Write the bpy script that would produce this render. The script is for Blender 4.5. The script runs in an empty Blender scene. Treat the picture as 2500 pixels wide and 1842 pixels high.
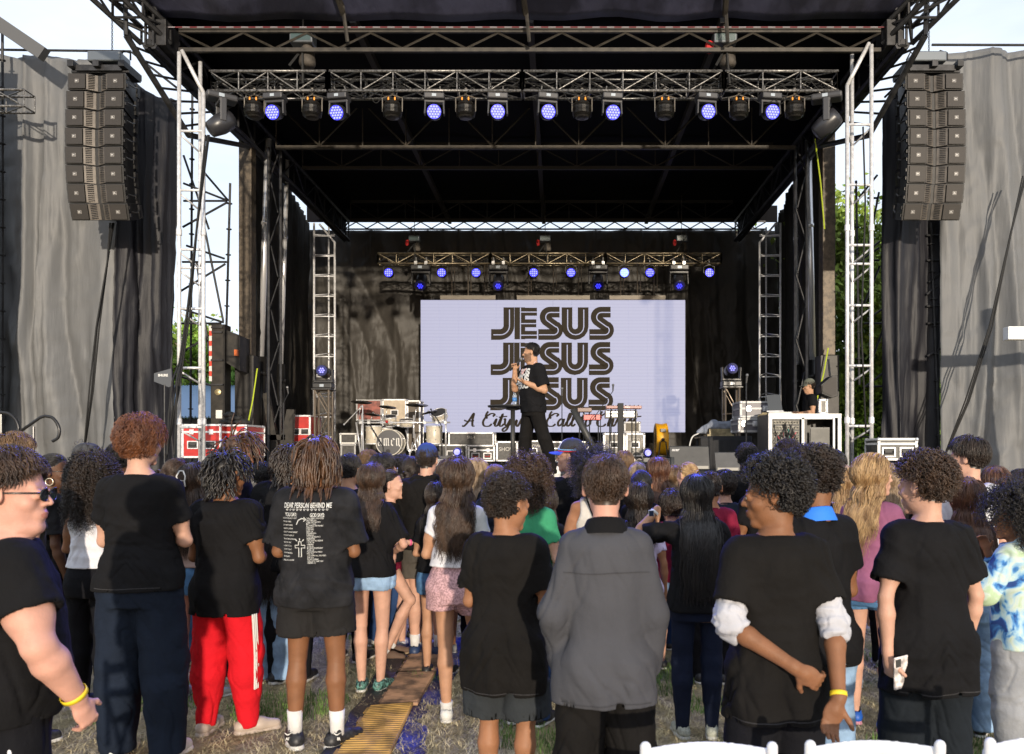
import bpy, math, random
import numpy as np
from mathutils import Vector, Matrix
random.seed(7); rng = np.random.default_rng(11)
sc = bpy.context.scene
COL = sc.collection
R = math.radians
# ------------------------------------------------------------------ camera
PX, PY, F = 1365.0, 1100.0, 2000.0          # eye line of the 2500 px wide photo, focal length in px
EYE = 1.70
cam_d = bpy.data.cameras.new("camera")
cam = bpy.data.objects.new("camera", cam_d); COL.objects.link(cam)
cam.location = (0, 0, EYE); cam.rotation_euler = (R(90), 0, 0)
cam_d.sensor_width = 36; cam_d.lens = F / 2500 * 36
cam_d.shift_x = -(PX - 1250) / 2500; cam_d.shift_y = (PY - 921) / 2500
cam_d.clip_start = 0.1; cam_d.clip_end = 2000
cam_d.dof.use_dof = True; cam_d.dof.focus_distance = 11.0; cam_d.dof.aperture_fstop = 5.0
sc.camera = cam
def P(px, py, d):
 return Vector(((px - PX) * d / F, d, EYE + (PY - py) * d / F))
def X(px, d): return (px - PX) * d / F
def Z(py, d): return EYE + (PY - py) * d / F
# ------------------------------------------------------------------ world and sun
SUN_EL, SUN_AZ = 5.9, 11.0                  # the sun stands behind the camera, a little to the right
w = bpy.data.worlds.new("World"); sc.world = w; w.use_nodes = True
nt = w.node_tree; nt.nodes.clear()
out = nt.nodes.new("ShaderNodeOutputWorld"); bg = nt.nodes.new("ShaderNodeBackground")
sky = nt.nodes.new("ShaderNodeTexSky"); sky.sky_type = 'NISHITA'; sky.sun_disc = False
sky.sun_elevation = R(SUN_EL); sky.sun_rotation = R(180 - SUN_AZ)
sky.air_density = 1.0; sky.dust_density = 2.0; sky.ozone_density = 1.5
tc = nt.nodes.new("ShaderNodeTexCoord"); mp = nt.nodes.new("ShaderNodeMapping")
mp.inputs['Scale'].default_value = (1.2, 1.2, 4.0)
nz = nt.nodes.new("ShaderNodeTexNoise"); nz.inputs['Scale'].default_value = 1.6
nz.inputs['Detail'].default_value = 7; nz.inputs['Roughness'].default_value = 0.55
rp = nt.nodes.new("ShaderNodeValToRGB")
rp.color_ramp.elements[0].position = 0.38; rp.color_ramp.elements[0].color = (0.62, 0.62, 0.62, 1)
rp.color_ramp.elements[1].position = 0.68; rp.color_ramp.elements[1].color = (0.92, 0.92, 0.92, 1)
mx = nt.nodes.new("ShaderNodeMixRGB"); mx.inputs[2].default_value = (5.6, 6.05, 6.9, 1)
nt.links.new(tc.outputs['Generated'], mp.inputs[0]); nt.links.new(mp.outputs[0], nz.inputs[0])
nt.links.new(nz.outputs[0], rp.inputs[0]); nt.links.new(rp.outputs[0], mx.inputs[0])
nt.links.new(sky.outputs[0], mx.inputs[1]); nt.links.new(mx.outputs[0], bg.inputs[0])
bg.inputs[1].default_value = 0.155
nt.links.new(bg.outputs[0], out.inputs[0])
sd = bpy.data.lights.new("sun", 'SUN'); sd.energy = 3.2; sd.angle = R(1.0); sd.color = (1.0, 0.87, 0.70)
sun = bpy.data.objects.new("sun", sd); COL.objects.link(sun)
LIGHT_DIR = Vector((-math.sin(R(SUN_AZ)) * math.cos(R(SUN_EL)), math.cos(R(SUN_AZ)) * math.cos(R(SUN_EL)), -math.sin(R(SUN_EL))))
sun.rotation_euler = LIGHT_DIR.to_track_quat('-Z', 'Y').to_euler()
sc.view_settings.view_transform = 'Standard'; sc.view_settings.look = 'None'
sc.view_settings.exposure = 0.5; sc.view_settings.gamma = 1
sc.cycles.max_bounces = 6; sc.cycles.diffuse_bounces = 3; sc.cycles.transparent_max_bounces = 6
# ------------------------------------------------------------------ materials
def principled(name):
 m = bpy.data.materials.new(name); m.use_nodes = True
 nt = m.node_tree; b = nt.nodes['Principled BSDF']
 return m, nt, b
def mat(name, col, rough=0.6, metal=0.0, var=0.0, vscale=8.0, bump=0.0, bscale=60.0, sheen=0.0, stretch=None,
  emit=None, estr=0.0, spec=None, col2=None, ramp=(0.4, 0.6), detail=4, coat=0.0, sss=0.0):
 m, nt, b = principled(name)
 L = nt.links
 b.inputs['Base Color'].default_value = (*col, 1); b.inputs['Roughness'].default_value = rough
 b.inputs['Metallic'].default_value = metal
 if spec is not None: b.inputs['Specular IOR Level'].default_value = spec
 if sheen: b.inputs['Sheen Weight'].default_value = sheen; b.inputs['Sheen Roughness'].default_value = 0.5
 if coat: b.inputs['Coat Weight'].default_value = coat
 if sss:
  b.inputs['Subsurface Weight'].default_value = sss
  b.inputs['Subsurface Radius'].default_value = (0.012, 0.005, 0.003)
 if emit: b.inputs['Emission Color'].default_value = (*emit, 1); b.inputs['Emission Strength'].default_value = estr
 tc = nt.nodes.new("ShaderNodeTexCoord"); src = tc.outputs['Object']
 if stretch:
  mp = nt.nodes.new("ShaderNodeMapping"); mp.inputs['Scale'].default_value = stretch
  L.new(src, mp.inputs[0]); src = mp.outputs[0]
 if var or col2:
  n = nt.nodes.new("ShaderNodeTexNoise"); n.inputs['Scale'].default_value = vscale; n.inputs['Detail'].default_value = detail
  L.new(src, n.inputs[0])
  r = nt.nodes.new("ShaderNodeValToRGB")
  c2 = col2 if col2 else tuple(min(1, c * (1 + var)) for c in col)
  c1 = col if col2 else tuple(c * (1 - var) for c in col)
  r.color_ramp.elements[0].position = ramp[0]; r.color_ramp.elements[0].color = (*c1, 1)
  r.color_ramp.elements[1].position = ramp[1]; r.color_ramp.elements[1].color = (*c2, 1)
  L.new(n.outputs[0], r.inputs[0]); L.new(r.outputs[0], b.inputs['Base Color'])
 if bump:
  n = nt.nodes.new("ShaderNodeTexNoise"); n.inputs['Scale'].default_value = bscale; n.inputs['Detail'].default_value = 4
  L.new(src, n.inputs[0])
  bp = nt.nodes.new("ShaderNodeBump"); bp.inputs['Strength'].default_value = bump; bp.inputs['Distance'].default_value = 0.02
  L.new(n.outputs[0], bp.inputs['Height']); L.new(bp.outputs[0], b.inputs['Normal'])
 return m
MATS = {}
def M(key, *a, **k):
 if key not in MATS: MATS[key] = mat(key, *a, **k)
 return MATS[key]
# ------------------------------------------------------------------ mesh helpers
class MB:
 """collects shapes into one mesh"""
 def __init__(self): self.v = []; self.f = []; self.n = 0; self.mi = []
 def add(self, verts, faces, mi=0):
  verts = np.asarray(verts, dtype=np.float64).reshape(-1, 3)
  self.v.append(verts)
  for f in faces: self.f.append([i + self.n for i in f]); self.mi.append(mi)
  self.n += len(verts); return self
 def box(self, c, s, rot=None, mi=0):
  h = np.array(s) / 2.0
  v = np.array([[x, y, z] for x in (-1, 1) for y in (-1, 1) for z in (-1, 1)]) * h
  if rot is not None: v = v @ np.array(rot).T
  v = v + np.array(c)
  return self.add(v, [[0, 1, 3, 2], [4, 6, 7, 5], [0, 4, 5, 1], [2, 3, 7, 6], [0, 2, 6, 4], [1, 5, 7, 3]], mi)
 def bbox(self, x0, x1, y0, y1, z0, z1, mi=0):
  return self.box(((x0 + x1) / 2, (y0 + y1) / 2, (z0 + z1) / 2), (abs(x1 - x0), abs(y1 - y0), abs(z1 - z0)), mi=mi)
 def tube(self, p0, p1, r0, r1=None, n=8, mi=0, cap=True):
  r1 = r0 if r1 is None else r1
  p0 = np.array(p0, float); p1 = np.array(p1, float); d = p1 - p0; L = np.linalg.norm(d)
  if L < 1e-9: return self
  d /= L; a = np.array([0, 0, 1.0]) if abs(d[2]) < .9 else np.array([1.0, 0, 0])
  u = np.cross(d, a); u /= np.linalg.norm(u); w_ = np.cross(d, u)
  t = np.arange(n) * 2 * math.pi / n
  ring = np.cos(t)[:, None] * u + np.sin(t)[:, None] * w_
  v = np.vstack([p0 + ring * r0, p1 + ring * r1])
  fs = [[i, (i + 1) % n, n + (i + 1) % n, n + i] for i in range(n)]
  if cap: fs += [list(range(n))[::-1], list(range(n, 2 * n))]
  return self.add(v, fs, mi)
 def path(self, pts, r, n=6, mi=0, closed=False):
  pts = [np.array(p, float) for p in pts]; m = len(pts)
  rs = r if hasattr(r, '__len__') else [r] * m
  vs = []; up = None
  for i, p in enumerate(pts):
   a = pts[i - 1] if (i > 0 or closed) else p
   b = pts[(i + 1) % m] if (i < m - 1 or closed) else p
   d = b - a; d /= (np.linalg.norm(d) + 1e-12)
   if up is None:
    up = np.array([0, 0, 1.0]) if abs(d[2]) < .9 else np.array([1.0, 0, 0])
   u = np.cross(d, up); nu = np.linalg.norm(u)
   if nu < 1e-6: up = np.array([0.3, 0.9, 0.2]); u = np.cross(d, up); nu = np.linalg.norm(u)
   u /= nu; w_ = np.cross(u, d); up = w_
   for k in range(n):
    t = 2 * math.pi * k / n
    vs.append(p + (math.cos(t) * u + math.sin(t) * w_) * rs[i])
  fs = []
  for i in range(m if closed else m - 1):
   for k in range(n):
    j = (i + 1) % m
    fs.append([i * n + k, i * n + (k + 1) % n, j * n + (k + 1) % n, j * n + k])
  if not closed: fs += [list(range(n))[::-1], list(range((m - 1) * n, m * n))]
  return self.add(vs, fs, mi)
 def lathe(self, prof, c=(0, 0, 0), n=20, axis='z', mi=0, rot=None, cap=True):
  """prof = [(r, z)]"""
  t = np.arange(n) * 2 * math.pi / n; v = []
  for r, z in prof:
   for a in t: v.append((r * math.cos(a), r * math.sin(a), z))
  v = np.array(v)
  if axis == 'y': v = v[:, [0, 2, 1]]
  if axis == 'x': v = v[:, [2, 0, 1]]
  if rot is not None: v = v @ np.array(rot).T
  v = v + np.array(c); m = len(prof)
  fs = [[i * n + k, i * n + (k + 1) % n, (i + 1) * n + (k + 1) % n, (i + 1) * n + k] for i in range(m - 1) for k in range(n)]
  if cap: fs += [list(range(n))[::-1], list(range((m - 1) * n, m * n))]
  else: fs += [[(m - 1) * n + k, (m - 1) * n + (k + 1) % n, (k + 1) % n, k] for k in range(n)]
  return self.add(v, fs, mi)
 def sphere(self, c, r, n=12, mi=0, sc_=(1, 1, 1)):
  v = []; m = n // 2 + 1
  for i in range(1, m):
   th = math.pi * i / m
   for k in range(n):
    a = 2 * math.pi * k / n
    v.append((math.sin(th) * math.cos(a), math.sin(th) * math.sin(a), math.cos(th)))
  v.append((0, 0, 1)); v.append((0, 0, -1)); v = np.array(v) * r * np.array(sc_) + np.array(c)
  fs = [[i * n + k, (i + 1) * n + k, (i + 1) * n + (k + 1) % n, i * n + (k + 1) % n] for i in range(m - 2) for k in range(n)]
  T = (m - 1) * n
  fs += [[T, k, (k + 1) % n] for k in range(n)] + [[T + 1, (m - 2) * n + (k + 1) % n, (m - 2) * n + k] for k in range(n)]
  return self.add(v, fs, mi)
 def poly(self, pts, thick_vec, mi=0):
  """extrude a planar polygon by a vector"""
  pts = np.array(pts, float); n = len(pts); v = np.vstack([pts, pts + np.array(thick_vec)])
  return self.add(v, [list(range(n))[::-1], list(range(n, 2 * n))] + [[i, (i + 1) % n, n + (i + 1) % n, n + i] for i in range(n)], mi)
 def build_each(self, name, mats, parent=None, smooth=False, bevel=0.0):
  """every added shape becomes a part of its own"""
  st = np.cumsum([0] + [len(v) for v in self.v]); out = []
  for k, v in enumerate(self.v):
   b = MB(); b.add(v, [[i - st[k] for i in f] for f in self.f if st[k] <= f[0] < st[k + 1]]); out.append(b.build(name, mats, parent, smooth, bevel=bevel))
  return out
 def build(self, name, mats, parent=None, smooth=False, loc=None, bevel=0.0):
  me = bpy.data.meshes.new(name)
  V = np.vstack(self.v) if self.v else np.zeros((0, 3))
  me.from_pydata(V.tolist(), [], self.f)
  if not isinstance(mats, (list, tuple)): mats = [mats]
  for m in mats: me.materials.append(m)
  if len(mats) > 1: me.polygons.foreach_set('material_index', self.mi)
  if smooth: me.polygons.foreach_set('use_smooth', [True] * len(me.polygons))
  me.update()
  o = bpy.data.objects.new(name, me); COL.objects.link(o)
  if parent is not None: o.parent = parent
  if loc is not None: o.location = loc
  if bevel:
   bm = o.modifiers.new('bevel', 'BEVEL'); bm.width = bevel; bm.segments = 2; bm.limit_method = 'ANGLE'
  return o
def np_mesh(name, V, Q, mats, parent=None, smooth=True, mi=None, nside=4):
 """fast mesh from numpy arrays of vertices and quads or triangles"""
 me = bpy.data.meshes.new(name)
 me.vertices.add(len(V)); me.vertices.foreach_set('co', np.ascontiguousarray(V, dtype=np.float32).ravel())
 me.loops.add(Q.size); me.loops.foreach_set('vertex_index', np.ascontiguousarray(Q, dtype=np.int32).ravel())
 me.polygons.add(len(Q)); me.polygons.foreach_set('loop_start', np.arange(0, Q.size, nside, dtype=np.int32))
 if not isinstance(mats, (list, tuple)): mats = [mats]
 for m in mats: me.materials.append(m)
 if mi is not None: me.polygons.foreach_set('material_index', np.ascontiguousarray(mi, dtype=np.int32))
 me.polygons.foreach_set('use_smooth', np.full(len(Q), bool(smooth)))
 me.update(calc_edges=True); me.validate()
 o = bpy.data.objects.new(name, me); COL.objects.link(o)
 if parent is not None: o.parent = parent
 return o
def tag(o, label=None, cat=None, group=None, kind=None):
 if label: o['label'] = label
 if cat: o['category'] = cat
 if group: o['group'] = group
 if kind: o['kind'] = kind
 return o
def thing(name, label, cat, loc=(0, 0, 0), rz=0.0, group=None):
 o = bpy.data.objects.new(name, None); COL.objects.link(o); o.empty_display_size = 0.2
 o.location = loc; o.rotation_euler = (0, 0, rz)
 return tag(o, label, cat, group)
def dup(o, label=None, loc=None, rz=None, parent=None, group=None):
 c = o.copy(); COL.objects.link(c)
 if parent is not None: c.parent = parent
 if loc is not None: c.location = loc
 if rz is not None: c.rotation_euler = (0, 0, rz)
 if label: c['label'] = label
 if group: c['group'] = group
 for ch in list(o.children): dup(ch, parent=c)
 return c
_font_cache = {}
def text_tris(s, size=1.0, align='CENTER', bold=0.0, shear=0.0, spacing=1.0):
 """text as flat triangles in the x-z plane, returns verts (N,3), faces"""
 cu = bpy.data.curves.new('t', 'FONT'); cu.body = s; cu.size = size; cu.align_x = align
 cu.align_y = 'CENTER'; cu.offset = bold; cu.shear = shear; cu.space_character = spacing
 o = bpy.data.objects.new('t', cu); COL.objects.link(o)
 bpy.context.view_layer.update()
 me = bpy.data.meshes.new_from_object(o)
 V = np.zeros(len(me.vertices) * 3); me.vertices.foreach_get('co', V); V = V.reshape(-1, 3)
 fs = [list(p.vertices) for p in me.polygons]
 bpy.data.objects.remove(o); bpy.data.curves.remove(cu); bpy.data.meshes.remove(me)
 return V[:, [0, 2, 1]] * np.array([1, 1, 1.0]), fs
def stroke_verts(pts, w, cap=0.0):
 """thick flat stroke in 2-D along a polyline, returns verts (2 per point) and quads"""
 pts = np.array(pts, float); n = len(pts)
 ws = np.array(w if hasattr(w, '__len__') else [w] * n)
 t = np.gradient(pts, axis=0); t /= np.linalg.norm(t, axis=1)[:, None] + 1e-12
 nn = np.stack([-t[:, 1], t[:, 0]], 1)
 V = np.empty((2 * n, 2)); V[0::2] = pts + nn * ws[:, None] / 2; V[1::2] = pts - nn * ws[:, None] / 2
 return V, [[2 * i, 2 * i + 1, 2 * i + 3, 2 * i + 2] for i in range(n - 1)]
def catmull(pts, k=8):
 pts = np.array(pts, float); out = []
 Pp = np.vstack([2 * pts[0] - pts[1], pts, 2 * pts[-1] - pts[-2]])
 for i in range(1, len(Pp) - 2):
  for t in np.arange(k) / k:
   p0, p1, p2, p3 = Pp[i - 1:i + 3]
   out.append(.5 * ((2 * p1) + (-p0 + p2) * t + (2 * p0 - 5 * p1 + 4 * p2 - p3) * t * t + (-p0 + 3 * p1 - 3 * p2 + p3) * t ** 3))
 out.append(pts[-1]); return np.array(out)
# ================================================================== signed distance bodies
def vnoise(p, seed=0):
 """smooth value noise, p (...,3)"""
 pi = np.floor(p).astype(np.int64); pf = p - pi; u = pf * pf * (3 - 2 * pf); res = 0
 def h(ix, iy, iz):
  n = (ix * 374761393 + iy * 668265263 + iz * 2147483647 + seed * 1274126177) & 0xffffffff
  n = ((n ^ (n >> 13)) * 1274126177) & 0xffffffff
  return ((n ^ (n >> 16)) & 0xffff) / 32767.5 - 1.0
 for dx in (0, 1):
  for dy in (0, 1):
   for dz in (0, 1):
    wgt = (u[..., 0] if dx else 1 - u[..., 0]) * (u[..., 1] if dy else 1 - u[..., 1]) * (u[..., 2] if dz else 1 - u[..., 2])
    res = res + wgt * h(pi[..., 0] + dx, pi[..., 1] + dy, pi[..., 2] + dz)
 return res
class Field:
 def __init__(s, lo, hi, h):
  s.lo = np.array(lo, float); s.h = h
  s.n = np.ceil((np.array(hi) - s.lo) / h).astype(int) + 1
  s.ax = [s.lo[i] + h * np.arange(s.n[i], dtype=np.float32) for i in range(3)]
  s.D = np.ones(s.n, dtype=np.float32)
 def _sub(s, lo, hi, m):
  a = np.clip(np.floor((np.array(lo) - m - s.lo) / s.h).astype(int), 0, s.n)
  b = np.clip(np.ceil((np.array(hi) + m - s.lo) / s.h).astype(int) + 1, 0, s.n)
  if np.any(b <= a): return None
  sl = tuple(slice(a[i], b[i]) for i in range(3))
  x = s.ax[0][sl[0]][:, None, None]; y = s.ax[1][sl[1]][None, :, None]; z = s.ax[2][sl[2]][None, None, :]
  return sl, x, y, z
 def comb(s, sl, d, k, op):
  A = s.D[sl]
  if op == 'sub': d = -d
  if op == 'add':
   if k > 0:
    hh = np.clip(.5 + .5 * (A - d) / k, 0, 1); s.D[sl] = A + (d - A) * hh - k * hh * (1 - hh)
    s.D[sl] = np.where(A > .9, d, s.D[sl])
   else: s.D[sl] = np.minimum(A, d)
  else:
   if k > 0:
    hh = np.clip(.5 + .5 * (d - A) / k, 0, 1); s.D[sl] = A + (d - A) * hh + k * hh * (1 - hh)
   else: s.D[sl] = np.maximum(A, d)
 def cone(s, a, b, ra, rb, k=.02, op='add', flat=False, sq=None):
  a = np.array(a, float); b = np.array(b, float); r = max(ra, rb)
  q = s._sub(np.minimum(a, b) - r, np.maximum(a, b) + r, k + 3 * s.h + .01)
  if q is None: return s
  sl, x, y, z = q; d = b - a; L2 = float(d @ d) + 1e-12
  px, py, pz = x - a[0], y - a[1], z - a[2]
  t = (px * d[0] + py * d[1] + pz * d[2]) / L2; tc_ = np.clip(t, 0, 1)
  ex, ey, ez = px - tc_ * d[0], py - tc_ * d[1], pz - tc_ * d[2]
  if sq is not None: ex, ey, ez = ex / sq[0], ey / sq[1], ez / sq[2]
  D = np.sqrt(ex * ex + ey * ey + ez * ez) - (ra + (rb - ra) * tc_)
  if flat:
   L = math.sqrt(L2); D = np.maximum(D, (t - 1) * L)
   if flat == 2: D = np.maximum(D, -t * L)
  s.comb(sl, D.astype(np.float32), k, op); return s
 def ell(s, c, r, k=.02, op='add', rot=None):
  c = np.array(c, float); r = np.array(r, float); m = max(r)
  q = s._sub(c - m, c + m, k + 3 * s.h + .01)
  if q is None: return s
  sl, x, y, z = q; X_, Y_, Z_ = x - c[0], y - c[1], z - c[2]
  if rot is not None:
   Rm = np.array(rot)
   X_, Y_, Z_ = (X_ * Rm[0][0] + Y_ * Rm[1][0] + Z_ * Rm[2][0], X_ * Rm[0][1] + Y_ * Rm[1][1] + Z_ * Rm[2][1], X_ * Rm[0][2] + Y_ * Rm[1][2] + Z_ * Rm[2][2])
  k0 = np.sqrt((X_ / r[0]) ** 2 + (Y_ / r[1]) ** 2 + (Z_ / r[2]) ** 2)
  k1 = np.sqrt((X_ / r[0] ** 2) ** 2 + (Y_ / r[1] ** 2) ** 2 + (Z_ / r[2] ** 2) ** 2) + 1e-9
  s.comb(sl, (k0 * (k0 - 1) / k1).astype(np.float32), k, op); return s
 def prof(s, zs, a, b, cy, k=.03, e=2.3, op='add', fn=None, cx=None):
  """stack of superellipse sections; zs ascending"""
  zs = np.array(zs, float); A = np.array(a, float); m = max(A.max(), max(b))
  cx = np.zeros(len(zs)) if cx is None else np.array(cx, float)
  q = s._sub((-m + cx.min(), -m + min(cy), zs[0]), (m + cx.max(), m + max(cy), zs[-1]), k + 3 * s.h + .02)
  if q is None: return s
  sl, x, y, z = q; zz = z[0, 0, :]
  def ip(v):
   return np.interp(zz, zs, v)
  aa = ip(A)[None, None, :]; bb = ip(b)[None, None, :]; cc = ip(cy)[None, None, :]; cxx = ip(cx)[None, None, :]
  X_ = np.abs(x - cxx); Y_ = np.abs(y - cc)
  rr = ((X_ / aa) ** e + (Y_ / bb) ** e) ** (1 / e)
  th = np.arctan2(y - cc, x - cxx)
  rad = np.sqrt((aa * np.cos(th)) ** 2 + (bb * np.sin(th)) ** 2)
  D = (rr - 1) * rad * .9
  if fn is not None: D = D + fn(th, zz[None, None, :])
  D = np.maximum(D, np.maximum(zs[0] - z, z - zs[-1]))
  s.comb(sl, D.astype(np.float32), k, op); return s
 def plane(s, p, n, k=0):
  """keep the side opposite to n"""
  p = np.array(p, float); n = np.array(n, float); n /= np.linalg.norm(n)
  D = (s.ax[0][:, None, None] - p[0]) * n[0] + (s.ax[1][None, :, None] - p[1]) * n[1] + (s.ax[2][None, None, :] - p[2]) * n[2]
  s.D = np.maximum(s.D, D.astype(np.float32)); return s
 def mesh(s):
  D = s.D
  D[0], D[-1] = 1, 1; D[:, 0], D[:, -1] = 1, 1; D[:, :, 0], D[:, :, -1] = 1, 1
  N = D < 0
  c = [N[i:N.shape[0] - 1 + i, j:N.shape[1] - 1 + j, k:N.shape[2] - 1 + k] for i in (0, 1) for j in (0, 1) for k in (0, 1)]
  anyn = c[0].copy(); alln = c[0].copy()
  for q in c[1:]: anyn |= q; alln &= q
  act = anyn & ~alln; idx = np.argwhere(act)
  if len(idx) == 0: return np.zeros((0, 3)), np.zeros((0, 4), int)
  vid = np.full(act.shape, -1, np.int32); vid[act] = np.arange(len(idx))
  vals = np.stack([D[idx[:, 0] + i, idx[:, 1] + j, idx[:, 2] + k] for i in (0, 1) for j in (0, 1) for k in (0, 1)], 1)
  cor = np.array([(i, j, k) for i in (0, 1) for j in (0, 1) for k in (0, 1)], float)
  acc = np.zeros((len(idx), 3)); cnt = np.zeros(len(idx))
  for a_ in range(8):
   for b_ in range(a_ + 1, 8):
    if np.abs(cor[a_] - cor[b_]).sum() != 1: continue
    va, vb = vals[:, a_], vals[:, b_]; m = (va < 0) != (vb < 0)
    t = np.where(m, va / (va - vb + 1e-20), 0)
    acc += m[:, None] * (cor[a_] + t[:, None] * (cor[b_] - cor[a_])); cnt += m
  V = s.lo + (idx + acc / cnt[:, None]) * s.h
  Q = []
  for axn in range(3):
   sh = [slice(1, -1)] * 3; sh[axn] = slice(0, -1)
   A = N[tuple(sh)]; sh2 = list(sh); sh2[axn] = slice(1, None); B = N[tuple(sh2)]
   for flip in (0, 1):
    e = np.argwhere((A & ~B) if not flip else (~A & B))
    if len(e) == 0: continue
    off = [1, 1, 1]; off[axn] = 0; e = e + np.array(off)
    u, v = [(1, 2), (2, 0), (0, 1)][axn]
    def cell(du, dv):
     q = e.copy(); q[:, u] -= du; q[:, v] -= dv; return vid[q[:, 0], q[:, 1], q[:, 2]]
    quad = np.stack([cell(1, 1), cell(0, 1), cell(0, 0), cell(1, 0)], 1)
    if flip: quad = quad[:, ::-1]
    Q.append(quad)
  return V, np.vstack(Q)
def vert_normals(V, Q):
 fn = np.cross(V[Q[:, 2]] - V[Q[:, 0]], V[Q[:, 3]] - V[Q[:, 1]])
 N = np.zeros_like(V)
 for i in range(4): np.add.at(N, Q[:, i], fn)
 return N / (np.linalg.norm(N, axis=1)[:, None] + 1e-12)
def smooth_mesh(V, Q, it=1, lam=.5):
 for _ in range(it):
  S = np.zeros_like(V); C = np.zeros(len(V))
  for i in range(4):
   a, b = Q[:, i], Q[:, (i + 1) % 4]
   np.add.at(S, a, V[b]); np.add.at(C, a, 1); np.add.at(S, b, V[a]); np.add.at(C, b, 1)
  V = V + lam * (S / np.maximum(C, 1)[:, None] - V)
 return V
# ------------------------------------------------------------------ people materials
def skin_mat(key, col):
 return M('skin_' + key, col, rough=.55, var=.07, vscale=16, bump=.12, bscale=180, sss=0.04, spec=.3, detail=8)
SK = {
 'fair': (.50, .285, .205), 'pink': (.54, .285, .215), 'tan': (.40, .215, .13), 'olive': (.42, .235, .14),
 'brown': (.20, .088, .042), 'mid': (.29, .135, .07), 'dark': (.095, .042, .022)}
def lip_mat(key):
 c = SK[key]; return M('lip_' + key, (c[0] * .82, c[1] * .62, c[2] * .62), rough=.4)
def hair_mat(key, col, c2=None):
 return M('hair_' + key, col, rough=.42, col2=c2 or tuple(min(1, c * 1.9 + .004) for c in col), vscale=26, ramp=(.35, .7), stretch=(1, 1, .35), spec=.5)
HC = {'black': ((.006, .005, .005), (.018, .014, .012)), 'dark': ((.011, .007, .005), (.032, .019, .012)),
  'brown': ((.024, .013, .008), (.068, .037, .021)), 'light': ((.08, .045, .022), (.20, .12, .06)),
  'blond': ((.20, .11, .045), (.50, .33, .16)), 'red': ((.07, .022, .009), (.20, .070, .024)),
  'locs': ((.020, .010, .006), (.10, .045, .018)), 'ash': ((.17, .11, .06), (.42, .31, .20)), 'auburn': ((.05, .018, .010), (.13, .055, .026))}
def hm(key): return hair_mat(key, *HC[key])
def cloth(key, col, var=.12, vscale=5, rough=.88, bump=.25, **k):
 return M('cloth_' + key, col, rough=rough, var=var, vscale=vscale, bump=bump, bscale=35, sheen=k.pop('sheen', 0), spec=.13, **k)
# ------------------------------------------------------------------ poses, in metres for a 1.75 m body facing +y; right side is +x
ARM = {
 'down': ((.205, -.02, 1.13), (.225, .05, .88)), 'loose': ((.215, -.035, 1.13), (.21, .10, .92)),
 'crossed': ((.208, .05, 1.14), (.02, .20, 1.16)), 'forward': ((.210, .0, 1.13), (.11, .22, 1.10)),
 'behind': ((.235, -.09, 1.13), (.05, -.185, .93)), 'pocket': ((.25, -.06, 1.12), (.2, .06, .93)),
 'phone': ((.215, .13, 1.19), (.10, .26, 1.40)), 'high': ((.24, .16, 1.33), (.13, .22, 1.58)),
 'pray': ((.21, .08, 1.15), (.05, .22, 1.27))}
HANDDIR = {'down': (0, .25, -1), 'loose': (-.1, .4, -1), 'crossed': (-1, .1, .2), 'forward': (-.6, .8, .1), 'behind': (-.8, -.1, -.6),
   'pocket': (-.5, .5, -1), 'phone': (-.3, .2, 1), 'high': (-.5, .3, 1), 'pray': (-.5, .4, .8)}
def norm(v): v = np.array(v, float); return v / (np.linalg.norm(v) + 1e-12)
def head_rot(yaw, pitch, roll=0):
 return np.array(Matrix.Rotation(yaw, 3, 'Z') @ Matrix.Rotation(pitch, 3, 'X') @ Matrix.Rotation(roll, 3, 'Y'))
def hand(f, w_, d, pn, s, curl=.35, f_=1.0, fingers=True, thumb=1.0):
 """w_ wrist, d finger direction, pn palm normal, s = side the thumb is on"""
 d = norm(d); pn = np.array(pn, float); pn = norm(pn - d * (pn @ d)); lat = np.cross(d, pn) * s
 rot = np.stack([lat, d, pn], 1)
 f.ell(w_ + d * .048 * f_, (.041 * f_, .052 * f_, .0165 * f_), .012, rot=rot)
 f.cone(w_ - d * .02 * f_, w_ + d * .03 * f_, .024 * f_, .024 * f_, .015)
 if not fingers:
  f.ell(w_ + d * .10 * f_ + pn * .02, (.036 * f_, .045 * f_, .016 * f_), .02, rot=rot); return
 for i, (o, L) in enumerate(((.029, .070), (.0098, .079), (-.0098, .074), (-.028, .058))):
  p = w_ + (d * .088 + lat * o) * f_; dd = d + lat * o * 2; dd = norm(dd); r = .0092 * f_
  for seg, (fr, ang) in enumerate(((.42, 55), (.32, 75), (.26, 50))):
   a = R(ang) * curl * (1 + .12 * i); dd = norm(dd * math.cos(a) + pn * math.sin(a))
   q = p + dd * L * fr * f_; f.cone(p, q, r, r * .92, .004 if seg else .008); p = q; r *= .92
 p = w_ + (d * .028 + lat * .03) * f_; dd = norm(d * .75 + lat * .85 + pn * .35); r = .0115 * f_
 for fr, a in ((.04, 0), (.032, .5)):
  dd = norm(dd * math.cos(a * curl) + norm(d + pn - lat * .6) * math.sin(a * curl)); q = p + dd * fr * f_ * thumb
  f.cone(p, q, r, r * .88, .008); p = q; r *= .88
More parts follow.
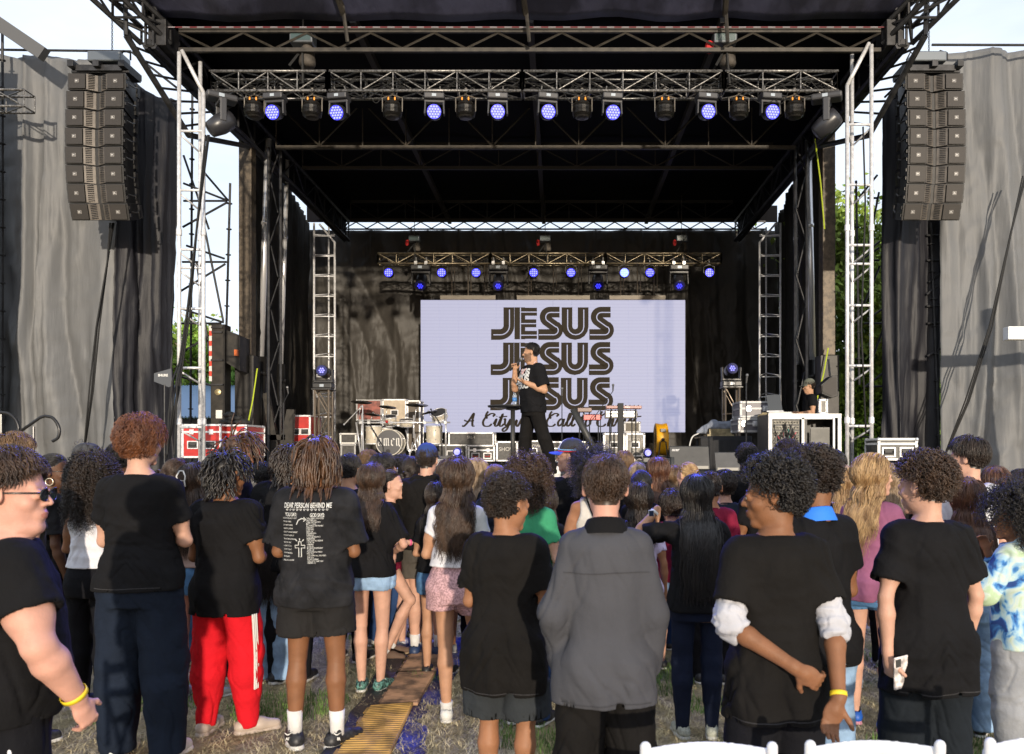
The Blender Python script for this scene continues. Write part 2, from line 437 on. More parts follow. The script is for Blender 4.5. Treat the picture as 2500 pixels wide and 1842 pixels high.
def head_shape(f, c, Rm, s=1.0, face=True, fat=0.0, fem=False):
 T = lambda v: c + Rm @ (np.array(v, float) * s)
 el = lambda p, r, k, op='add': f.ell(T(p), np.array(r) * s, k, op, rot=Rm)
 el((0, -.014, .034), (.077, .097, .087), .02)
 el((0, .028, -.035), (.060 + fat * .6, .066, .078), .03)
 el((0, .02, -.075), (.050 + fat, .055 + fat * .3, .036 + fat * .3), .025)
 f.cone(T((-.012, .078, -.103)), T((.012, .078, -.103)), .016 * s, .016 * s, .022)
 if fat > 0: el((0, .035, -.11), (.05, .055, .03), .03)
 f.cone(T((-.034, .074, .022)), T((.034, .074, .022)), .013 * s, .013 * s, .014)
 for q in (-1, 1):
  el((q * .031, .101, .002), (.017, .013, .011), .012, 'sub')
  el((q * .042, .062, -.028), (.022, .022, .020), .02)
 f.cone(T((0, .090, .012)), T((0, .113, -.026)), .007 * s, .0105 * s, .010)
 for q in (-1, 1): f.cone(T((q * .010, .100, -.031)), T((q * .010, .101, -.030)), .008 * s, .008 * s, .006)
 if face:
  el((0, .086, -.064), (.030, .016, .022), .014)
  el((0, .099, -.058), (.020, .008, .0065), .004); el((0, .098, -.070), (.018, .008, .007), .004)
  for q in (-1, 1):
   el((q * .031, .086, .001), (.0165, .0135, .0125), .006); el((q * .031, .0905, .0095), (.015, .0115, .0065), .004); el((q * .031, .0895, -.009), (.014, .0105, .005), .004)
 for q in (-1, 1):
  ex = .078
  f.ell(T((q * (ex + .004), -.006, -.002)), np.array((.012, .019, .033)) * s, .006, 'add', rot=Rm @ np.array(Matrix.Rotation(q * -.35, 3, 'Z')))
  f.ell(T((q * (ex + .016), .002, .002)), np.array((.009, .010, .019)) * s, .004, 'sub', rot=Rm)
def body_prof(f, g, off, z0, z1, k=.03, fem=False, fat=0.0, hemx=0.0, fn=None):
 """torso sections; g girth scale; off cloth offset"""
 zs = np.array([.80, .88, .95, 1.03, 1.12, 1.22, 1.32, 1.39, 1.435, 1.465, 1.49])
 if fem: a = [.148, .166, .163, .138, .122, .130, .138, .138, .112, .078, .053]
 else:   a = [.140, .147, .146, .135, .131, .138, .148, .149, .122, .084, .058]
 if fem: b = [.11, .118, .112, .095, .088, .105, .115, .095, .078, .062, .05]
 else:   b = [.100, .106, .103, .095, .093, .101, .108, .098, .080, .064, .052]
 a = np.array(a) * g; b = np.array(b) * g
 fatw = np.interp(zs, [.8, .95, 1.1, 1.25, 1.4], [.2, .8, 1, .6, .1]) * fat
 a = a + fatw; b = b + fatw * 1.1
 cy = np.array([-.012, -.018, -.012, .0, .004, .0, -.006, -.010, -.008, .0, .006]) + fatw * .25
 return zs, a, b, cy
def make_person(name_label, x, y, H=1.75, yaw=0, z=0.0, h=.012, skin='fair', fem=False, g=1.0, fat=0.0, arms=('down', 'down'),
    head=(0, 0), hair=None, top=None, bottom=None, shoes=None, socks=None, feet=((.10, 0), (.10, 0)), feetyaw=(8, 8),
    face=False, lean=0.0, hs=1.0, group='people standing in the crowd', legs=None, curl=(.35, .35), palms=None, hdir=None,
    extra=None, shw=1.0, fing=True, mouth=None, eyes=True, twist=0, knees=None, al=(.285, .25)):
 f_ = H / 1.75; fl = lambda p: np.array(p, float) * f_
 root = thing('person', name_label, 'person', (x, y, z), R(yaw), group)
 info = {'root': root, 'f': f_, 'top': top, 'hair_col': None}
 SH = {}; EL = {}; WR = {}
 for s, k in ((-1, 0), (1, 1)):
  a = ARM[arms[k]] if isinstance(arms[k], str) else arms[k]
  sh = np.array((.146 * s * shw * (0.90 if fem else 1.0) * g, -.008, 1.395)); e, w_ = np.array(a[0], float), np.array(a[1], float)
  if isinstance(arms[k], str): e = e * (s, 1, 1); w_ = w_ * (s, 1, 1); e[0] += s * (.146 * (g * shw - 1) - .004)
  up, fo = al
  e = sh + norm(e - sh) * up; w_ = e + norm(w_ - e) * fo
  SH[k], EL[k], WR[k] = sh * f_, e * f_, w_ * f_
 HIP = {}; KN = {}; AN = {}
 for s, k in ((-1, 0), (1, 1)):
  hip = np.array((.088 * s, -.005, .90))
  an = np.array((feet[k][0] * s, feet[k][1], .085)) if legs is None or legs[k] is None else np.array(legs[k][1])
  kn = (hip + an) / 2 + np.array((0.006 * s, .018, .02)) if legs is None or legs[k] is None else np.array(legs[k][0])
  HIP[k], KN[k], AN[k] = hip * f_, kn * f_, an * f_
 hd = R(head[0]), R(head[1]); Rm = head_rot(hd[0], hd[1], R(head[2]) if len(head) > 2 else 0)
 neck0 = fl((0, -.012, 1.45)); hc = fl((0, .012 + lean, 1.632)) + Rm @ fl((0, .012, 0)) * .6 + np.array((0, 0, -.018 * abs(math.sin(hd[1])) * f_))
 hsz = hs * (.92 + .08 * f_)          # heads shrink less than bodies
 info.update(hc=hc, Rm=Rm, hs=hsz, SH=SH, EL=EL, WR=WR, AN=AN, KN=KN, HIP=HIP)
 allp = [hc + (0, 0, .16 * hsz), hc - (0, 0, .14), hc + (.13, .16, 0), hc - (.13, .13, 0)]
 for k in (0, 1): allp += [EL[k], WR[k] + .17 * f_, WR[k] - .17 * f_, KN[k] + .09, KN[k] - .09, AN[k] + (.07, .20, .0), AN[k] - (.07, .13, .09)]
 allp += [fl((.26 * g + fat, .17 + fat, 0.8)), fl((-.26 * g - fat, -.17 - fat, .8))]
 lo = np.min(allp, 0) - .03; hi = np.max(allp, 0) + .03; lo[2] = max(lo[2], -.02)
 f = Field(lo, hi, h)
 zs, a, b, cy = body_prof(None, g, 0, 0, 0, fem=fem, fat=fat)
 f.prof(zs * f_, a * f_, b * f_, cy * f_, .02 * f_)
 if fem and not (top and top.get('hoodie')):
  for q in (-1, 1): f.ell(fl((q * .060, .078, 1.265)), fl((.048, .036, .048)), .03)
 f.cone(neck0, hc + Rm @ np.array((0, -.028, -.05)) * hsz, (.054 + fat * .2) * f_ * (.9 if fem else 1), (.050 + fat * .15) * f_ * (.9 if fem else 1), .03)
 am = (.85 if fem else 1.0) * g
 ft = fat * .45
 for k in (0, 1):
  f.cone(SH[k], EL[k], (.050 + ft) * am * f_, (.035 + ft * .6) * am * f_, .04)
  f.cone(SH[k] * .65 + EL[k] * .35, SH[k] * .4 + EL[k] * .6, (.045 + ft) * am * f_, (.043 + ft) * am * f_, .04)
  fo = EL[k] + (WR[k] - EL[k]) * .3
  f.cone(EL[k], fo, (.034 + ft * .6) * am * f_, (.040 + ft * .6) * am * f_, .012)
  f.cone(fo, WR[k], (.040 + ft * .6) * am * f_, (.0255 + ft * .2) * am * f_, .012)
  s = (-1, 1)[k]
  dname = arms[k] if isinstance(arms[k], str) else None
  d = np.array(HANDDIR.get(dname, (0, 0, -1)), float) * (s, 1, 1) if hdir is None or hdir[k] is None else np.array(hdir[k], float)
  pn = (-s, .1, 0) if palms is None or palms[k] is None else palms[k]
  hand(f, WR[k] + norm(d) * .012, d, pn, (s if palms is None or palms[k] is None or len(pn) < 4 else pn[3]), curl[k], f_ * (.9 if fem else 1.0), fing and h < .0105) if not (palms and palms[k] and len(palms[k]) > 3) else \
   hand(f, WR[k] + norm(d) * .012, d, palms[k][:3], palms[k][3], curl[k], f_ * (.9 if fem else 1.0), fing and h < .0105)
 lf = (.95 if fem else 1.0)
 lft = fat * .5
 for k in (0, 1):
  kn, an, hp = KN[k], AN[k], HIP[k]
  f.cone(hp, kn, (.082 + lft) * f_ * lf, (.052 + lft * .6) * f_ * lf, .03)
  ca = kn + (an - kn) * .30 + fl((0, -.012, 0))
  f.cone(kn, ca, (.047 + lft * .6) * f_ * lf, (.056 + lft * .6) * f_ * lf, .010); f.cone(ca, an, (.055 + lft * .5) * f_ * lf, (.033 + lft * .2) * f_ * lf, .010)
  f.ell(kn + fl((0, .022, .0)), fl((.034, .03, .042)), .02)
  yw = R(feetyaw[k]) * (-(-1, 1)[k]); fd = np.array((-math.sin(yw), math.cos(yw), 0))
  f.cone(an - fd * .03 * f_ + (0, 0, -.045 * f_), an + fd * .13 * f_ + (0, 0, -.06 * f_), .030 * f_, .024 * f_, .03)
 head_shape(f, hc, Rm, hsz, face, fat * .12, fem)
 V, Q = f.mesh()
 fc = V[Q].mean(1); lc = (fc - hc) @ Rm / hsz
 mi = np.zeros(len(Q), int); mats = [skin_mat(skin, SK[skin])]
 if hair and hair.get('style') != 'bald':
  hl = np.interp(lc[:, 1], [-.12, -.05, -.028, -.012, .028, .05, .085], [-.07, -.062, -.055, .03, .042, .066, .086])
  ins = (np.linalg.norm(lc / np.array((.1, .13, .13)), axis=1) < 1.05) & (lc[:, 2] > hl) & (np.abs(lc[:, 0]) < .082)
  mats.append(hm(hair['col'])); mi[ins] = 1
 if face:
  mats.append(lip_mat(skin)); li = ((lc[:, 0] / .021) ** 2 + ((lc[:, 2] + .064) / .0125) ** 2 < 1) & (lc[:, 1] > .09)
  mi[li] = len(mats) - 1
 if hair and hair.get('beard') and face:
  mats.append(M('stubble_' + hair['beard'], tuple(.35 * c1 + .65 * c2 for c1, c2 in zip(SK[skin], HC[hair['beard']][0])), rough=.8, var=.3, vscale=90))
  dist = np.maximum(-.052 - lc[:, 2], 0)
  bd = (lc[:, 2] < -.044 + .03 * (np.abs(lc[:, 0]) > .05)) & (lc[:, 2] > -.125) & (lc[:, 1] > .005) & ~((np.abs(lc[:, 0]) < .021) & (lc[:, 1] > .094) & (lc[:, 2] < -.052) & (lc[:, 2] > -.077))
  mi[bd] = len(mats) - 1
 body = np_mesh('body', V, Q, mats, root, True, mi)
 if face and eyes:
  for q in (-1, 1):
   e = MB(); e.sphere((0, 0, 0), .0120 * hsz, 12)
   e.lathe([(.006 * hsz, .0112 * hsz), (.006 * hsz, .0128 * hsz), (.0, .0132 * hsz)], axis='y', n=10, mi=1)
   eo = e.build('eye', [M('eye_white', (.7, .68, .65), .25), M('iris', (.03, .018, .01), .15)], root, True)
   eo.location = hc + Rm @ (np.array((q * .031, .0895, .001)) * hsz); eo.rotation_euler = Matrix(Rm.tolist()).to_euler()
   br = MB(); pts = []
   for t in np.linspace(0, 1, 6):
    pts.append(hc + Rm @ (np.array((q * (.014 + .036 * t), .095 - .020 * t * t + .002, .019 + .006 * math.sin(t * 2.4))) * hsz))
   br.path(pts, [.0012, .002, .0022, .0018, .0013, .0008], 6)
   br.build('eyebrow', hm(hair['col'] if hair else 'dark'), root, True)
   ld = MB(); pts = [hc + Rm @ (np.array((q * (.019 + .024 * t), .1035 - .004 * (2 * t - 1) ** 2 - .004 * t, .0065 - .005 * (2 * t - 1) ** 2)) * hsz) for t in np.linspace(0, 1, 6)]
   ld.path(pts, .0012, 5); ld.build('eyelash', M('lash', (.01, .007, .006), .6), root, True)
 def cloth_obj(fld, name, m, wr=.006, seed=0, parent=root, sm=1, zscale=(9, 9, 3.2), hz=-9):
  V, Q = fld.mesh()
  if len(V) == 0: return None
  V = smooth_mesh(V, Q, sm + 1)
  N = vert_normals(V, Q)
  q = V + .35 * np.stack([vnoise(V * 3 + 11, seed + 5), vnoise(V * 3 + 31, seed + 6), vnoise(V * 3 + 51, seed + 7)], 1) * .35
  n1 = vnoise(q * np.array(zscale), seed); n1 = 1 - np.abs(n1) * 2        # ridged folds
  n2 = vnoise(q * np.array(zscale) * 2.3, seed + 1)
  n3 = vnoise(q * np.array((5, 5, 14)), seed + 2); n3 = 1 - np.abs(n3) * 2
  low = np.clip((1.25 * f_ - V[:, 2]) / (.5 * f_), .25, 1)
  cr1 = np.exp(-(vnoise(q * np.array((13, 13, 4.0)) + np.stack([V[:, 2] * 5, V[:, 2] * 0, V[:, 2] * 0], 1), seed + 3) / .13) ** 2)
  cr2 = np.exp(-(vnoise(q * np.array((7, 7, 15)) + np.stack([V[:, 2] * 0, V[:, 2] * 0, np.abs(V[:, 0]) * 22], 1), seed + 4) / .12) ** 2)
  m2 = np.clip(vnoise(V * 4, seed + 8) + .45, 0, 1); m3 = np.clip(vnoise(V * 4, seed + 9) + .3, 0, 1)
  wr = wr * np.clip((V[:, 2] - hz) / .07, .12, 1)
  V = V + N * (wr * (n1 * .7 * low + n2 * .35 + n3 * .45 - 1.15 * cr1 * m2 * (.4 + .6 * low) - 1.1 * cr2 * m3))[:, None]
  if isinstance(m, (list, tuple)): return np_mesh(name, V, Q, list(m), parent, True)
  return np_mesh(name, V, Q, m, parent, True)
 seed = int(abs(x) * 977 + y * 131) % 9999
 hc_ = max(h, .0085)
 if top:
  tz = top.get('hem', .84) ; loose = top.get('loose', .018); sl = top.get('sleeve', .62); m = top['mat']
  zs, a, b, cy = body_prof(None, g, 0, 0, 0, fem=fem, fat=fat)
  a = a + loose; b = b + loose * .9
  if not top.get('fit'):
   chest = np.interp(1.28, zs, a); hang = np.clip((1.30 - zs) / .5, 0, 1)
   a = np.where(zs < 1.25, np.maximum(a, chest * (1 - .04 * hang) + top.get('flare', 0) * hang), a)
   bch = np.interp(1.28, zs, b); b = np.where(zs < 1.25, np.maximum(b, bch * (1 - .02 * hang) + top.get('flare', 0) * hang), b)
  if bottom and not top.get('tucked'):
   bl = bottom.get('loose', .02)
   need = np.where(zs < bottom.get('waist', 1.0) + .1, 1, 0)
   zb, ab, bb_, _ = body_prof(None, g, 0, 0, 0, fem=fem, fat=fat)
   a = np.where(need, np.maximum(a, ab + bl * .9 + .012), a); b = np.where(need, np.maximum(b, bb_ + bl * .85 + .018), b)
  if bottom and tz < .93: a = np.where(zs < .97, np.maximum(a, .168 + bottom.get('loose', .02) * .9 + .016 + fat * .5), a); b = np.where(zs < .97, np.maximum(b, .092 + bottom.get('loose', .02) + .020), b)
  zs2 = np.concatenate([[tz - .12], zs[:-1]]); a2 = np.concatenate([[a[0]], a[:-1]]); b2 = np.concatenate([[b[0]], b[:-1]]); cy2 = np.concatenate([[cy[0]], cy[:-1]])
  lo2 = np.min([fl((-.34 * g - fat, -.25 - fat, tz - .06))] + [SH[k] - .12 for k in (0, 1)] + [EL[k] - .12 for k in (0, 1)] + ([WR[k] - .09 for k in (0, 1)] if sl > 1 else []), 0)
  hi2 = np.max([fl((.34 * g + fat, .25 + fat, 1.56))] + [SH[k] + .12 for k in (0, 1)] + [EL[k] + .12 for k in (0, 1)] + ([WR[k] + .09 for k in (0, 1)] if sl > 1 else []), 0)
  lo2[2] = min(lo2[2], (tz - .05) * f_)
  f = Field(lo2, hi2, hc_)
  ph = seed % 7
  def folds(th, zz):
   amt = np.clip((1.2 * f_ - zz) / (.45 * f_), 0, 1)
   return -(np.sin(th * 5 + ph + 2.2 * np.sin(zz * 7 + ph)) * .006 + np.sin(th * 9 + 2 * ph + zz * 5) * .0035) * amt * top.get('fold', 1)
  keep = zs2 > -1
  f.prof(zs2 * f_, a2 * f_, b2 * f_, cy2 * f_, .0, fn=folds)
  if fem:
   for q in (-1, 1): f.ell(fl((q * .060, .078, 1.265)), fl((.048, .036, .048)) + .012 + loose * .5, .03)
  f.cone(fl((-.05, -.008, 1.415)), fl((.05, -.008, 1.415)), .050 * f_, .050 * f_, .04)
  if not top.get('tank'):
   for k in (0, 1):
    f.cone(SH[k] + fl((-(-1, 1)[k] * .08, 0, .024)), SH[k], .042 * f_, (.048 + loose * .5 + ft * .5) * f_ * am, .04)
    if sl <= 1:
     end = SH[k] + (EL[k] - SH[k]) * sl
     f.cone(SH[k], end, (.048 + loose * .8 + ft) * am * f_, (.051 + loose * .95 + ft) * am * f_, .04, flat=True)
     inn = SH[k] + (EL[k] - SH[k]) * (sl + .05)
     f.cone(SH[k] + (EL[k] - SH[k]) * (sl - .07), inn, (.043 + loose * .6 + ft) * am * f_, (.042 + loose * .95 + ft) * am * f_, 0, 'sub', flat=2)
    else:
     cu = top.get('cuff', .97)
     end = EL[k] + (WR[k] - EL[k]) * cu
     f.cone(SH[k], EL[k], (.048 + loose * .65 + ft) * am * f_, (.046 + loose * .65 + ft * .6) * am * f_, .03)
     f.cone(EL[k], end, (.046 + loose * .65 + ft * .6) * am * f_, (.031 + loose * .55) * am * f_, .025, flat=True)
  else:
   for k in (0, 1): f.ell(SH[k] + fl((.02 * (-1, 1)[k], 0, -.02)), fl((.055, .12, .10)), .02, 'sub')
  if top.get('hoodie'):
   f.ell(fl((0, -.10, 1.41)), fl((.115, .055, .085)), .02); f.ell(fl((0, -.085, 1.475)), fl((.07, .035, .06)), .02, 'sub')
   f.cone(fl((-.08, -.05, 1.48)), fl((.08, -.05, 1.48)), .035 * f_, .035 * f_, .03)
  zi = zs2 * f_
  q_ = f._sub((-.5, -.5, tz * f_ - .1), (.5, .5, tz * f_ + .03 * f_), 0)
  if q_ is not None:
   sl_, xx, yy, zz = q_
   aa = np.interp(zz[0, 0], zi, a2 * f_)[None, None, :] - .014; bb = np.interp(zz[0, 0], zi, b2 * f_)[None, None, :] - .014; cc = np.interp(zz[0, 0], zi, cy2 * f_)[None, None, :]
   Di = (((np.abs(xx) / aa) ** 2.3 + (np.abs(yy - cc) / bb) ** 2.3) ** (1 / 2.3) - 1) * .12
   f.D[sl_] = np.maximum(f.D[sl_], -np.maximum(Di, zz - tz * f_ - .02).astype(np.float32))
  f.plane((0, 0, tz * f_), (0, -top.get('hemtilt', .0), -1))
  nr = top.get('neck', .066)
  f.cone(fl((0, .0, 1.45)), fl((0, .02, 1.60)), nr * f_, (nr + .05) * f_, .008, 'sub')
  if top.get('scoop'): f.ell(fl((0, -.05, 1.48)), fl((.095, .13, .07)), .01, 'sub')
  o = cloth_obj(f, top.get('name', 't_shirt'), m, top.get('wr', .011), seed, hz=tz * f_)
  info['top_obj'] = o
  if top.get('collar'):
   cb = MB()
   for (rr, zz0, zz1) in ((.066, 1.455, 1.50),):
    n = 28; vs = [];
    for zq, rq in ((1.448, .080), (1.478, .074), (1.505, .068), (1.502, .073), (1.475, .084), (1.442, .098)):
     for i in range(n):
      t = 2 * math.pi * i / n; vs.append(fl((rq * math.cos(t) * 1.06, -.008 + rq * math.sin(t), zq + .018 * -math.sin(t))))
    cb.add(vs, [[j * n + i, j * n + (i + 1) % n, (j + 1) * n + (i + 1) % n, (j + 1) * n + i] for j in range(5) for i in range(n)])
   cb.build('collar', top['collar'], root, True)
  elif not top.get('tank') and not top.get('hoodie') and not top.get('scoop'):
   cb = MB(); n = 30
   cb.path([fl((nr * 1.08 * math.cos(t), -.004 + nr * 1.04 * math.sin(t), 1.455 - .012 * math.sin(t))) for t in np.linspace(0, 2 * math.pi, n, endpoint=False)], .0085 * f_, 6, closed=True)
   cb.build('neckband', m if not isinstance(m, (list, tuple)) else m[0], root, True)
 if bottom:
  m = bottom['mat']; le = bottom.get('len', 1.0); lo_ = bottom.get('loose', .02); wz = bottom.get('waist', 1.0) if (not top or top.get('tucked')) else min(bottom.get('waist', 1.0), top.get('hem', .84) + .07)
  pts = [KN[k] for k in (0, 1)] + [AN[k] for k in (0, 1)] + [HIP[k] for k in (0, 1)]
  lo2 = np.min(pts, 0) - (.17 + fat); hi2 = np.max(pts, 0) + (.17 + fat); hi2[2] = (wz + .03) * f_; lo2[2] = max(lo2[2], 0.0)
  f = Field(lo2, hi2, hc_)
  zs, a, b, cy = body_prof(None, g, 0, 0, 0, fem=fem, fat=fat)
  kk = zs <= 1.13; zz_ = zs[kk]
  f.prof(zz_ * f_, (a[kk] + lo_ * .7) * f_, (b[kk] + lo_ * .8) * f_, cy[kk] * f_, 0)
  flare = bottom.get('flare', 0)
  if bottom.get('skirt'):
   zq = np.linspace(bottom['skirt'], .92, 5); aq = np.linspace(.205, .175, 5); bq = np.linspace(.16, .125, 5)
   f.prof(zq * f_, aq * f_, bq * f_, np.full(5, -.015), .0, fn=lambda th, zz: -.006 * np.sin(th * 11 + 1))
  else:
   for k in (0, 1):
    hp, kn, an = HIP[k] + fl((0.004 * (-1, 1)[k], 0, -.02)), KN[k], AN[k]
    seat = fl((.075 * (-1, 1)[k], -.040, .870)); f.ell(seat, fl((.080, .070, .080)) + lo_ * .3, .03)
    if le <= .5:
     t = le / .5; end = hp + (kn - hp) * t
     rr = (.086 + (.055 - .086) * t + lft) * lf + lo_ * (1 + .8 * t) + flare
     f.cone(hp, end, (.088 * lf + lo_ + lft) * f_, rr * f_, .02, flat=True)
     f.cone(hp + (kn - hp) * max(t - .12, .02), hp + (kn - hp) * (t + .06), (rr - .012) * f_, (rr - .010) * f_, 0, 'sub', flat=2)
    else:
     t = (le - .5) / .5; end = kn + (an + fl((0, 0, -.04)) - kn) * t
     ca = kn + (an - kn) * .30 + fl((0, -.012, 0)); rc = (.062 + lft * .6) * lf + max(lo_, .005)
     if t > .6: f.cone(kn, ca, rc * f_, rc * f_, .02); f.cone(ca, kn + (an - kn) * .6, rc * f_, (rc - .012) * f_, .02)
     f.cone(hp, kn, (.080 * lf + lo_ * .9 + lft + .004) * f_, (.061 * lf + lo_ * 1.1 + lft * .6 + .004) * f_, .02)
     f.cone(kn, end, (.062 * lf + lo_ * 1.1 + lft * .6 + .004) * f_, (.036 + lo_ * bottom.get('cuffw', 1.2) + flare) * f_, .02, flat=True)
  f.plane((0, 0, wz * f_), (0, 0, 1))
  nm = bottom.get('name', 'trousers')
  info['bottom_obj'] = cloth_obj(f, nm, m, min(bottom.get('wr', .007), lo_ * .3 + .0008), seed + 40, zscale=(10, 10, 5))
 for k in (0, 1):
  an = AN[k]; yw = R(feetyaw[k]) * (-(-1, 1)[k]); fd = np.array((-math.sin(yw), math.cos(yw), 0)); sd_ = np.array((fd[1], -fd[0], 0))
  base = an + np.array((0, 0, -.085 * f_)); ff = f_ * (.93 if fem else 1.0)
  if socks:
   sb = MB(); sb.path([an + np.array((0, 0, -.05 * f_)), an + np.array((0, -.003, socks[1] * .5)), an + np.array((0, -.006, socks[1]))], [.040 * f_, .041 * f_, .045 * f_], 12)
   sb.build('sock', socks[0], root, True)
  if shoes and base[2] < .5:
   hh = max(h * .8, .007)
   lo3 = base - .17 * ff; hi3 = base + np.array((.17, .22, .16)) * ff + np.array((.12, .06, 0)); lo3[2] = base[2] - .01
   lo3[:2] = np.minimum(base[:2] + fd[:2] * .24 * ff, base[:2] - fd[:2] * .11 * ff) - .07; hi3[:2] = np.maximum(base[:2] + fd[:2] * .24 * ff, base[:2] - fd[:2] * .11 * ff) + .07
   f = Field(lo3, hi3, hh); B = base
   T = lambda u, v, w2: B + fd * u * ff + sd_ * v * ff + np.array((0, 0, w2 * ff))
   f.cone(T(-.045, 0, .048), T(.07, 0, .048), .043 * ff, .044 * ff, .02)
   f.cone(T(.07, 0, .042), T(.165, .004, .032), .044 * ff, .034 * ff, .02)
   if not shoes.get('slide'): f.cone(T(-.03, 0, .06), T(-.01, 0, .105), .042 * ff, .040 * ff, .015, flat=True)
   if shoes.get('high'): f.cone(T(-.03, 0, .09), T(-.02, 0, .14), .042 * ff, .042 * ff, .015, flat=True)
   f.plane(T(0, 0, .018), (0, 0, -1))
   f.cone(T(-.028, 0, .085), T(-.01, 0, .17), .033 * ff, .034 * ff, .0, 'sub')
   V, Q = f.mesh()
   so = np_mesh(shoes.get('name', 'shoe'), V, Q, shoes['mat'], root, True)
   f = Field(lo3, hi3, hh)
   sh_ = shoes.get('sole_h', .022)
   f.cone(T(-.048, 0, .0), T(.03, -.004, .0), .044 * ff, .040 * ff, .03); f.cone(T(.03, -.004, 0), T(.165, .004, .0), .040 * ff, .041 * ff, .03)
   f.plane(T(0, 0, sh_), (0, 0, 1)); f.plane(T(0, 0, .002), (0, 0, -1))
   V, Q = f.mesh(); np_mesh('sole', V, Q, shoes.get('sole', M('white_sole', (.62, .60, .56), .6, var=.1)), so, True)
   if shoes.get('stripe'):
    for side in (-1, 1):
     st = MB()
     for j in range(shoes.get('n', 3)):
      u0 = .035 + j * .022
      p0 = T(u0, side * .0465, .03); p1 = T(u0 - .025, side * .038, .075); st.path([p0, (p0 + p1) / 2 + sd_ * side * .004, p1], .004 * ff, 5)
     st.build('stripe', shoes['stripe'], so)
   if shoes.get('laces'):
    st = MB()
    for j in range(4):
     u0 = .045 + j * .022; zq = .098 - j * .009
     st.path([T(u0, -.026, zq - .012), T(u0, 0, zq), T(u0, .026, zq - .012)], .0035 * ff, 5)
    st.build('laces', shoes['laces'], so)
 if hair: make_hair(info, hair, h, seed)
 if extra: extra(info)
 return info
def tubes(Pts, rad, ref, m=4, flat=.6):
 """Pts (N,S,3), rad (N,S), ref (N,S,3) -> verts, quads"""
 N, S, _ = Pts.shape
 t = np.gradient(Pts, axis=1); t /= np.linalg.norm(t, axis=2)[..., None] + 1e-12
 u = np.cross(t, ref); u /= np.linalg.norm(u, axis=2)[..., None] + 1e-9; w_ = np.cross(u, t)
 an = np.arange(m) * 2 * math.pi / m
 V = Pts[:, :, None, :] + rad[:, :, None, None] * (np.cos(an)[None, None, :, None] * u[:, :, None, :] + flat * np.sin(an)[None, None, :, None] * w_[:, :, None, :])
 base = np.arange(N)[:, None, None] * S * m + np.arange(S - 1)[None, :, None] * m
 k = np.arange(m)[None, None, :]; k2 = (k + 1) % m
 Q = np.stack([base + k, base + k2, base + m + k2, base + m + k], -1).reshape(-1, 4)
 return V.reshape(-1, 3), Q
HR = np.array((.080, .100, .091)); HCc = np.array((0, -.014, .034))
def hairline(y, short=False):
 if short: return np.interp(y, [-.12, -.05, -.028, -.012, .03, .06, .095], [-.045, -.035, -.02, .03, .050, .074, .088])
 return np.interp(y, [-.12, -.05, -.028, -.012, .028, .05, .085], [-.075, -.062, -.05, .03, .040, .064, .084])
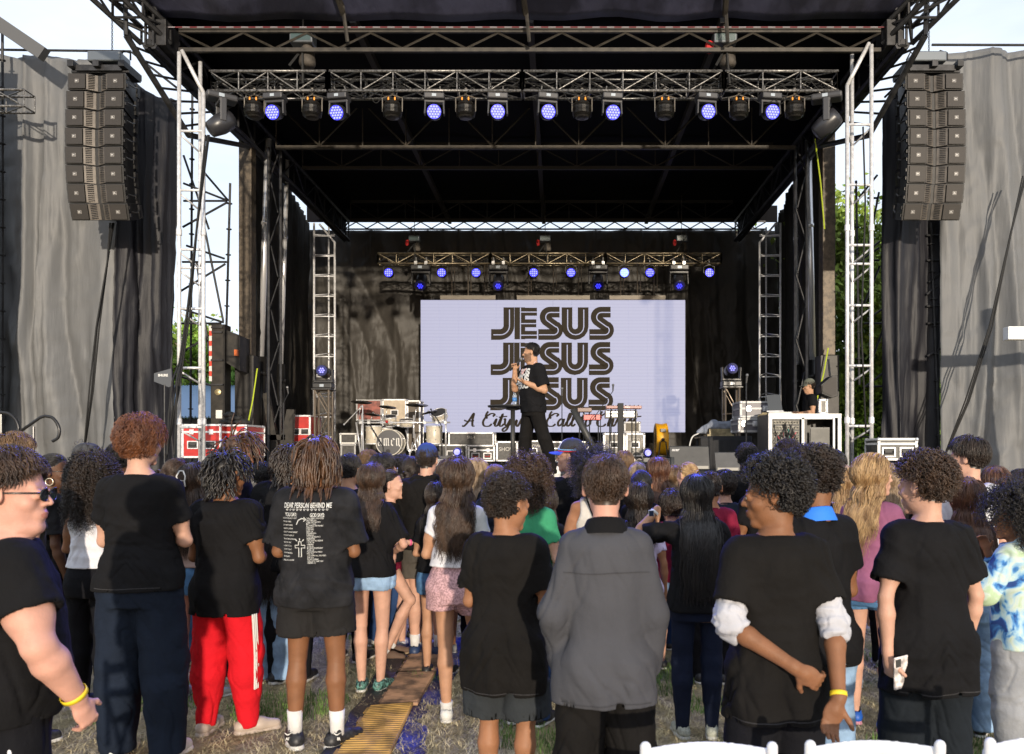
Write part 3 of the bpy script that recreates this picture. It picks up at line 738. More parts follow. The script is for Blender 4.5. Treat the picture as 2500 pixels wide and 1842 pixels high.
def make_hair(info, hair, h, seed):
 st = hair['style']; m = hm(hair['col']); root = info['root']; hc, Rm, hs, f_ = info['hc'], info['Rm'], info['hs'], info['f']
 rg = np.random.default_rng(seed + 3)
 q = hair.get('q', 1.0) * (1.0 if h < .0105 else (.6 if h < .0135 else .38))
 thick = 1.0 if h < .0105 else (1.25 if h < .0135 else 1.6)
 D = {'short': dict(n=2400, L=(.030, .048), r=.0024, vol=.10, g=.5, S=6, off=.008, curl=0, wave=.002),
   'crop': dict(n=1400, L=(.010, .014), r=.0028, vol=.05, g=.1, S=4, off=.002, curl=0, wave=.001),
   'mop': dict(n=2600, L=(.055, .085), r=.0026, vol=.16, g=1.2, S=9, off=.018, curl=0, wave=.004),
   'curly': dict(n=1500, L=(.045, .075), r=.0027, vol=.40, g=.7, S=22, off=.022, curl=.0075, wave=.003),
   'afro': dict(n=1900, L=(.030, .042), r=.0024, vol=.9, g=.10, S=14, off=.016, curl=.0055, wave=.002),
   'long': dict(n=2600, L=(.36, .46), r=.0023, vol=.04, g=1.9, S=20, off=.016, curl=0, wave=.004),
   'wavy': dict(n=2100, L=(.40, .50), r=.0026, vol=.06, g=1.8, S=34, off=.022, curl=0, wave=.009),
   'ringlet': dict(n=900, L=(.38, .50), r=.0027, vol=.3, g=1.4, S=60, off=.030, curl=.009, wave=.005),
   'dreads': dict(n=230, L=(.30, .42), r=.0058, vol=.2, g=1.6, S=18, off=.018, curl=0, wave=.004),
   'twists': dict(n=300, L=(.10, .16), r=.0052, vol=.4, g=1.3, S=14, off=.016, curl=0, wave=.006),
   'sleek': dict(n=1200, L=(.09, .12), r=.0022, vol=.0, g=.0, S=7, off=.003, curl=0, wave=.001)}[st].copy()
 for k in ('n', 'L', 'r', 'vol', 'g', 'S', 'off', 'curl', 'wave'):
  if k in hair: D[k] = hair[k]
 n = int(D['n'] * (q if st not in ('dreads', 'twists') else max(q, .8))); S = D['S'] if h < .0135 else max(5, int(D['S'] * .7))
 d = rg.normal(size=(n * 6, 3)); d /= np.linalg.norm(d, axis=1)[:, None]
 p = HCc + d * (HR - .004)
 ok = (p[:, 2] > hairline(p[:, 1], hair.get('shortback', False))) & ~((np.abs(p[:, 0]) > .07) & (np.abs(p[:, 1] + .004) < .022) & (p[:, 2] < .03))
 p = p[ok][:n]; d = d[ok][:n]; n = len(p)
 crown = HCc + np.array(hair.get('crown', (0, -.05, .085)))
 nrm = d / HR * HR.mean(); nrm /= np.linalg.norm(nrm, axis=1)[:, None]
 fl_ = p - crown
 if hair.get('part'):
  px_ = hair.get('partx', 0.0)
  fl_ = np.stack([np.clip((p[:, 0] - px_) / .02, -1, 1) * np.clip((p[:, 1] + .09) / .07, .15, 1), -.45 - 0 * p[:, 0], np.full(n, -.5)], 1)
 if hair.get('back'): fl_ = np.stack([np.clip(p[:, 0] / .03, -1, 1) * .35, np.full(n, -1.0), np.full(n, -.15)], 1)
 if st == 'sleek': fl_ = np.array((0, -.115, .02 if hair.get('bunz') is None else hair['bunz'])) - p
 fl_ = fl_ + np.array((0, -.018, -.006)) * (0 if hair.get('part') else 1)
 if hair.get('fwd'): fl_ = fl_ + np.array((0, hair['fwd'], 0))
 fl_ = fl_ - nrm * (fl_ * nrm).sum(1)[:, None]; fl_ /= np.linalg.norm(fl_, axis=1)[:, None] + 1e-9
 if st == 'short': up_ = np.clip((p[:, 1] - .035) / .03, 0, 1)[:, None]; fl_ = fl_ * (1 - up_) + up_ * np.array((0, -.25, 1.0))
 fl_ += rg.normal(size=(n, 3)) * {'sleek': .04, 'long': .12, 'wavy': .15, 'mop': .22}.get(st, .28)
 v = fl_ + nrm * (D['vol'] * rg.uniform(.6, 1.2, n))[:, None]; v /= np.linalg.norm(v, axis=1)[:, None]
 Pw = hc + (p * hs) @ Rm.T; Vw = v @ Rm.T
 L = rg.uniform(D['L'][0], D['L'][1], n) * hs
 if st in ('mop', 'curly', 'afro', 'crop'): L = L * np.interp(p[:, 1], [.02, .075], [1, .5])
 if hair.get('shortback'):
  L = L * np.interp(p[:, 2], [-.04, .04, .10], [.25, .6, 1.15])
 if hair.get('trimback') is not None: L = L * np.interp(p[:, 2], [-.07, .0, .08], [hair['trimback'], .8, 1.1])
 if hair.get('frontlen'): L = L * np.interp(p[:, 1], [-.08, .06], [1, hair['frontlen']])
 step = (L / (S - 1))[:, None]
 lay = D['off'] * rg.uniform(.15, 1, n) ** .8
 zs, a, b, cy = body_prof(None, 1, 0, 0, 0); lo_ = .030 if info['top'] else .01
 if info['top']: lo_ = info['top'].get('loose', .018) + .016
 out = [Pw]; cur = Pw.copy(); vel = Vw.copy(); G = np.array((0, 0, -1.0))
 ph = rg.uniform(0, 6.28, n)
 for i in range(1, S):
  t = i / (S - 1)
  vel = vel + G * (D['g'] * 2.2 / S * (L / .12).clip(.6, 3)[:, None] if D['g'] else 0) + rg.normal(size=(n, 3)) * (.02 if D['g'] > 1 else .05)
  vel /= np.linalg.norm(vel, axis=1)[:, None]
  cur = cur + vel * step
  lc = ((cur - hc) @ Rm) / hs
  rr = HR + lay[:, None]
  e = (lc - HCc) / rr; k = np.linalg.norm(e, axis=1); ins = k < 1
  lc2 = np.where(ins[:, None], HCc + e / np.maximum(k, 1e-6)[:, None] * rr, lc)
  kmx = {'short': .005, 'crop': .003, 'mop': .010, 'sleek': .003, 'curly': .022, 'afro': .016, 'long': .006, 'wavy': .010}.get(st)
  if kmx is not None:
   rm = HR + (lay + kmx * hair.get('puff', 1))[:, None]; e2 = (lc2 - HCc) / rm; k2 = np.linalg.norm(e2, axis=1)
   tgt = HCc + e2 / np.maximum(k2, 1e-6)[:, None] * rm; bl_ = (k2 > 1) & (lc2[:, 2] > (-.05 if st in ('long', 'wavy') else -.12))
   lc2 = np.where(bl_[:, None], lc2 * .25 + tgt * .75, lc2)
  cur = hc + (lc2 * hs) @ Rm.T
  nk = np.stack([cur[:, 0] - hc[0] * .3, cur[:, 1] - (hc[1] - .02)], 1); rn = np.linalg.norm(nk, axis=1); lim = (.064 + lay * .9)
  mk = (cur[:, 2] < hc[2] - .03) & (cur[:, 2] > 1.38 * f_) & (rn < lim)
  sc_ = np.where(mk, lim / np.maximum(rn, 1e-6), 1); cur[:, 0] = hc[0] * .3 + nk[:, 0] * sc_; cur[:, 1] = hc[1] - .02 + nk[:, 1] * sc_
  zz = cur[:, 2] / f_; A = (np.interp(zz, zs, a) + lo_) * f_ + lay * .7; B = (np.interp(zz, zs, b) + lo_) * f_ + lay * .7; C = np.interp(zz, zs, cy) * f_
  kk = np.sqrt((cur[:, 0] / A) ** 2 + ((cur[:, 1] - C) / B) ** 2); tb = (zz < 1.49) & (kk < 1)
  ny = np.sqrt(np.maximum(1 - (cur[:, 0] / A) ** 2, .05)) * B * np.where(cur[:, 1] - C <= .02, -1, 1) + C
  cur[:, 1] = np.where(tb, ny, cur[:, 1])
  sx = np.abs(cur[:, 0]) ; ztop = (1.475 - np.maximum(sx / f_ - .07, 0) * .42 + lo_ * .5) * f_
  on = (sx > .07 * f_) & (sx < .20 * f_) & (np.abs(cur[:, 1]) < .06) & (cur[:, 2] < ztop) & (cur[:, 2] > ztop - .10)
  cur[:, 2] = np.where(on, ztop + lay * .4, cur[:, 2]); cur[:, 1] = np.where(on, cur[:, 1] - .012, cur[:, 1])
  out.append(cur.copy())
  vel = (cur - out[-2]); vel /= np.linalg.norm(vel, axis=1)[:, None] + 1e-9
 Pt = np.stack(out, 1)
 ref = Pt - (hc + np.array((0, 0, -.05)) * 0)[None, None, :]; ref[:, :, 2] *= .3; ref /= np.linalg.norm(ref, axis=2)[..., None] + 1e-9
 T = np.linspace(0, 1, S)[None, :]
 arc = T * L[:, None]
 if D['wave']:
  side = np.cross(np.gradient(Pt, axis=1), ref); side /= np.linalg.norm(side, axis=2)[..., None] + 1e-9
  wl = hair.get('wl', {'wavy': .10, 'long': .14, 'dreads': .13, 'twists': .06}.get(st, .05))
  cl = vnoise(np.stack([p[:, 0] * 25, p[:, 1] * 25, p[:, 2] * 25], 1), seed) * 3.0       # neighbours wave together
  Pt = Pt + side * (D['wave'] * np.sin(arc / wl * 6.28 + cl[:, None] + ph[:, None] * .25) * np.minimum(1, T * 3))[..., None] + ref * (D['wave'] * .5 * np.cos(arc / wl * 6.28 + cl[:, None] * 1.3) * np.minimum(1, T * 3))[..., None]
 if D['curl']:
  tt = np.gradient(Pt, axis=1); tt /= np.linalg.norm(tt, axis=2)[..., None] + 1e-9
  u = np.cross(tt, ref + .01); u /= np.linalg.norm(u, axis=2)[..., None] + 1e-9; w_ = np.cross(u, tt)
  an = arc / hair.get('pitch', .030) * 6.28 + ph[:, None]; rc = D['curl'] * np.minimum(1, T * 3)
  Pt = Pt + (u * np.cos(an)[..., None] + w_ * np.sin(an)[..., None]) * rc[..., None] * rg.uniform(.6, 1.3, n)[:, None, None]
 rd = D['r'] * thick * rg.uniform(.7, 1.25, n)[:, None] * (np.ones_like(T) if st in ('dreads', 'twists') else (1 - .75 * T ** 2))
 if st in ('dreads', 'twists'): rd = rd * (1 + .16 * np.sin(arc / .012 * 3.1 + ph[:, None])) * np.where(T > .93, .55, 1)
 if st == 'long' or st == 'wavy': rd[:, 0] *= .6
 V, Q = tubes(Pt, rd, ref, 5 if st in ('dreads', 'twists') else 4, .9 if st in ('dreads', 'twists') else .55)
 Vs, Qs = [V], [Q]; cnt = len(V)
 def addtube(P_, r_, mm=5):
  nonlocal cnt
  rf = P_ - hc; rf = rf / (np.linalg.norm(rf, axis=2)[..., None] + 1e-9)
  v2, q2 = tubes(P_, r_, rf, mm, .8); Vs.append(v2); Qs.append(q2 + cnt); cnt += len(v2)
 if st not in ('crop', 'sleek'):
  na, nb_ = 40, 26; A_, B_ = np.meshgrid(np.arange(na) * 2 * math.pi / na, np.linspace(.01, math.pi - .01, nb_), indexing='ij')
  dd = np.stack([np.sin(B_) * np.cos(A_), np.sin(B_) * np.sin(A_), np.cos(B_)], -1).reshape(-1, 3)
  base_ = HCc + dd * HR; hl_ = hairline(base_[:, 1], hair.get('shortback', False)); k_ = np.clip((base_[:, 2] - hl_) / .03, 0, 1)
  bump_ = vnoise(dd * 9, seed) * .25 + vnoise(dd * 20, seed + 1) * .2
  pp = HCc + dd * (HR - .006 + (D['off'] * hair.get('fill', .75) * k_ * (1 + bump_))[:, None])
  gi = np.arange(na * nb_).reshape(na, nb_); g2 = np.roll(gi, -1, 0)
  qq = np.stack([gi[:, :-1], gi[:, 1:], g2[:, 1:], g2[:, :-1]], -1).reshape(-1, 4)
  okf = (k_[qq].min(1) > 0) & (pp[qq][:, :, 2].mean(1) > -.07)
  Vs.append(hc + (pp * hs) @ Rm.T); Qs.append(qq[okf] + cnt); cnt += len(pp)
 if st == 'sleek' and hair.get('bun'):
  nb = 60; c = hc + Rm @ (np.array((0, -.125, hair.get('bunz', .02))) * hs); t = np.linspace(0, 1, 14)[None, :]
  a0 = rg.uniform(0, 6.28, nb)[:, None]; tilt = rg.uniform(-1, 1, nb)[:, None]; rb = hair['bun'] * rg.uniform(.55, 1, nb)[:, None]
  ang = a0 + t * 4.2
  Pb = c + np.stack([rb * np.cos(ang), rb * .75 * tilt + .004 * np.sin(ang * 3), rb * np.sin(ang)], -1) @ Rm.T
  addtube(Pb, np.full((nb, 14), .0052 * thick))
 if hair.get('pony'):
  npn = int(220 * max(q, .5)); Lp = hair['pony']; S2 = 20; t = np.linspace(0, 1, S2)[None, :]
  c = np.array((0, -.108, hair.get('bunz', .02) if hair.get('bunz') is not None else .02))
  c = hc + Rm @ (c * hs); a0 = rg.uniform(0, 6.28, npn)[:, None]; rr = np.sqrt(rg.uniform(0, 1, npn))[:, None]
  back = Rm @ np.array((0, -1, 0)); lf = Lp * rg.uniform(.75, 1.05, npn)[:, None]
  spread = (.012 + .030 * np.sin(np.minimum(t * 3.2, 2.4)) * .8); wv = hair.get('wavep', .008) * np.sin(t * lf / .08 * 6.28 + a0 * .4)
  out_ = .035 * np.minimum(t * 5, 1) ; zz = c[2] - lf * t + .02 * np.sin(np.minimum(t * 6, 3.14))
  Xp = c[0] + back[0] * out_ + rr * np.cos(a0) * spread + wv; Yp = c[1] + back[1] * out_ + rr * np.sin(a0) * spread * .7
  A = (np.interp(zz / f_, zs, a) + lo_) * f_; B = (np.interp(zz / f_, zs, b) + lo_) * f_ + .012; C = np.interp(zz / f_, zs, cy) * f_
  lim = C - np.sqrt(np.maximum(1 - (Xp / A) ** 2, .02)) * B; Yp = np.where((zz < 1.47 * f_) & (np.abs(Xp) < A), np.minimum(Yp, lim + rr * .015), Yp)
  addtube(np.stack([Xp, Yp, zz], -1), (hair.get('pr', .0045) * thick * (1 - .6 * t ** 2)) * np.ones((npn, 1)), 4)
 V = np.vstack(Vs); Q = np.vstack(Qs)
 np_mesh('hair', V, Q, m, root, True)
# ------------------------------------------------------------------ worn things
def hp(info, v): return info['hc'] + info['Rm'] @ (np.array(v, float) * info['hs'])
def sunglasses(info, m=None, lens=None, thin=False):
 m = m or M('glasses_black', (.012, .012, .012), .25); lens = lens or M('lens_dark', (.02, .02, .025), .08)
 b = MB(); r = .0022 if not thin else .0013
 for q in (-1, 1):
  pts = [hp(info, (q * (.033 + .026 * math.cos(t)), .113 - .006 * abs(math.cos(t)), .001 + .020 * math.sin(t))) for t in np.linspace(0, 6.28, 16, endpoint=False)]
  b.path(pts, r * 1.3, 6, closed=True)
  b.path([hp(info, (q * .059, .106, .008)), hp(info, (q * .078, .09, .008)), hp(info, (q * .082, .0, .004)), hp(info, (q * .083, -.012, -.006))], r * 1.5, 6)
 b.path([hp(info, (-.008, .113, .004)), hp(info, (0, .117, .007)), hp(info, (.008, .113, .004))], r * 1.3, 6)
 o = b.build('glasses', m, info['root'], True)
 l = MB()
 for q in (-1, 1):
  c = hp(info, (q * .033, .112, .001)); n = 16
  v = [c] + [hp(info, (q * (.033 + .025 * math.cos(t)), .111 - .005 * abs(math.cos(t)), .001 + .019 * math.sin(t))) for t in np.linspace(0, 6.28, n, endpoint=False)]
  l.add(v, [[0, 1 + i, 1 + (i + 1) % n] for i in range(n)])
 l.build('lens', lens, o)
def cap(info, m, brim=None, back=True, band=None, panel=None):
 """baseball cap, brim to the front of the head unless back"""
 root = info['root']; b = MB(); n = 26; k = 9; R_ = HR + np.array((.010, .012, .012)); vs = []
 for j in range(k):
  t = j / (k - 1) * math.pi / 2 * .97
  for i in range(n):
   a = 2 * math.pi * i / n
   dr = math.cos(t * .92); z = math.sin(t)
   vs.append(hp(info, HCc + np.array((R_[0] * dr * math.cos(a), R_[1] * dr * math.sin(a), .002 + R_[2] * 1.06 * z - .012 * math.sin(a) * -1 * (1 - z) * (-1 if back else 1) * -1))))
 fs = [[j * n + i, j * n + (i + 1) % n, (j + 1) * n + (i + 1) % n, (j + 1) * n + i] for j in range(k - 1) for i in range(n)]
 fs.append(list(range((k - 1) * n, k * n)))
 if back:                                 # the opening above the strap faces the back of the head when brim is forward
  fs = [f for f in fs if not (len(f) == 4 and f[0] // n < 2 and abs((f[0] % n) - n * 3 / 4 + .5) < 2)]
 mi = None
 mm = [m]
 b.add(vs, fs)
 if panel:
  mm = [m, panel]; b.mi = [1 if (len(f) == 4 and (f[0] % n) in (5, 6, 7, 8) ) else 0 for f in fs]
 o = b.build('cap', mm, root, True); sol = o.modifiers.new('thick', 'SOLIDIFY'); sol.thickness = .003
 o2 = MB(); vs = []; nn = 12
 for j in range(5):
  u = j / 4
  for i in range(nn + 1):
   a = math.pi * (.14 + .72 * i / nn)
   r = 1 + .72 * u * (math.sin(a) ** .7)
   vs.append(hp(info, HCc + np.array((R_[0] * math.cos(a) * (1 + .10 * u), R_[1] * (math.sin(a) + .70 * u * math.sin(a) ** 1.2), .004 - .022 * u * abs(math.cos(a)) - .008 * u))))
 o2.add(vs, [[j * (nn + 1) + i, j * (nn + 1) + i + 1, (j + 1) * (nn + 1) + i + 1, (j + 1) * (nn + 1) + i] for j in range(4) for i in range(nn)])
 bo = o2.build('brim', brim or m, o, True); sol = bo.modifiers.new('thick', 'SOLIDIFY'); sol.thickness = .004
 bt = MB(); bt.sphere(hp(info, HCc + np.array((0, 0, R_[2] * 1.06 + .003))), .006, 8); bt.build('button', brim or m, o, True)
 if band:
  for (mm_, dz) in band:
   q = MB(); q.path([hp(info, HCc + np.array(((R_[0] + .002) * math.cos(a), (R_[1] + .002) * math.sin(a), .012 + dz + .012 * math.cos(a * 1.0)))) for a in np.linspace(-.5, 3.6, 22)], .004, 6); q.build('band', mm_, o, True)
 return o
def wristband(info, k, m, t=.88, r=.031, name='wristband'):
 e, w_ = info['EL'][k], info['WR'][k]; d = norm(w_ - e); c = e + (w_ - e) * t
 b = MB(); u = norm(np.cross(d, (0, 0, 1.0) if abs(d[2]) < .9 else (1, 0, 0))); v = np.cross(d, u); n = 20; vs = []
 for rr, dd in ((r, -.008), (r, .008), (r - .002, .008), (r - .002, -.008)):
  for i in range(n):
   a = 6.2832 * i / n; vs.append(c + d * dd + (u * math.cos(a) + v * math.sin(a)) * rr)
 b.add(vs, [[j * n + i, j * n + (i + 1) % n, ((j + 1) % 4) * n + (i + 1) % n, ((j + 1) % 4) * n + i] for j in range(4) for i in range(n)])
 return b.build(name, m, info['root'], True)
def w2(info, v):
 """person space to world"""
 r = info['root']; c, s = math.cos(r.rotation_euler.z), math.sin(r.rotation_euler.z)
 return Vector((r.location.x + v[0] * c - v[1] * s, r.location.y + v[0] * s + v[1] * c, r.location.z + v[2]))
def print_on(info, V, F, m, name='print', side=-1, off=.004, parent=None):
 """lay flat artwork (x, z in person space) on the cloth by casting along y"""
 from mathutils.bvhtree import BVHTree
 o = info['top_obj']; me = o.data
 bv = BVHTree.FromPolygons([v.co[:] for v in me.vertices], [p.vertices[:] for p in me.polygons])
 out = []
 for x_, y_, z_ in V:
  hit = bv.ray_cast(Vector((x_, side * 1.0, z_)), Vector((0, -side, 0)))
  yy = hit[0].y + side * off if hit[0] is not None else side * .1
  out.append((x_, yy, z_))
 b = MB(); b.add(out, F); return b.build(name, m, parent or o)
def phone(loc, rot, m=None, label='', cat='phone', case=None):
 o = thing('phone', label, cat, loc); o.rotation_euler = rot
 b = MB(); b.box((0, 0, 0), (.072, .0085, .148)); b.build('case', case or M('phone_black', (.02, .02, .022), .3), o, bevel=.004)
 s = MB(); s.box((0, .0048, 0), (.066, .001, .140)); s.build('screen', M('phone_glass', (.01, .01, .012), .08), o)
 c = MB()
 c.box((-.018, -.0055, .048), (.026, .004, .036)); c.build('camera_bump', M('phone_bump', (.05, .05, .05), .3), o, bevel=.003)
 return o
# ================================================================== materials of the place
alu = M('aluminium', (.66, .66, .67), .42, .3, var=.12, vscale=20)
alu_dark = M('black_truss_paint', (.15, .145, .14), .36, .5, var=.5, vscale=30)
steel_br = M('bronze_steel', (.070, .054, .037), .5, .3, var=.35, vscale=12, bump=.1)
roof_steel = M('roof_steel', (.032, .026, .019), .6, .2, var=.3)
steel_dk = M('dark_steel', (.022, .022, .024), .5, .3, var=.4, vscale=8)
chrome = M('chrome', (.66, .66, .67), .24, .55)
blackp = M('black_plastic', (.018, .018, .019), .42, var=.2, vscale=10)
greyp = M('grey_plastic', (.038, .038, .042), .45)
rubber = M('rubber', (.012, .012, .012), .8)
whitep = M('white_paint', (.62, .61, .58), .45, var=.06)
redp = M('red_laminate', (.42, .022, .018), .35, var=.12, vscale=6)
case_blk = M('case_laminate', (.035, .033, .031), .5, var=.3, vscale=14, bump=.1)
amber = M('amber_lamp', (.6, .22, .03), .3, emit=(1.0, .34, .04), estr=.5)
def drape_mat(name, col, tr=.0):
 m = M(name, col, rough=.55, var=.08, vscale=1.3, bump=.35, bscale=5.0, stretch=(1, 1, .13 if 'back' not in name else .5), spec=.35, detail=7)
 for n in m.node_tree.nodes:
  if n.type == 'BUMP': n.inputs['Distance'].default_value = .07
 return m
scrim_grey = drape_mat('grey_mesh_scrim', (.125, .128, .132)); drape_black = drape_mat('black_drape', (.011, .011, .015)); drape_back = drape_mat('backdrop_cloth', (.042, .038, .033))
# ------------------------------------------------------------------ ground
DK = 1.34
def ground():
 m, nt, b = principled('dry_grass_ground'); L = nt.links
 tc = nt.nodes.new("ShaderNodeTexCoord")
 n1 = nt.nodes.new("ShaderNodeTexNoise"); n1.inputs['Scale'].default_value = .9; n1.inputs['Detail'].default_value = 5
 n2 = nt.nodes.new("ShaderNodeTexNoise"); n2.inputs['Scale'].default_value = 24; n2.inputs['Detail'].default_value = 8; n2.inputs['Roughness'].default_value = .75
 mpn = nt.nodes.new("ShaderNodeMapping"); mpn.inputs['Scale'].default_value = (1, .6, 1)
 L.new(tc.outputs['Object'], mpn.inputs[0]); L.new(tc.outputs['Object'], n1.inputs[0]); L.new(mpn.outputs[0], n2.inputs[0])
 r1 = nt.nodes.new("ShaderNodeValToRGB"); r1.color_ramp.elements[0].position = .52; r1.color_ramp.elements[0].color = (.34, .28, .165, 1)
 r1.color_ramp.elements[1].position = .66; r1.color_ramp.elements[1].color = (.14, .175, .06, 1)
 r2 = nt.nodes.new("ShaderNodeValToRGB"); r2.color_ramp.elements[0].position = .3; r2.color_ramp.elements[0].color = (.35, .35, .35, 1)
 r2.color_ramp.elements[1].position = .7; r2.color_ramp.elements[1].color = (1.5, 1.45, 1.35, 1)
 mul = nt.nodes.new("ShaderNodeMixRGB"); mul.blend_type = 'MULTIPLY'; mul.inputs[0].default_value = 1
 L.new(n1.outputs[0], r1.inputs[0]); L.new(n2.outputs[0], r2.inputs[0]); L.new(r1.outputs[0], mul.inputs[1]); L.new(r2.outputs[0], mul.inputs[2])
 L.new(mul.outputs[0], b.inputs['Base Color']); b.inputs['Roughness'].default_value = .95
 bp = nt.nodes.new("ShaderNodeBump"); bp.inputs['Strength'].default_value = .9; bp.inputs['Distance'].default_value = .03
 L.new(n2.outputs[0], bp.inputs['Height']); L.new(bp.outputs[0], b.inputs['Normal'])
 g = MB(); g.add([(-400, -60, 0), (400, -60, 0), (400, 900, 0), (-400, 900, 0)], [[0, 1, 2, 3]])
 tag(g.build('ground', m), kind='structure')
 n = 90000; d = 3.6 + 5.6 * rng.uniform(0, 1, n) ** 1.25; x = (rng.uniform(-80, 2600, n) - PX) * d / F
 pt = np.stack([x, d, np.zeros(n)], 1); green = vnoise(pt * 1.1, 4) + .6 * vnoise(pt * 3.1, 9)
 isg = green > .42
 hgt = np.where(isg, rng.uniform(.02, .055, n), rng.uniform(.008, .03, n)); wd = np.where(isg, .0026, .0019)
 ln = np.where(isg, rng.uniform(.01, .03, n), rng.uniform(.03, .08, n)); a = rng.uniform(0, 6.28, n)
 dv = np.stack([np.cos(a), np.sin(a), 0 * a], 1); sv = np.stack([-np.sin(a), np.cos(a), 0 * a], 1) * wd[:, None]
 b0 = pt.copy(); md = pt + dv * (ln * .45)[:, None] + np.array((0, 0, 1)) * (hgt * .7)[:, None]; tp = pt + dv * ln[:, None] + np.array((0, 0, 1)) * hgt[:, None]
 V = np.stack([b0 - sv, b0 + sv, md + sv * .7, md - sv * .7, tp + sv * .15, tp - sv * .15], 1).reshape(-1, 3)
 k = np.arange(n)[:, None] * 6; Q = np.concatenate([k + np.array([[0, 1, 2, 3]]), k + np.array([[3, 2, 4, 5]])], 0)
 mi = np.concatenate([isg, isg]).astype(int)
 o = np_mesh('grass', V, Q, [M('straw', (.50, .42, .25), .9, var=.35, vscale=9), M('green_blade', (.11, .19, .04), .8, var=.4, vscale=5)], None, False, mi)
 tag(o, 'short dry straw coloured grass with green tufts under the crowd', 'grass', kind='stuff')
ground()
# ------------------------------------------------------------------ trusses
def truss(mb, a, b, w_, hgt, bay, r=.025, rb=.013, side=(1, 0, 0), up=(0, 0, 1), planes='fbtu', mid=True, n=6):
 a = np.array(a, float); b = np.array(b, float); L = np.linalg.norm(b - a); nb = max(1, int(round(L / bay)))
 S, U = np.array(side, float) * w_ / 2, np.array(up, float) * hgt / 2
 c = {(i, j): (a + S * i + U * j, b + S * i + U * j) for i in (-1, 1) for j in (-1, 1)}
 for p, q in c.values(): mb.tube(p, q, r, n=n)
 at = lambda key, t: c[key][0] + (c[key][1] - c[key][0]) * t
 for (k1, k2, fl_) in (((-1, -1), (-1, 1), 'f'), ((1, -1), (1, 1), 'b'), ((-1, 1), (1, 1), 't'), ((-1, -1), (1, -1), 'u')):
  if fl_ not in planes: continue
  for i in range(nb + 1):
   if mid or i in (0, nb): mb.tube(at(k1, i / nb), at(k2, i / nb), rb, n=5, cap=False)
  for i in range(nb):
   if i % 2: mb.tube(at(k1, i / nb), at(k2, (i + 1) / nb), rb, n=5, cap=False)
   else: mb.tube(at(k2, i / nb), at(k1, (i + 1) / nb), rb, n=5, cap=False)
def tri_tower(name, label, x, y, z0, z1, wd, flip, m, cut=True):
 """three legged ladder tower: two legs toward the crowd, one behind; horizontals and V braces"""
 t = thing(name, label, 'truss tower', (x, y, 0), 0, 'silver truss towers beside the stage')
 b = MB(); hx = wd / 2; r = .030
 legs = [(-hx, 0), (hx, 0), (0, wd * .85)]
 for i, (lx, ly) in enumerate(legs):
  top = z1 - (.62 if (cut and ((i == 1) == (flip > 0)) and i < 2) else 0)
  bot = z0
  b.tube((lx, ly, bot), (lx, ly, top), r, n=10)
  if top < z1 - .1: b.tube((lx, ly, top), (lx - flip * wd * .95, ly + .05, z1 + .05), r, n=10)
 b.build('frame', m, t, True)
 z = z0 + .25; i = 0
 zl = z1 - .75
 seq = [.9, .9, .9, .62, .28] if name != 'x' else [.9]
 while z < zl:
  br = MB(); br.tube((-hx, 0, z), (hx, 0, z), .020, n=8)
  br.tube((-hx, 0, z - .04), (0, wd * .85, z - .22), .014, n=6); br.tube((hx, 0, z - .04), (0, wd * .85, z - .22), .014, n=6); br.build('brace', m, t, True)
  z += seq[i % len(seq)] * (zl - z0) / 6.1; i += 1
 for zc in (z0 + (z1 - z0) * .18, z0 + (z1 - z0) * .60):
  c = MB()
  for lx, ly in legs: c.lathe([(r + .002, -.05), (r + .012, -.045), (r + .012, .045), (r + .002, .05)], (lx, ly, zc), 10, cap=False)
  c.build_each('joint', m, t)
 return t
tri_tower('truss_tower', 'tall silver triangular truss tower left of the stage opening', X(467, 12.5), 12.5, .9, Z(128, 12.5), .37, 1, alu)
tri_tower('truss_tower', 'tall silver triangular truss tower right of the stage opening', X(2098, 12.5), 12.5, .9, Z(110, 12.5), .37, -1, alu)
for (px, lab, fl_) in ((792, 'slim ladder truss tower inside the stage left of the screen, lit golden', 1), (1880, 'slim ladder truss tower inside the stage right of the screen', -1)):
 d = 19.0; t = thing('ladder_tower', lab, 'truss tower', (X(px, d), d, DK), 0, 'inner ladder towers')
 b = MB(); zt = Z(545, d) - DK; hx = .24
 for sx in (-1, 1): b.tube((sx * hx, 0, 0), (sx * hx, 0, zt - (.45 if sx == fl_ else 0)), .026, n=8)
 b.tube((fl_ * hx, 0, zt - .45), (-fl_ * hx * .6, .1, zt), .024, n=8); b.tube((0, .36, 0), (0, .36, zt), .02, n=8)
 b.build('frame', alu, t, True)
 z = .2
 for i in range(12):
  r = MB(); r.tube((-hx, 0, z), (hx, 0, z), .016, n=6); r.tube((-hx, 0, z + .03), (0, .36, z + .12), .012, n=5); r.tube((hx, 0, z + .03), (0, .36, z + .12), .012, n=5); z += (zt - .5) / 11; r.build('rung', alu, t, True)
# ------------------------------------------------------------------ the stage itself
st = thing('mobile_stage', 'large black mobile concert stage with a flat truss roof and raised deck', 'stage', (-.5, 10, 0))
def S_(name, mb, m, parent=st, smooth=False, bevel=0):
 mb.v = [v - np.array((-.5, 10, 0)) for v in mb.v]; return mb.build(name, m, parent, smooth, bevel=bevel)
b = MB(); b.bbox(-7.1, 5.9, 10.2, 26.6, DK - .12, DK)
S_('deck', b, M('stage_deck', (.05, .05, .055), .55, var=.4, vscale=5, bump=.2))
b = MB(); b.bbox(-7.05, 5.85, 10.23, 10.26, .02, DK - .12); S_('skirt', b, drape_mat('skirt_black', (.014, .014, .017)))
b = MB(); b.bbox(-7.1, 5.9, 10.185, 10.2, DK - .09, DK + .004); S_('deck_edge', b, alu_dark)
roofm = M('roof_skin', (.036, .038, .066), .45, var=.5, vscale=2.0, bump=.9, bscale=7, detail=8, stretch=(1, .35, 1))
b = MB()
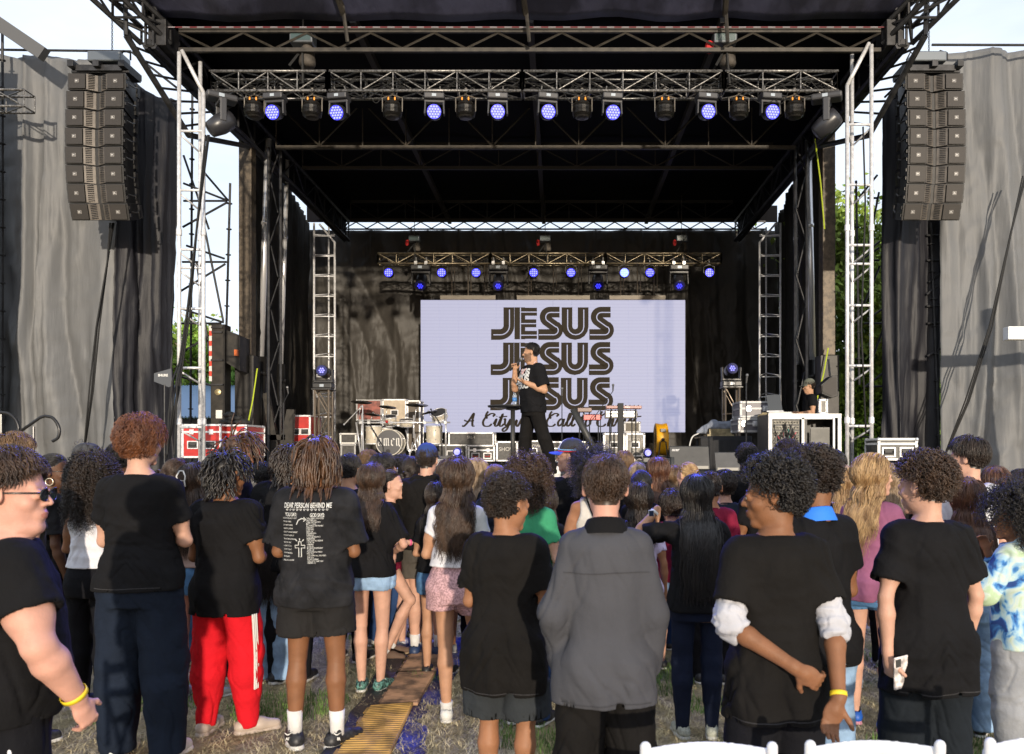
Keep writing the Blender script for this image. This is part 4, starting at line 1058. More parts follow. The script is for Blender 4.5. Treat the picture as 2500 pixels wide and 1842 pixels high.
def quad_sheet(mb, c, nx, ny, amp, seed=0, th=.02):
 c = np.array(c, float); vs = []
 for j in range(ny + 1):
  for i in range(nx + 1):
   u, v = i / nx, j / ny; p = (c[0] * (1 - u) + c[1] * u) * (1 - v) + (c[3] * (1 - u) + c[2] * u) * v
   p[2] += amp * float(vnoise(np.array([[p[0] * 1.2, p[1] * 1.2, seed]]), seed)[0]); vs.append(p)
 mb.add(vs, [[j * (nx + 1) + i, j * (nx + 1) + i + 1, (j + 1) * (nx + 1) + i + 1, (j + 1) * (nx + 1) + i] for j in range(ny) for i in range(nx)])
RX0, RX1, RZ = -6.2, 5.2, 8.28
quad_sheet(b, [(RX0, 12.6, RZ + .3), (RX1, 12.6, RZ + .3), (RX1 + .9, 24.0, RZ + .5), (RX0 - .4, 24.0, RZ + .5)], 24, 20, .04)
o = S_('roof_skin', b, M('roof_dark', (.0035, .0035, .005), .8, spec=.1), smooth=True); o.modifiers.new('t', 'SOLIDIFY').thickness = .05
b = MB(); quad_sheet(b, [(RX0 - .95, 11.1, RZ + .62), (RX1 + .95, 11.1, RZ + .62), (RX1, 12.6, RZ + .08), (RX0, 12.6, RZ + .08)], 40, 10, .05, 3)
o = S_('roof_flap', b, roofm, smooth=True); o.modifiers.new('t', 'SOLIDIFY').thickness = .04
def flat_truss(name, d, z0, z1, x0, x1, bay, m, r0=.045, rb=.018, w_=.0, vert=False):
 b = MB(); n_ = int(round((x1 - x0) / bay))
 b.bbox(x0, x1, d - r0, d + r0, z0 - r0, z0 + r0); b.bbox(x0, x1, d - r0 * .8, d + r0 * .8, z1 - r0, z1 + r0)
 for i in range(n_):
  xa = x0 + (x1 - x0) * i / n_; xb = x0 + (x1 - x0) * (i + 1) / n_; xm = (xa + xb) / 2
  b.tube((xa, d, z1 - r0), (xm, d, z0 + r0), rb, n=5, cap=False); b.tube((xm, d, z0 + r0), (xb, d, z1 - r0), rb, n=5, cap=False)
  if vert: b.tube((xm, d, z0), (xm, d, z1), rb * .8, n=5, cap=False); b.tube((xa, d, z0), (xa, d, z1), rb * .8, n=5, cap=False)
 return S_(name, b, m)
flat_truss('header_truss', 12.62, Z(122, 12.6), Z(84, 12.6) + .06, RX0 + .35, RX1 - .25, .98, M('header_steel', (.034, .029, .023), .55, .25, var=.3), .030, .018)
for (d, py, hh, bay, v) in ((16.5, 361, .95, 1.62, True), (18.2, 411, .95, 1.62, True), (22.4, 512, .7, 1.5, True)):
 z0 = min(EYE + (PY - py) * d / F, 8.0); flat_truss('roof_truss', d, z0, z0 + hh if d < 17 else min(z0 + hh, 8.5), RX0 + .5, RX1 - .45, bay, roof_steel if d < 17 else M('shaded_steel', (.018, .014, .010), .7), .035, .018, vert=v)  # deeper trusses get a darker steel: shade under the roof put into colour
flat_truss('rear_truss', 24.0, Z(560, 24.0), Z(543, 24.0) + .02, RX0 - .38, RX1 + .85, .62, steel_dk, .02, .018)
b = MB(); b.bbox(RX0 - 1.2, RX1 + 1.2, 24.02, 24.06, Z(542, 24.0), RZ + .6); S_('rear_valance', b, M('roof_dark'))
for i in range(64):
 pass
b = MB(); nT = 100
for i in range(nT):
 xa = RX0 + .1 + (RX1 - RX0 - .2) * i / nT; b.bbox(xa, xa + (RX1 - RX0 - .2) / nT, 12.53, 12.545, Z(69.5, 12.55), Z(67, 12.55), mi=i % 2)
S_('warning_tape', b, [M('tape_red', (.13, .012, .02), .6), M('tape_white', (.22, .20, .22), .6)])
for xr in (RX0 - .03, RX1 + .03):
 b = MB(); b.bbox(xr - .02, xr + .02, 12.9, 23.9, 7.98, RZ + .62); S_('side_valance', b, M('roof_dark'))
for s, xr in ((-1, RX0), (1, RX1)):
 b = MB(); truss(b, (xr, 12.4, RZ - .18), (xr, 23.9, RZ - .18), .12, .55, .8, .05, .022); S_('side_truss', b, steel_dk)
 b = MB(); truss(b, (xr, 12.6, RZ - .2), (xr + s * .95, 11.1, RZ + .62), .25, .45, .5, .04, .02, side=(0, 0, 1), up=(1, 0, 0)); S_('flap_truss', b, steel_dk)
 b = MB(); b.bbox(xr - .05 if s < 0 else xr - .22, xr + .22 if s < 0 else xr + .05, 12.45, 12.9, RZ - .42, RZ - .02); S_('corner_box', b, steel_dk, bevel=.01)
 b = MB(); b.tube((xr + s * .3, 12.3, RZ - .35), (xr + s * .32, 12.3, RZ + .35), .035, n=6); b.tube((xr + s * .3, 12.3, RZ - .35), (xr - s * .05, 13.6, RZ - 1.35), .05, n=6)
 b.tube((xr - s * .05, 13.6, RZ - 1.35), (xr, 16.4, RZ - .5), .05, n=6); b.tube((xr + s * .02, 12.4, RZ - .4), (xr, 16.4, RZ - .5), .06, n=6)
 for q in np.linspace(.1, .9, 7): b.tube(np.array((xr + s * .3, 12.3, RZ - .35)) * (1 - q) + np.array((xr - s * .05, 13.6, RZ - 1.35)) * q, (xr, 12.6 + 3.0 * q, RZ - .42), .02, n=5)
 S_('wing_brace', b, steel_dk)
for xr in (-3.2, -.45, 2.55):
 b = MB(); b.path([(xr - .05, 12.35, RZ - .02), (xr - .12, 11.8, RZ + .3), (xr - .03, 11.2, RZ + .5)], .045, 6)
 b.path([(xr, 12.4, RZ - .4), (xr - .05, 12.3, RZ + .1), (xr - .1, 12.0, RZ + .2)], .03, 6); S_('flap_strut', b, M('header_steel'))
 b = MB(); b.bbox(xr - .05, xr + .05, 12.7, 24, RZ + .05, RZ + .18); S_('roof_beam', b, M('shaded_steel'))
for i, (px, d, wpx) in enumerate(((604, 16.5, 31), (2019, 16.5, 31))):
 b = MB(); w_ = wpx * d / F; xc = X(px, d); z_ = Z(345 if i == 0 else 330, d)
 b.bbox(xc - w_ / 2, xc + w_ / 2, d - .13, d + .13, 3.6, z_); S_('column', b, steel_br, bevel=.012)
 b = MB(); b.bbox(xc - w_ / 2 - .06, xc + w_ / 2 + .06, d - .18, d + .18, 0, 3.6); S_('column_sleeve', b, M('grey_steel', (.018, .016, .014), .5, .2, var=.3), bevel=.012)
 b = MB(); s = 1 if i == 0 else -1
 b.tube((xc + s * .3, d + .35, 1.3), (xc + s * .3, d + .35, z_), .03, n=6); b.tube((xc + s * .48, d + .55, 1.3), (xc + s * .48, d + .55, z_), .03, n=6)
 for q in range(10):
  za, zb = 1.3 + q * (z_ - 1.3) / 10, 1.3 + (q + 1) * (z_ - 1.3) / 10
  b.tube((xc + s * (.3 if q % 2 else .48), d + .4, za), (xc + s * (.48 if q % 2 else .3), d + .5, zb), .016, n=5)
 S_('column_brace', b, steel_dk)
for (px0, px1, d, yt, ym, rr) in ((655, 637, 17.2, 340, 872, .068), (701, 686, 18.6, 392, 890, .052), (1973, 1984, 17.2, 342, 880, .068), (1941, 1947, 18.6, 393, 892, .052)):
 b = MB(); b.tube((X(px1, d), d, Z(ym, d)), (X(px0, d), d, Z(yt, d)), rr, n=18); c = S_('lift_cylinder', b, chrome, smooth=True)
 b = MB(); b.tube((X(px1, d), d, DK), (X(px1, d), d, Z(ym, d)), rr * 1.75, n=18); b.lathe([(rr * 1.8, -.05), (rr * 2.1, -.04), (rr * 2.1, .04), (rr * 1.8, .05)], (X(px1, d), d, Z(ym + 40, d)), 16)
 b.v = [v - np.array((-.5, 10, 0)) for v in b.v]; b.build('barrel', M('cyl_black', (.02, .019, .018), .35, .3), c, True)
 b = MB(); zj = Z((yt + ym) / 2 - 60, d); tq = ((yt + ym) / 2 - 60 - yt) / (ym - yt); xj = X(px0 + (px1 - px0) * tq, d)
 b.lathe([(rr, -.04), (rr * 1.25, -.035), (rr * 1.25, .035), (rr, .04)], (xj, d, zj), 16); b.v = [v - np.array((-.5, 10, 0)) for v in b.v]; b.build('collar', chrome, c, True)
for i, (p0, p1) in enumerate(((P(628, 900, 16), P(600, 1060, 16)), (P(1990, 340, 16.2), P(2013, 560, 16.2)), (P(2022, 850, 16.2), P(1995, 975, 16.2)))):
 b = MB(); b.path([p0, (p0 + p1) / 2 + Vector((.02, 0, 0)), p1], .013, 4); o = b.build('ratchet_strap', M('strap_yellow', (.45, .55, .03), .6)); tag(o, ['thin yellow strap hanging by the left roof column', 'long yellow ratchet strap from the roof down the right column', 'short yellow ratchet strap behind the monitor desk'][i], 'strap')
# ------------------------------------------------------------------ drapes
def drape(name, label, pts, z0, z1, m, amp=.10, seed=0, nz=60, per=.16, group=None, top=None, cat='drape', diag=0.0):
 """hanging cloth along a plan polyline, real folds"""
 P2 = [np.array(p, float) for p in pts]; seg = [np.linalg.norm(P2[i + 1] - P2[i]) for i in range(len(P2) - 1)]; L = sum(seg); nx = max(12, int(L / .045))
 s = np.linspace(0, L, nx); cum = np.concatenate([[0], np.cumsum(seg)])
 Xp = np.interp(s, cum, [p[0] for p in P2]); Yp = np.interp(s, cum, [p[1] for p in P2])
 tx = np.gradient(Xp); ty = np.gradient(Yp); nn = np.sqrt(tx ** 2 + ty ** 2); nx_, ny_ = -ty / nn, tx / nn
 t = np.linspace(0, 1, nz); S2, T2 = np.meshgrid(s, t, indexing='ij')
 zt = z1 if top is None else z1 + np.interp(s, np.linspace(0, L, len(top)), top)
 Zz = z0 + (np.asarray(zt) * np.ones(nx) - z0)[:, None] * T2
 q = np.stack([S2 / per * .6 + diag * Zz, Zz * (.08 if not diag else .18) + seed, S2 * 0], -1)
 warp = vnoise(np.stack([S2 * .6, Zz * .22, S2 * 0 + 3], -1), seed) * .9
 f1 = 1 - 2 * np.abs(vnoise(q + np.stack([warp, S2 * 0, S2 * 0], -1), seed + 1)); f2 = vnoise(np.stack([S2 * 1.1, Zz * .2, S2 * 0], -1), seed + 2)
 f3 = 1 - 2 * np.abs(vnoise(np.stack([S2 * 1.3 + Zz * 1.1, Zz * 2.6 - S2 * .9, S2 * 0], -1), seed + 3)); f4 = vnoise(np.stack([S2 * 7, Zz * 6, S2 * 0], -1), seed + 4)
 g1 = np.exp(-(vnoise(np.stack([S2 / per * 1.1 + warp * .8 + diag * Zz, Zz * .13, S2 * 0 + 9], -1), seed + 11) / .16) ** 2); g2 = np.exp(-(vnoise(np.stack([S2 * 2.2 + Zz * 1.3, Zz * 1.6 - S2 * 1.1, S2 * 0], -1), seed + 12) / .09) ** 2); g3 = np.exp(-(vnoise(np.stack([S2 * 1.9 - Zz * 1.5, Zz * 1.3 + S2 * 1.4, S2 * 0], -1), seed + 13) / .08) ** 2)
 kk = 1 if diag else .35; g5 = np.exp(-(vnoise(np.stack([S2 / per * 2.1 + warp * .5, Zz * .10, S2 * 0 + 5], -1), seed + 15) / .11) ** 2)
 D = amp * (1.0 * f1 + .8 * f2 + kk * .30 * f3 + .05 * f4 - .8 * g1 - .35 * g5 - kk * .30 * g2 - kk * .28 * g3) * (1 - .35 * T2 ** 3)
 V = np.stack([Xp[:, None] + nx_[:, None] * D, Yp[:, None] + ny_[:, None] * D, Zz + .05 * vnoise(np.stack([S2 * 2, S2 * 0, S2 * 0], -1), seed + 6) * (1 - T2)], -1).reshape(-1, 3)
 gi = np.arange(nx * nz).reshape(nx, nz); Q = np.stack([gi[:-1, :-1], gi[1:, :-1], gi[1:, 1:], gi[:-1, 1:]], -1).reshape(-1, 4)
 o = np_mesh(name, V, Q, m, None, True); md = o.modifiers.new('thick', 'SOLIDIFY'); md.thickness = .008
 tag(o, label, cat, group); return o
drape('backdrop', 'huge wrinkled black backdrop hanging behind the screen at the back of the stage', [(RX0 - 1.3, 24.3), (RX1 + 1.3, 24.3)], DK, Z(563, 24.3), drape_back, .10, 5, 90, .5, cat='backdrop', diag=.25)
drape('side_drape', 'black side drape closing the stage behind the left lift cylinders', [(RX0 - .22, 17.0), (RX0 - .55, 20.0), (RX0 - 1.2, 24.2)], DK, 8.42, M('side_cloth', (.020, .017, .013), .8, var=.2, bump=.4, bscale=4), .12, 21, 60, .3, top=[-.1, -.02, .0])
drape('side_drape', 'black side drape closing the stage behind the right lift cylinders', [(RX1 + 1.2, 24.2), (RX1 + .55, 20.0), (RX1 + .36, 17.4)], DK, 8.42, M('side_cloth'), .12, 23, 60, .3, top=[.0, -.02, -.1])
drape('scrim', 'tall pale grey scrim hanging on scaffold behind the left line array', [(X(-60, 15), 15), (X(282, 15), 15.1)], .2, Z(133, 15), scrim_grey, .17, 31, 120, .36, cat='scrim', top=[0, .03, -.05, .05, 0, -.1, 0, .03])
drape('side_drape', 'black drape hanging between the left line array and the silver tower', [(X(290, 15), 15.0), (X(330, 15.3), 15.4), (X(436, 15.0), 15.0)], .3, Z(215, 15), drape_black, .12, 35, 90, .25, top=[.62, .35, .12, -.05, -.1, -.25])
drape('scrim', 'tall grey scrim behind the right line array with a cross shadow on it', [(X(2302, 14.6), 14.6), (X(3000, 14.6), 14.6)], Z(1172, 14.6), Z(126, 14.6), scrim_grey, .13, 41, 120, .42, cat='scrim', top=[-.02, .02, 0, .03, -.02, 0, .02, -.03, 0])
drape('side_drape', 'narrow black drape hanging between the right silver tower and line array', [(X(2152, 15), 15.0), (X(2190, 15.0), 14.8), (X(2284, 15), 15.2)], .6, Z(200, 15), drape_black, .12, 45, 90, .25, top=[-.45, -.1, .2, .35, .4])
drape('scrim', 'dark drape hanging at the far left edge of the pale scrim', [(X(-80, 14.3), 14.3), (X(-5, 14.3), 14.3)], .2, Z(120, 14.3), drape_black, .10, 51, 60, .25, cat='scrim')
def scaffold(label, bars, posts, m=steel_dk, r=.024, d=None, rings=True):
 t = thing('scaffold', label, 'scaffold', (0, 0, 0));
 for (p0, p1) in posts:
  b = MB(); b.tube(p0, p1, r, n=8)
  if rings:
   L = (Vector(p1) - Vector(p0)).length
   for q in np.arange(.5, L, .5):
    c = Vector(p0).lerp(Vector(p1), q / L); b.lathe([(r, -.012), (r + .03, -.008), (r + .03, .008), (r, .012)], c, 8)
  b.build('post', m, t)
 for (p0, p1) in bars:
  b = MB(); b.tube(p0, p1, r * .9, n=7); b.build('tube', m, t)
 return t
d = 16.0
scaffold('dark scaffold with crossed diagonal tubes behind the left silver tower',
   [(P(448, 448, d), P(555, 490, d)), (P(448, 491, d), P(553, 491, d)), (P(446, 555, d), P(556, 494, d)), (P(497, 420, d), P(557, 490, d)), (P(455, 600, d), P(548, 632, d)), (P(445, 640, d), P(553, 640, d)),
   (P(440, 712, d), P(550, 645, d)), (P(500, 560, d), P(545, 785, d)), (P(446, 755, d), P(546, 788, d)), (P(440, 790, d), P(540, 790, d)), (P(445, 860, d), P(546, 800, d)), (P(480, 640, d + .2), P(530, 1000, d + .2)), (P(440, 920, d), P(545, 950, d)), (P(448, 380, d + .3), P(510, 560, d + .3))],
   [(P(546, 1060, d), P(562, 448, d)), (P(465, 1060, d + .4), P(470, 160, d + .4))])
scaffold('slim scaffold post showing between the left pale scrim and black drape', [(P(0, 122, 14.9), P(320, 126, 14.9)), (P(322, 128, 14.9), P(432, 215, 15.2))],
   [(P(293, 1110, 15.2), P(300, 140, 15.2)), (P(281, 1110, 15.4), P(287, 140, 15.4)), (P(6, 1100, 14.7), P(6, 60, 14.7))])
scaffold('scaffold post and ties showing between the right black drape and grey scrim',
   [(P(2262, 575, 15), P(2296, 575, 15)), (P(2262, 636, 15), P(2298, 636, 15)), (P(2262, 748, 15), P(2298, 748, 15)), (P(2268, 690, 15), P(2300, 665, 15)), (P(2262, 720, 15), P(2298, 690, 15)), (P(2264, 790, 15), P(2300, 788, 15)), (P(2264, 870, 15), P(2300, 850, 15)), (P(2275, 110, 14.2), P(3000, 112, 14.2)), (P(2160, 238, 15.2), P(2240, 160, 14.4))],
   [(P(2294, 1130, 15), P(2272, 545, 15))])
d = 15.6
scaffold('dark scaffold diagonals showing behind the right silver tower',
   [(P(2098, 482, d), P(2142, 428, d)), (P(2120, 600, d), P(2146, 470, d)), (P(2100, 628, d), P(2148, 590, d)), (P(2095, 640, d), P(2146, 606, d)), (P(2118, 636, d), P(2146, 636, d)), (P(2110, 740, d), P(2148, 650, d)), (P(2118, 780, d), P(2155, 755, d)), (P(2110, 790, d), P(2155, 790, d)),
   (P(2116, 910, d), P(2158, 800, d)), (P(2112, 945, d), P(2165, 905, d)), (P(2112, 944, d), P(2168, 944, d)), (P(2118, 484, d), P(2145, 484, d))],
   [(P(2098, 940, d), P(2090, 442, d))])
for i, (pts, lab) in enumerate((([(272, 545, 14.2), (262, 640, 14.2), (240, 800, 14.2), (222, 950, 14.2), (205, 1100, 14.2)], 'black cable bundle hanging down the left pale scrim'),
      ([(2500, 430, 13.9), (2470, 560, 13.9), (2420, 800, 13.9), (2360, 980, 13.9), (2303, 1120, 13.9)], 'black cable bundle slanting down over the right grey scrim'),
      ([(505, 330, 12.2), (480, 560, 12.2), (462, 760, 12.2), (430, 960, 12.2), (405, 1120, 12.2)], 'black cable bundle running down the left silver tower'),
      ([(2110, 310, 12.2), (2113, 500, 12.3), (2108, 800, 12.3), (2118, 1060, 12.3)], 'thin black cable taped along the right silver tower'))):
 b = MB(); n_ = 3 if i < 3 else 1
 for k in range(n_): b.path([P(x_ + k * 3 - 3 + 3 * math.sin(j * 2 + k), y_, d_ + k * .03) for j, (x_, y_, d_) in enumerate(pts)], .013, 6)
 tag(b.build('cable', rubber, None, True), lab, 'cable')
b = MB(); b.bbox(-.9, .9, -.08, .08, -.11, .11); o = b.build('roof_beam', M('beam_grey', (.10, .10, .10), .5, .4), None); tag(o, 'grey steel beam slanting down at the top left corner', 'beam')
a_, b_ = P(-30, 40, 14.2), P(108, 134, 14.2); o.location = (a_ + b_) / 2; o.rotation_euler = ((0, math.atan2(-(b_ - a_).z, (b_ - a_).x), 0)); o.scale = ((b_ - a_).length / 1.8, 1, 1)
b = MB(); truss(b, P(-420, 248, 14.05), P(72, 248, 14.05), .28, .28, .5, .022, .012, side=(0, 1, 0)); t = thing('truss', 'short end of a grey box truss entering at the left edge', 'truss', (0, 0, 0)); b.build('truss_section', alu_dark, t, True)
b = MB(); b.bbox(-13, -9.66, 13.8, 13.95, .8, 7.34); o = b.build('side_screen', M('side_led', (.02, .02, .022), .4), None); tag(o, 'dark side screen wall hanging just outside the left edge', 'screen')
# ------------------------------------------------------------------ lighting trusses
def hung_truss(lab, d, x0, x1, joints, zc, sz, bay, m):
 t = thing('lighting_truss', lab, 'truss', ((x0 + x1) / 2, d, zc)); xs = [x0] + joints + [x1]
 for a, c in zip(xs[:-1], xs[1:]):
  b = MB(); truss(b, (a + .02 - (x0 + x1) / 2, 0, 0), (c - .02 - (x0 + x1) / 2, 0, 0), sz, sz, bay, .024, .0125, side=(0, 1, 0), n=8)
  for xx in (a + .02, c - .02):
   for j in (-1, 1): b.box((xx - (x0 + x1) / 2, -sz / 2 * 1.0, 0), (.035, .035, sz))
  b.build('truss_section', m, t, True)
  c_ = MB(); rg = np.random.default_rng(int(abs(a) * 100)); L = c - a
  for k in range(7):
   pts = [(a - (x0 + x1) / 2 + L * (j / 12), rg.uniform(-.1, .1), rg.uniform(-.11, .08)) for j in range(13)]; c_.path(catmull(pts, 4), .007, 4)
  for k in range(max(1, int(L))):
   cx = a - (x0 + x1) / 2 + rg.uniform(.2, L - .2); rr = rg.uniform(.07, .12)
   for q in range(3): c_.path([(cx + rr * math.cos(u) + q * .01, -.05 + q * .02, rr * math.sin(u)) for u in np.linspace(0, 6.1, 14)], .006, 4)
  for k in range(int(L * 1.6)):
   cx = a - (x0 + x1) / 2 + rg.uniform(.1, L - .5); w2_ = rg.uniform(.15, .5); dz = rg.uniform(.05, .2)
   c_.path([(cx + w2_ * u, -.16, -sz / 2 - .02 - dz * 4 * u * (1 - u)) for u in np.linspace(0, 1, 9)], .006, 4)
  c_.build('cable', rubber, t)
 return t
FD = 12.75
hung_truss('long front lighting truss spanning the top of the stage opening', FD, X(508, FD - .15), X(2050, FD - .15), [X(800, FD - .15), X(1275, FD - .15), X(1767, FD - .15)], Z(198, FD - .15), .30, .5, alu_dark)
RD = 21.85
hung_truss('shorter rear lighting truss hanging above the screen', RD, X(920, RD - .15), X(1763, RD - .15), [X(1197, RD - .15), X(1478, RD - .15)], Z(631, RD - .15), .27, .5, M('rear_truss', (.30, .25, .17), .4, .7, var=.3))
led_on = M('led_blue', (.05, .05, .4), .5, emit=(.24, .25, 1.0), estr=1.9); led_blue = M('led_deep_blue', (.01, .01, .2), .5, emit=(.04, .04, 1.0), estr=1.6)
led_hot = M('led_hot', (.1, .1, .8), .3, emit=(.06, .09, 1.0), estr=6.0)
def hexdots(nr):
 pts = []
 for q in range(-nr, nr + 1):
  for r_ in range(-nr, nr + 1):
   if abs(q + r_) <= nr: pts.append((q + r_ / 2, r_ * .866))
 return pts
def mover(label, loc, s=1.0, tilt=-20, lit=True, group='blue wash lights on the front truss', wash=True, m=greyp, on=led_on, glow=led_blue, up=False):
 """moving head hanging from its base (or standing when up)"""
 t = thing('moving_head_light', label, 'stage light', loc, 0, group); q = -1 if not up else 1
 b = MB(); b.box((0, 0, q * .05 * s), (.34 * s, .24 * s, .10 * s)); base = b.build('base', m, t, bevel=.02 * s)
 b = MB(); b.box((0, -.121 * s, q * .05 * s), (.07 * s, .006, .045 * s)); b.build('display', M('display', (.35, .4, .45), .3), base)
 b = MB()
 for xx in (-.09, .09): b.box((xx * s, 0, -q * .035 * s), (.05 * s, .08 * s, .07 * s)); b.path([(xx * s, 0, -q * .05 * s), (xx * s, .04 * s, -q * .10 * s), (xx * s, 0, -q * .14 * s)], .012 * s, 5)
 if not up: b.build_each('clamp', M('clamp_grey', (.4, .4, .4), .4, .6), t)
 b = MB()
 for sx in (-1, 1): b.poly([(sx * .165 * s, -.05 * s, q * .12 * s), (sx * .175 * s, -.06 * s, q * .34 * s), (sx * .175 * s, .06 * s, q * .34 * s), (sx * .165 * s, .05 * s, q * .12 * s)], (-sx * .03 * s, 0, 0))
 b.box((0, 0, q * .125 * s), (.34 * s, .11 * s, .045 * s)); b.build('yoke', m, t, bevel=.012 * s)
 b = MB(); a = R(tilt)
 rot = np.array(Matrix.Rotation(a, 3, 'X')); R0 = .125 if wash else .10
 b.lathe([(.04 * s, .16 * s), (.10 * s, .14 * s), (R0 * s, .03 * s), (R0 * s, -.10 * s), (R0 * .93 * s, -.115 * s)], (0, 0, q * .30 * s), 22, 'y', rot=rot)
 hd = b.build('head', M('mover_body', (.02, .02, .024), .35), t, True)
 b = MB(); b.lathe([(.001, -.106 * s), (R0 * .92 * s, -.106 * s), (R0 * .92 * s, -.119 * s), (.001, -.120 * s)], (0, 0, q * .30 * s), 22, 'y', rot=rot); b.build('lens', glow, hd)
 b = MB(); dots = hexdots(2) if wash else hexdots(1)
 for (u, v) in dots:
  pp = rot @ np.array((u * R0 * .37 * s, -.121 * s, v * R0 * .37 * s)); b.sphere((pp[0], pp[1], pp[2] + q * .30 * s), R0 * .150 * s, 8, sc_=(1, .45, 1))
 b.build('led', on, hd, True)
 return t
CL = []
zt = Z(232, FD - .1)
WASH = [672, 828, 1061, 1215, 1336, 1494, 1724, 1880]
wl_ = ['leftmost blue wash light on the front truss', 'second blue wash light from the left on the front truss', 'third blue wash light from the left on the front truss', 'blue wash light left of the centre joint of the front truss',
  'blue wash light right of the centre joint of the front truss', 'third blue wash light from the right on the front truss', 'second blue wash light from the right on the front truss', 'rightmost blue wash light on the front truss']
for px, lab in zip(WASH, wl_): mover(lab, (X(px, FD - .1), FD - .1, zt), .92, 12 + (px * 7 % 11)).rotation_euler = (0, 0, R((px * 13 % 29) - 14))
for px, lab, rz in ((540, 'big grey moving spotlight at the left end of the front truss', 35), (2018, 'big grey moving spotlight at the right end of the front truss', -20)):
 t = thing('moving_head_light', lab, 'stage light', (X(px, FD - .1), FD - .1, zt), R(rz), 'big moving spotlights at the truss ends')
 b = MB(); b.box((0, 0, -.05), (.46, .26, .10)); b.build('base', greyp, t, bevel=.03)
 b = MB(); b.box((-.02, -.13, -.05), (.08, .006, .05)); b.build('display', M('display'), t)
 b = MB(); b.box((0, -.14, -.27), (.10, .05, .36)); b.box((0, .14, -.27), (.10, .05, .36)); b.box((0, 0, -.12), (.12, .3, .06)); b.build('yoke', greyp, t, bevel=.015)
 rot = np.array(Matrix.Rotation(R(-38), 3, 'Y')); b = MB(); b.lathe([(.07, -.22), (.12, -.20), (.155, -.02), (.15, .12), (.13, .20)], (0, 0, -.45), 20, 'x', rot=rot); b.build('head', M('mover_grey', (.026, .026, .03), .35), t, True)
PARS = [621, 762, 958, 1137, 1421, 1623, 1804, 1940]
pl_ = ['round caged lamp between the left spotlight and first blue wash', 'round caged lamp between the first two blue washes', 'round caged lamp left of the third blue wash', 'round caged lamp just right of the third blue wash',
  'round caged lamp in the wide gap right of the truss centre', 'round caged lamp in the gap left of the seventh blue wash', 'round caged lamp between the last two blue washes', 'round caged lamp next to the right spotlight']
def parcan(label, loc):
 t = thing('par_light', label, 'stage light', loc, 0, 'caged lamps on the front truss')
 b = MB(); b.path([(-.15, 0, -.26), (-.155, 0, -.05), (0, 0, .0), (.155, 0, -.05), (.15, 0, -.26)], .010, 6); b.tube((0, 0, 0), (0, 0, .10), .02, n=6); b.build('yoke', M('par_bracket', (.25, .22, .18), .4, .6), t)
 b = MB(); b.lathe([(.03, -.10), (.11, -.12), (.145, -.20), (.14, -.30), (.10, -.36), (.05, -.37)], (0, 0, 0), 16)
 for k in range(9): b.lathe([(.146 - abs(k - 4) * .003, -.165 - k * .02), (.155 - abs(k - 4) * .003, -.170 - k * .02), (.146 - abs(k - 4) * .003, -.175 - k * .02)], (0, 0, 0), 16, cap=False)
 b.build('housing', M('par_housing', (.014, .0125, .011), .4, .3, var=.4, vscale=60), t)
 for sx in (-1, 1): b = MB(); b.lathe([(.008, -.06), (.012, -.075), (.012, -.10), (.008, -.11)], (sx * .05, -.06, 0), 8); b.build('bulb', amber, t)
 b = MB(); b.path([(0, -.06, -.02), (.05, -.08, .03), (.1, -.05, .08), (.14, 0, .12)], .006, 5); b.path([(0, -.06, -.02), (-.06, -.08, -.06), (-.10, -.07, -.12)], .006, 5); b.build('cable', rubber, t)
for px, lab in zip(PARS, pl_): parcan(lab, (X(px, FD - .1), FD - .1, zt))
for i, (px, hot) in enumerate(((950, 0), (1079, 0), (1163, 0), (1303, 0), (1394, 0), (1524, 1), (1586, 0), (1731, 0))):
 t = thing('led_par_light', ['small blue LED par at the left end of the rear truss', 'blue LED par second from the left on the rear truss', 'blue LED par third from the left on the rear truss', 'blue LED par left of centre over the screen', 'blue LED par right of centre over the screen',
    'brightest glowing blue LED par on the rear truss', 'blue LED par just right of the brightest one', 'small blue LED par at the right end of the rear truss'][i], 'stage light', (X(px, RD - .2), RD - .2, Z(646, RD)), 0, 'blue LED pars on the rear truss')
 b = MB(); zc = Z(668, RD) - Z(646, RD) - .04; b.path([(-.14, 0, zc), (-.145, 0, zc + .17), (0, 0, zc + .23), (.145, 0, zc + .17), (.14, 0, zc)], .011, 5); b.tube((0, 0, zc + .28), (0, 0, .06), .016, n=5); b.build('yoke', blackp, t)
 b = MB(); b.lathe([(.05, .16), (.11, .12), (.125, -.06), (.12, -.07)], (0, 0, zc), 18, 'y'); b.build('housing', blackp, t, True)
 b = MB(); b.lathe([(.001, -.066), (.112, -.066), (.112, -.078), (.001, -.079)], (0, 0, zc), 18, 'y'); b.build('lens', led_hot if hot else led_blue, t)
 b = MB()
 for u in range(-1, 3):
  for v in range(-1, 3):
   if (u in (-1, 2)) and (v in (-1, 2)): continue
   b.sphere(((u - .5) * .05, -.08, zc + (v - .5) * .05), .018, 6)
 b.build('led', led_hot if hot else led_on, t)
for px, lab in ((1028, 'black moving head over the left part of the screen'), (1217, 'black moving head left of the screen centre'), (1460, 'black moving head right of the screen centre'), (1657, 'black moving head over the right part of the screen')):
 mover(lab, (X(px, RD - .2), RD - .2, Z(649, RD - .2)), 1.5, 40, group='black moving heads on the rear truss', wash=False, m=blackp, on=led_blue, glow=M('lens_glass', (.02, .02, .12), .05))
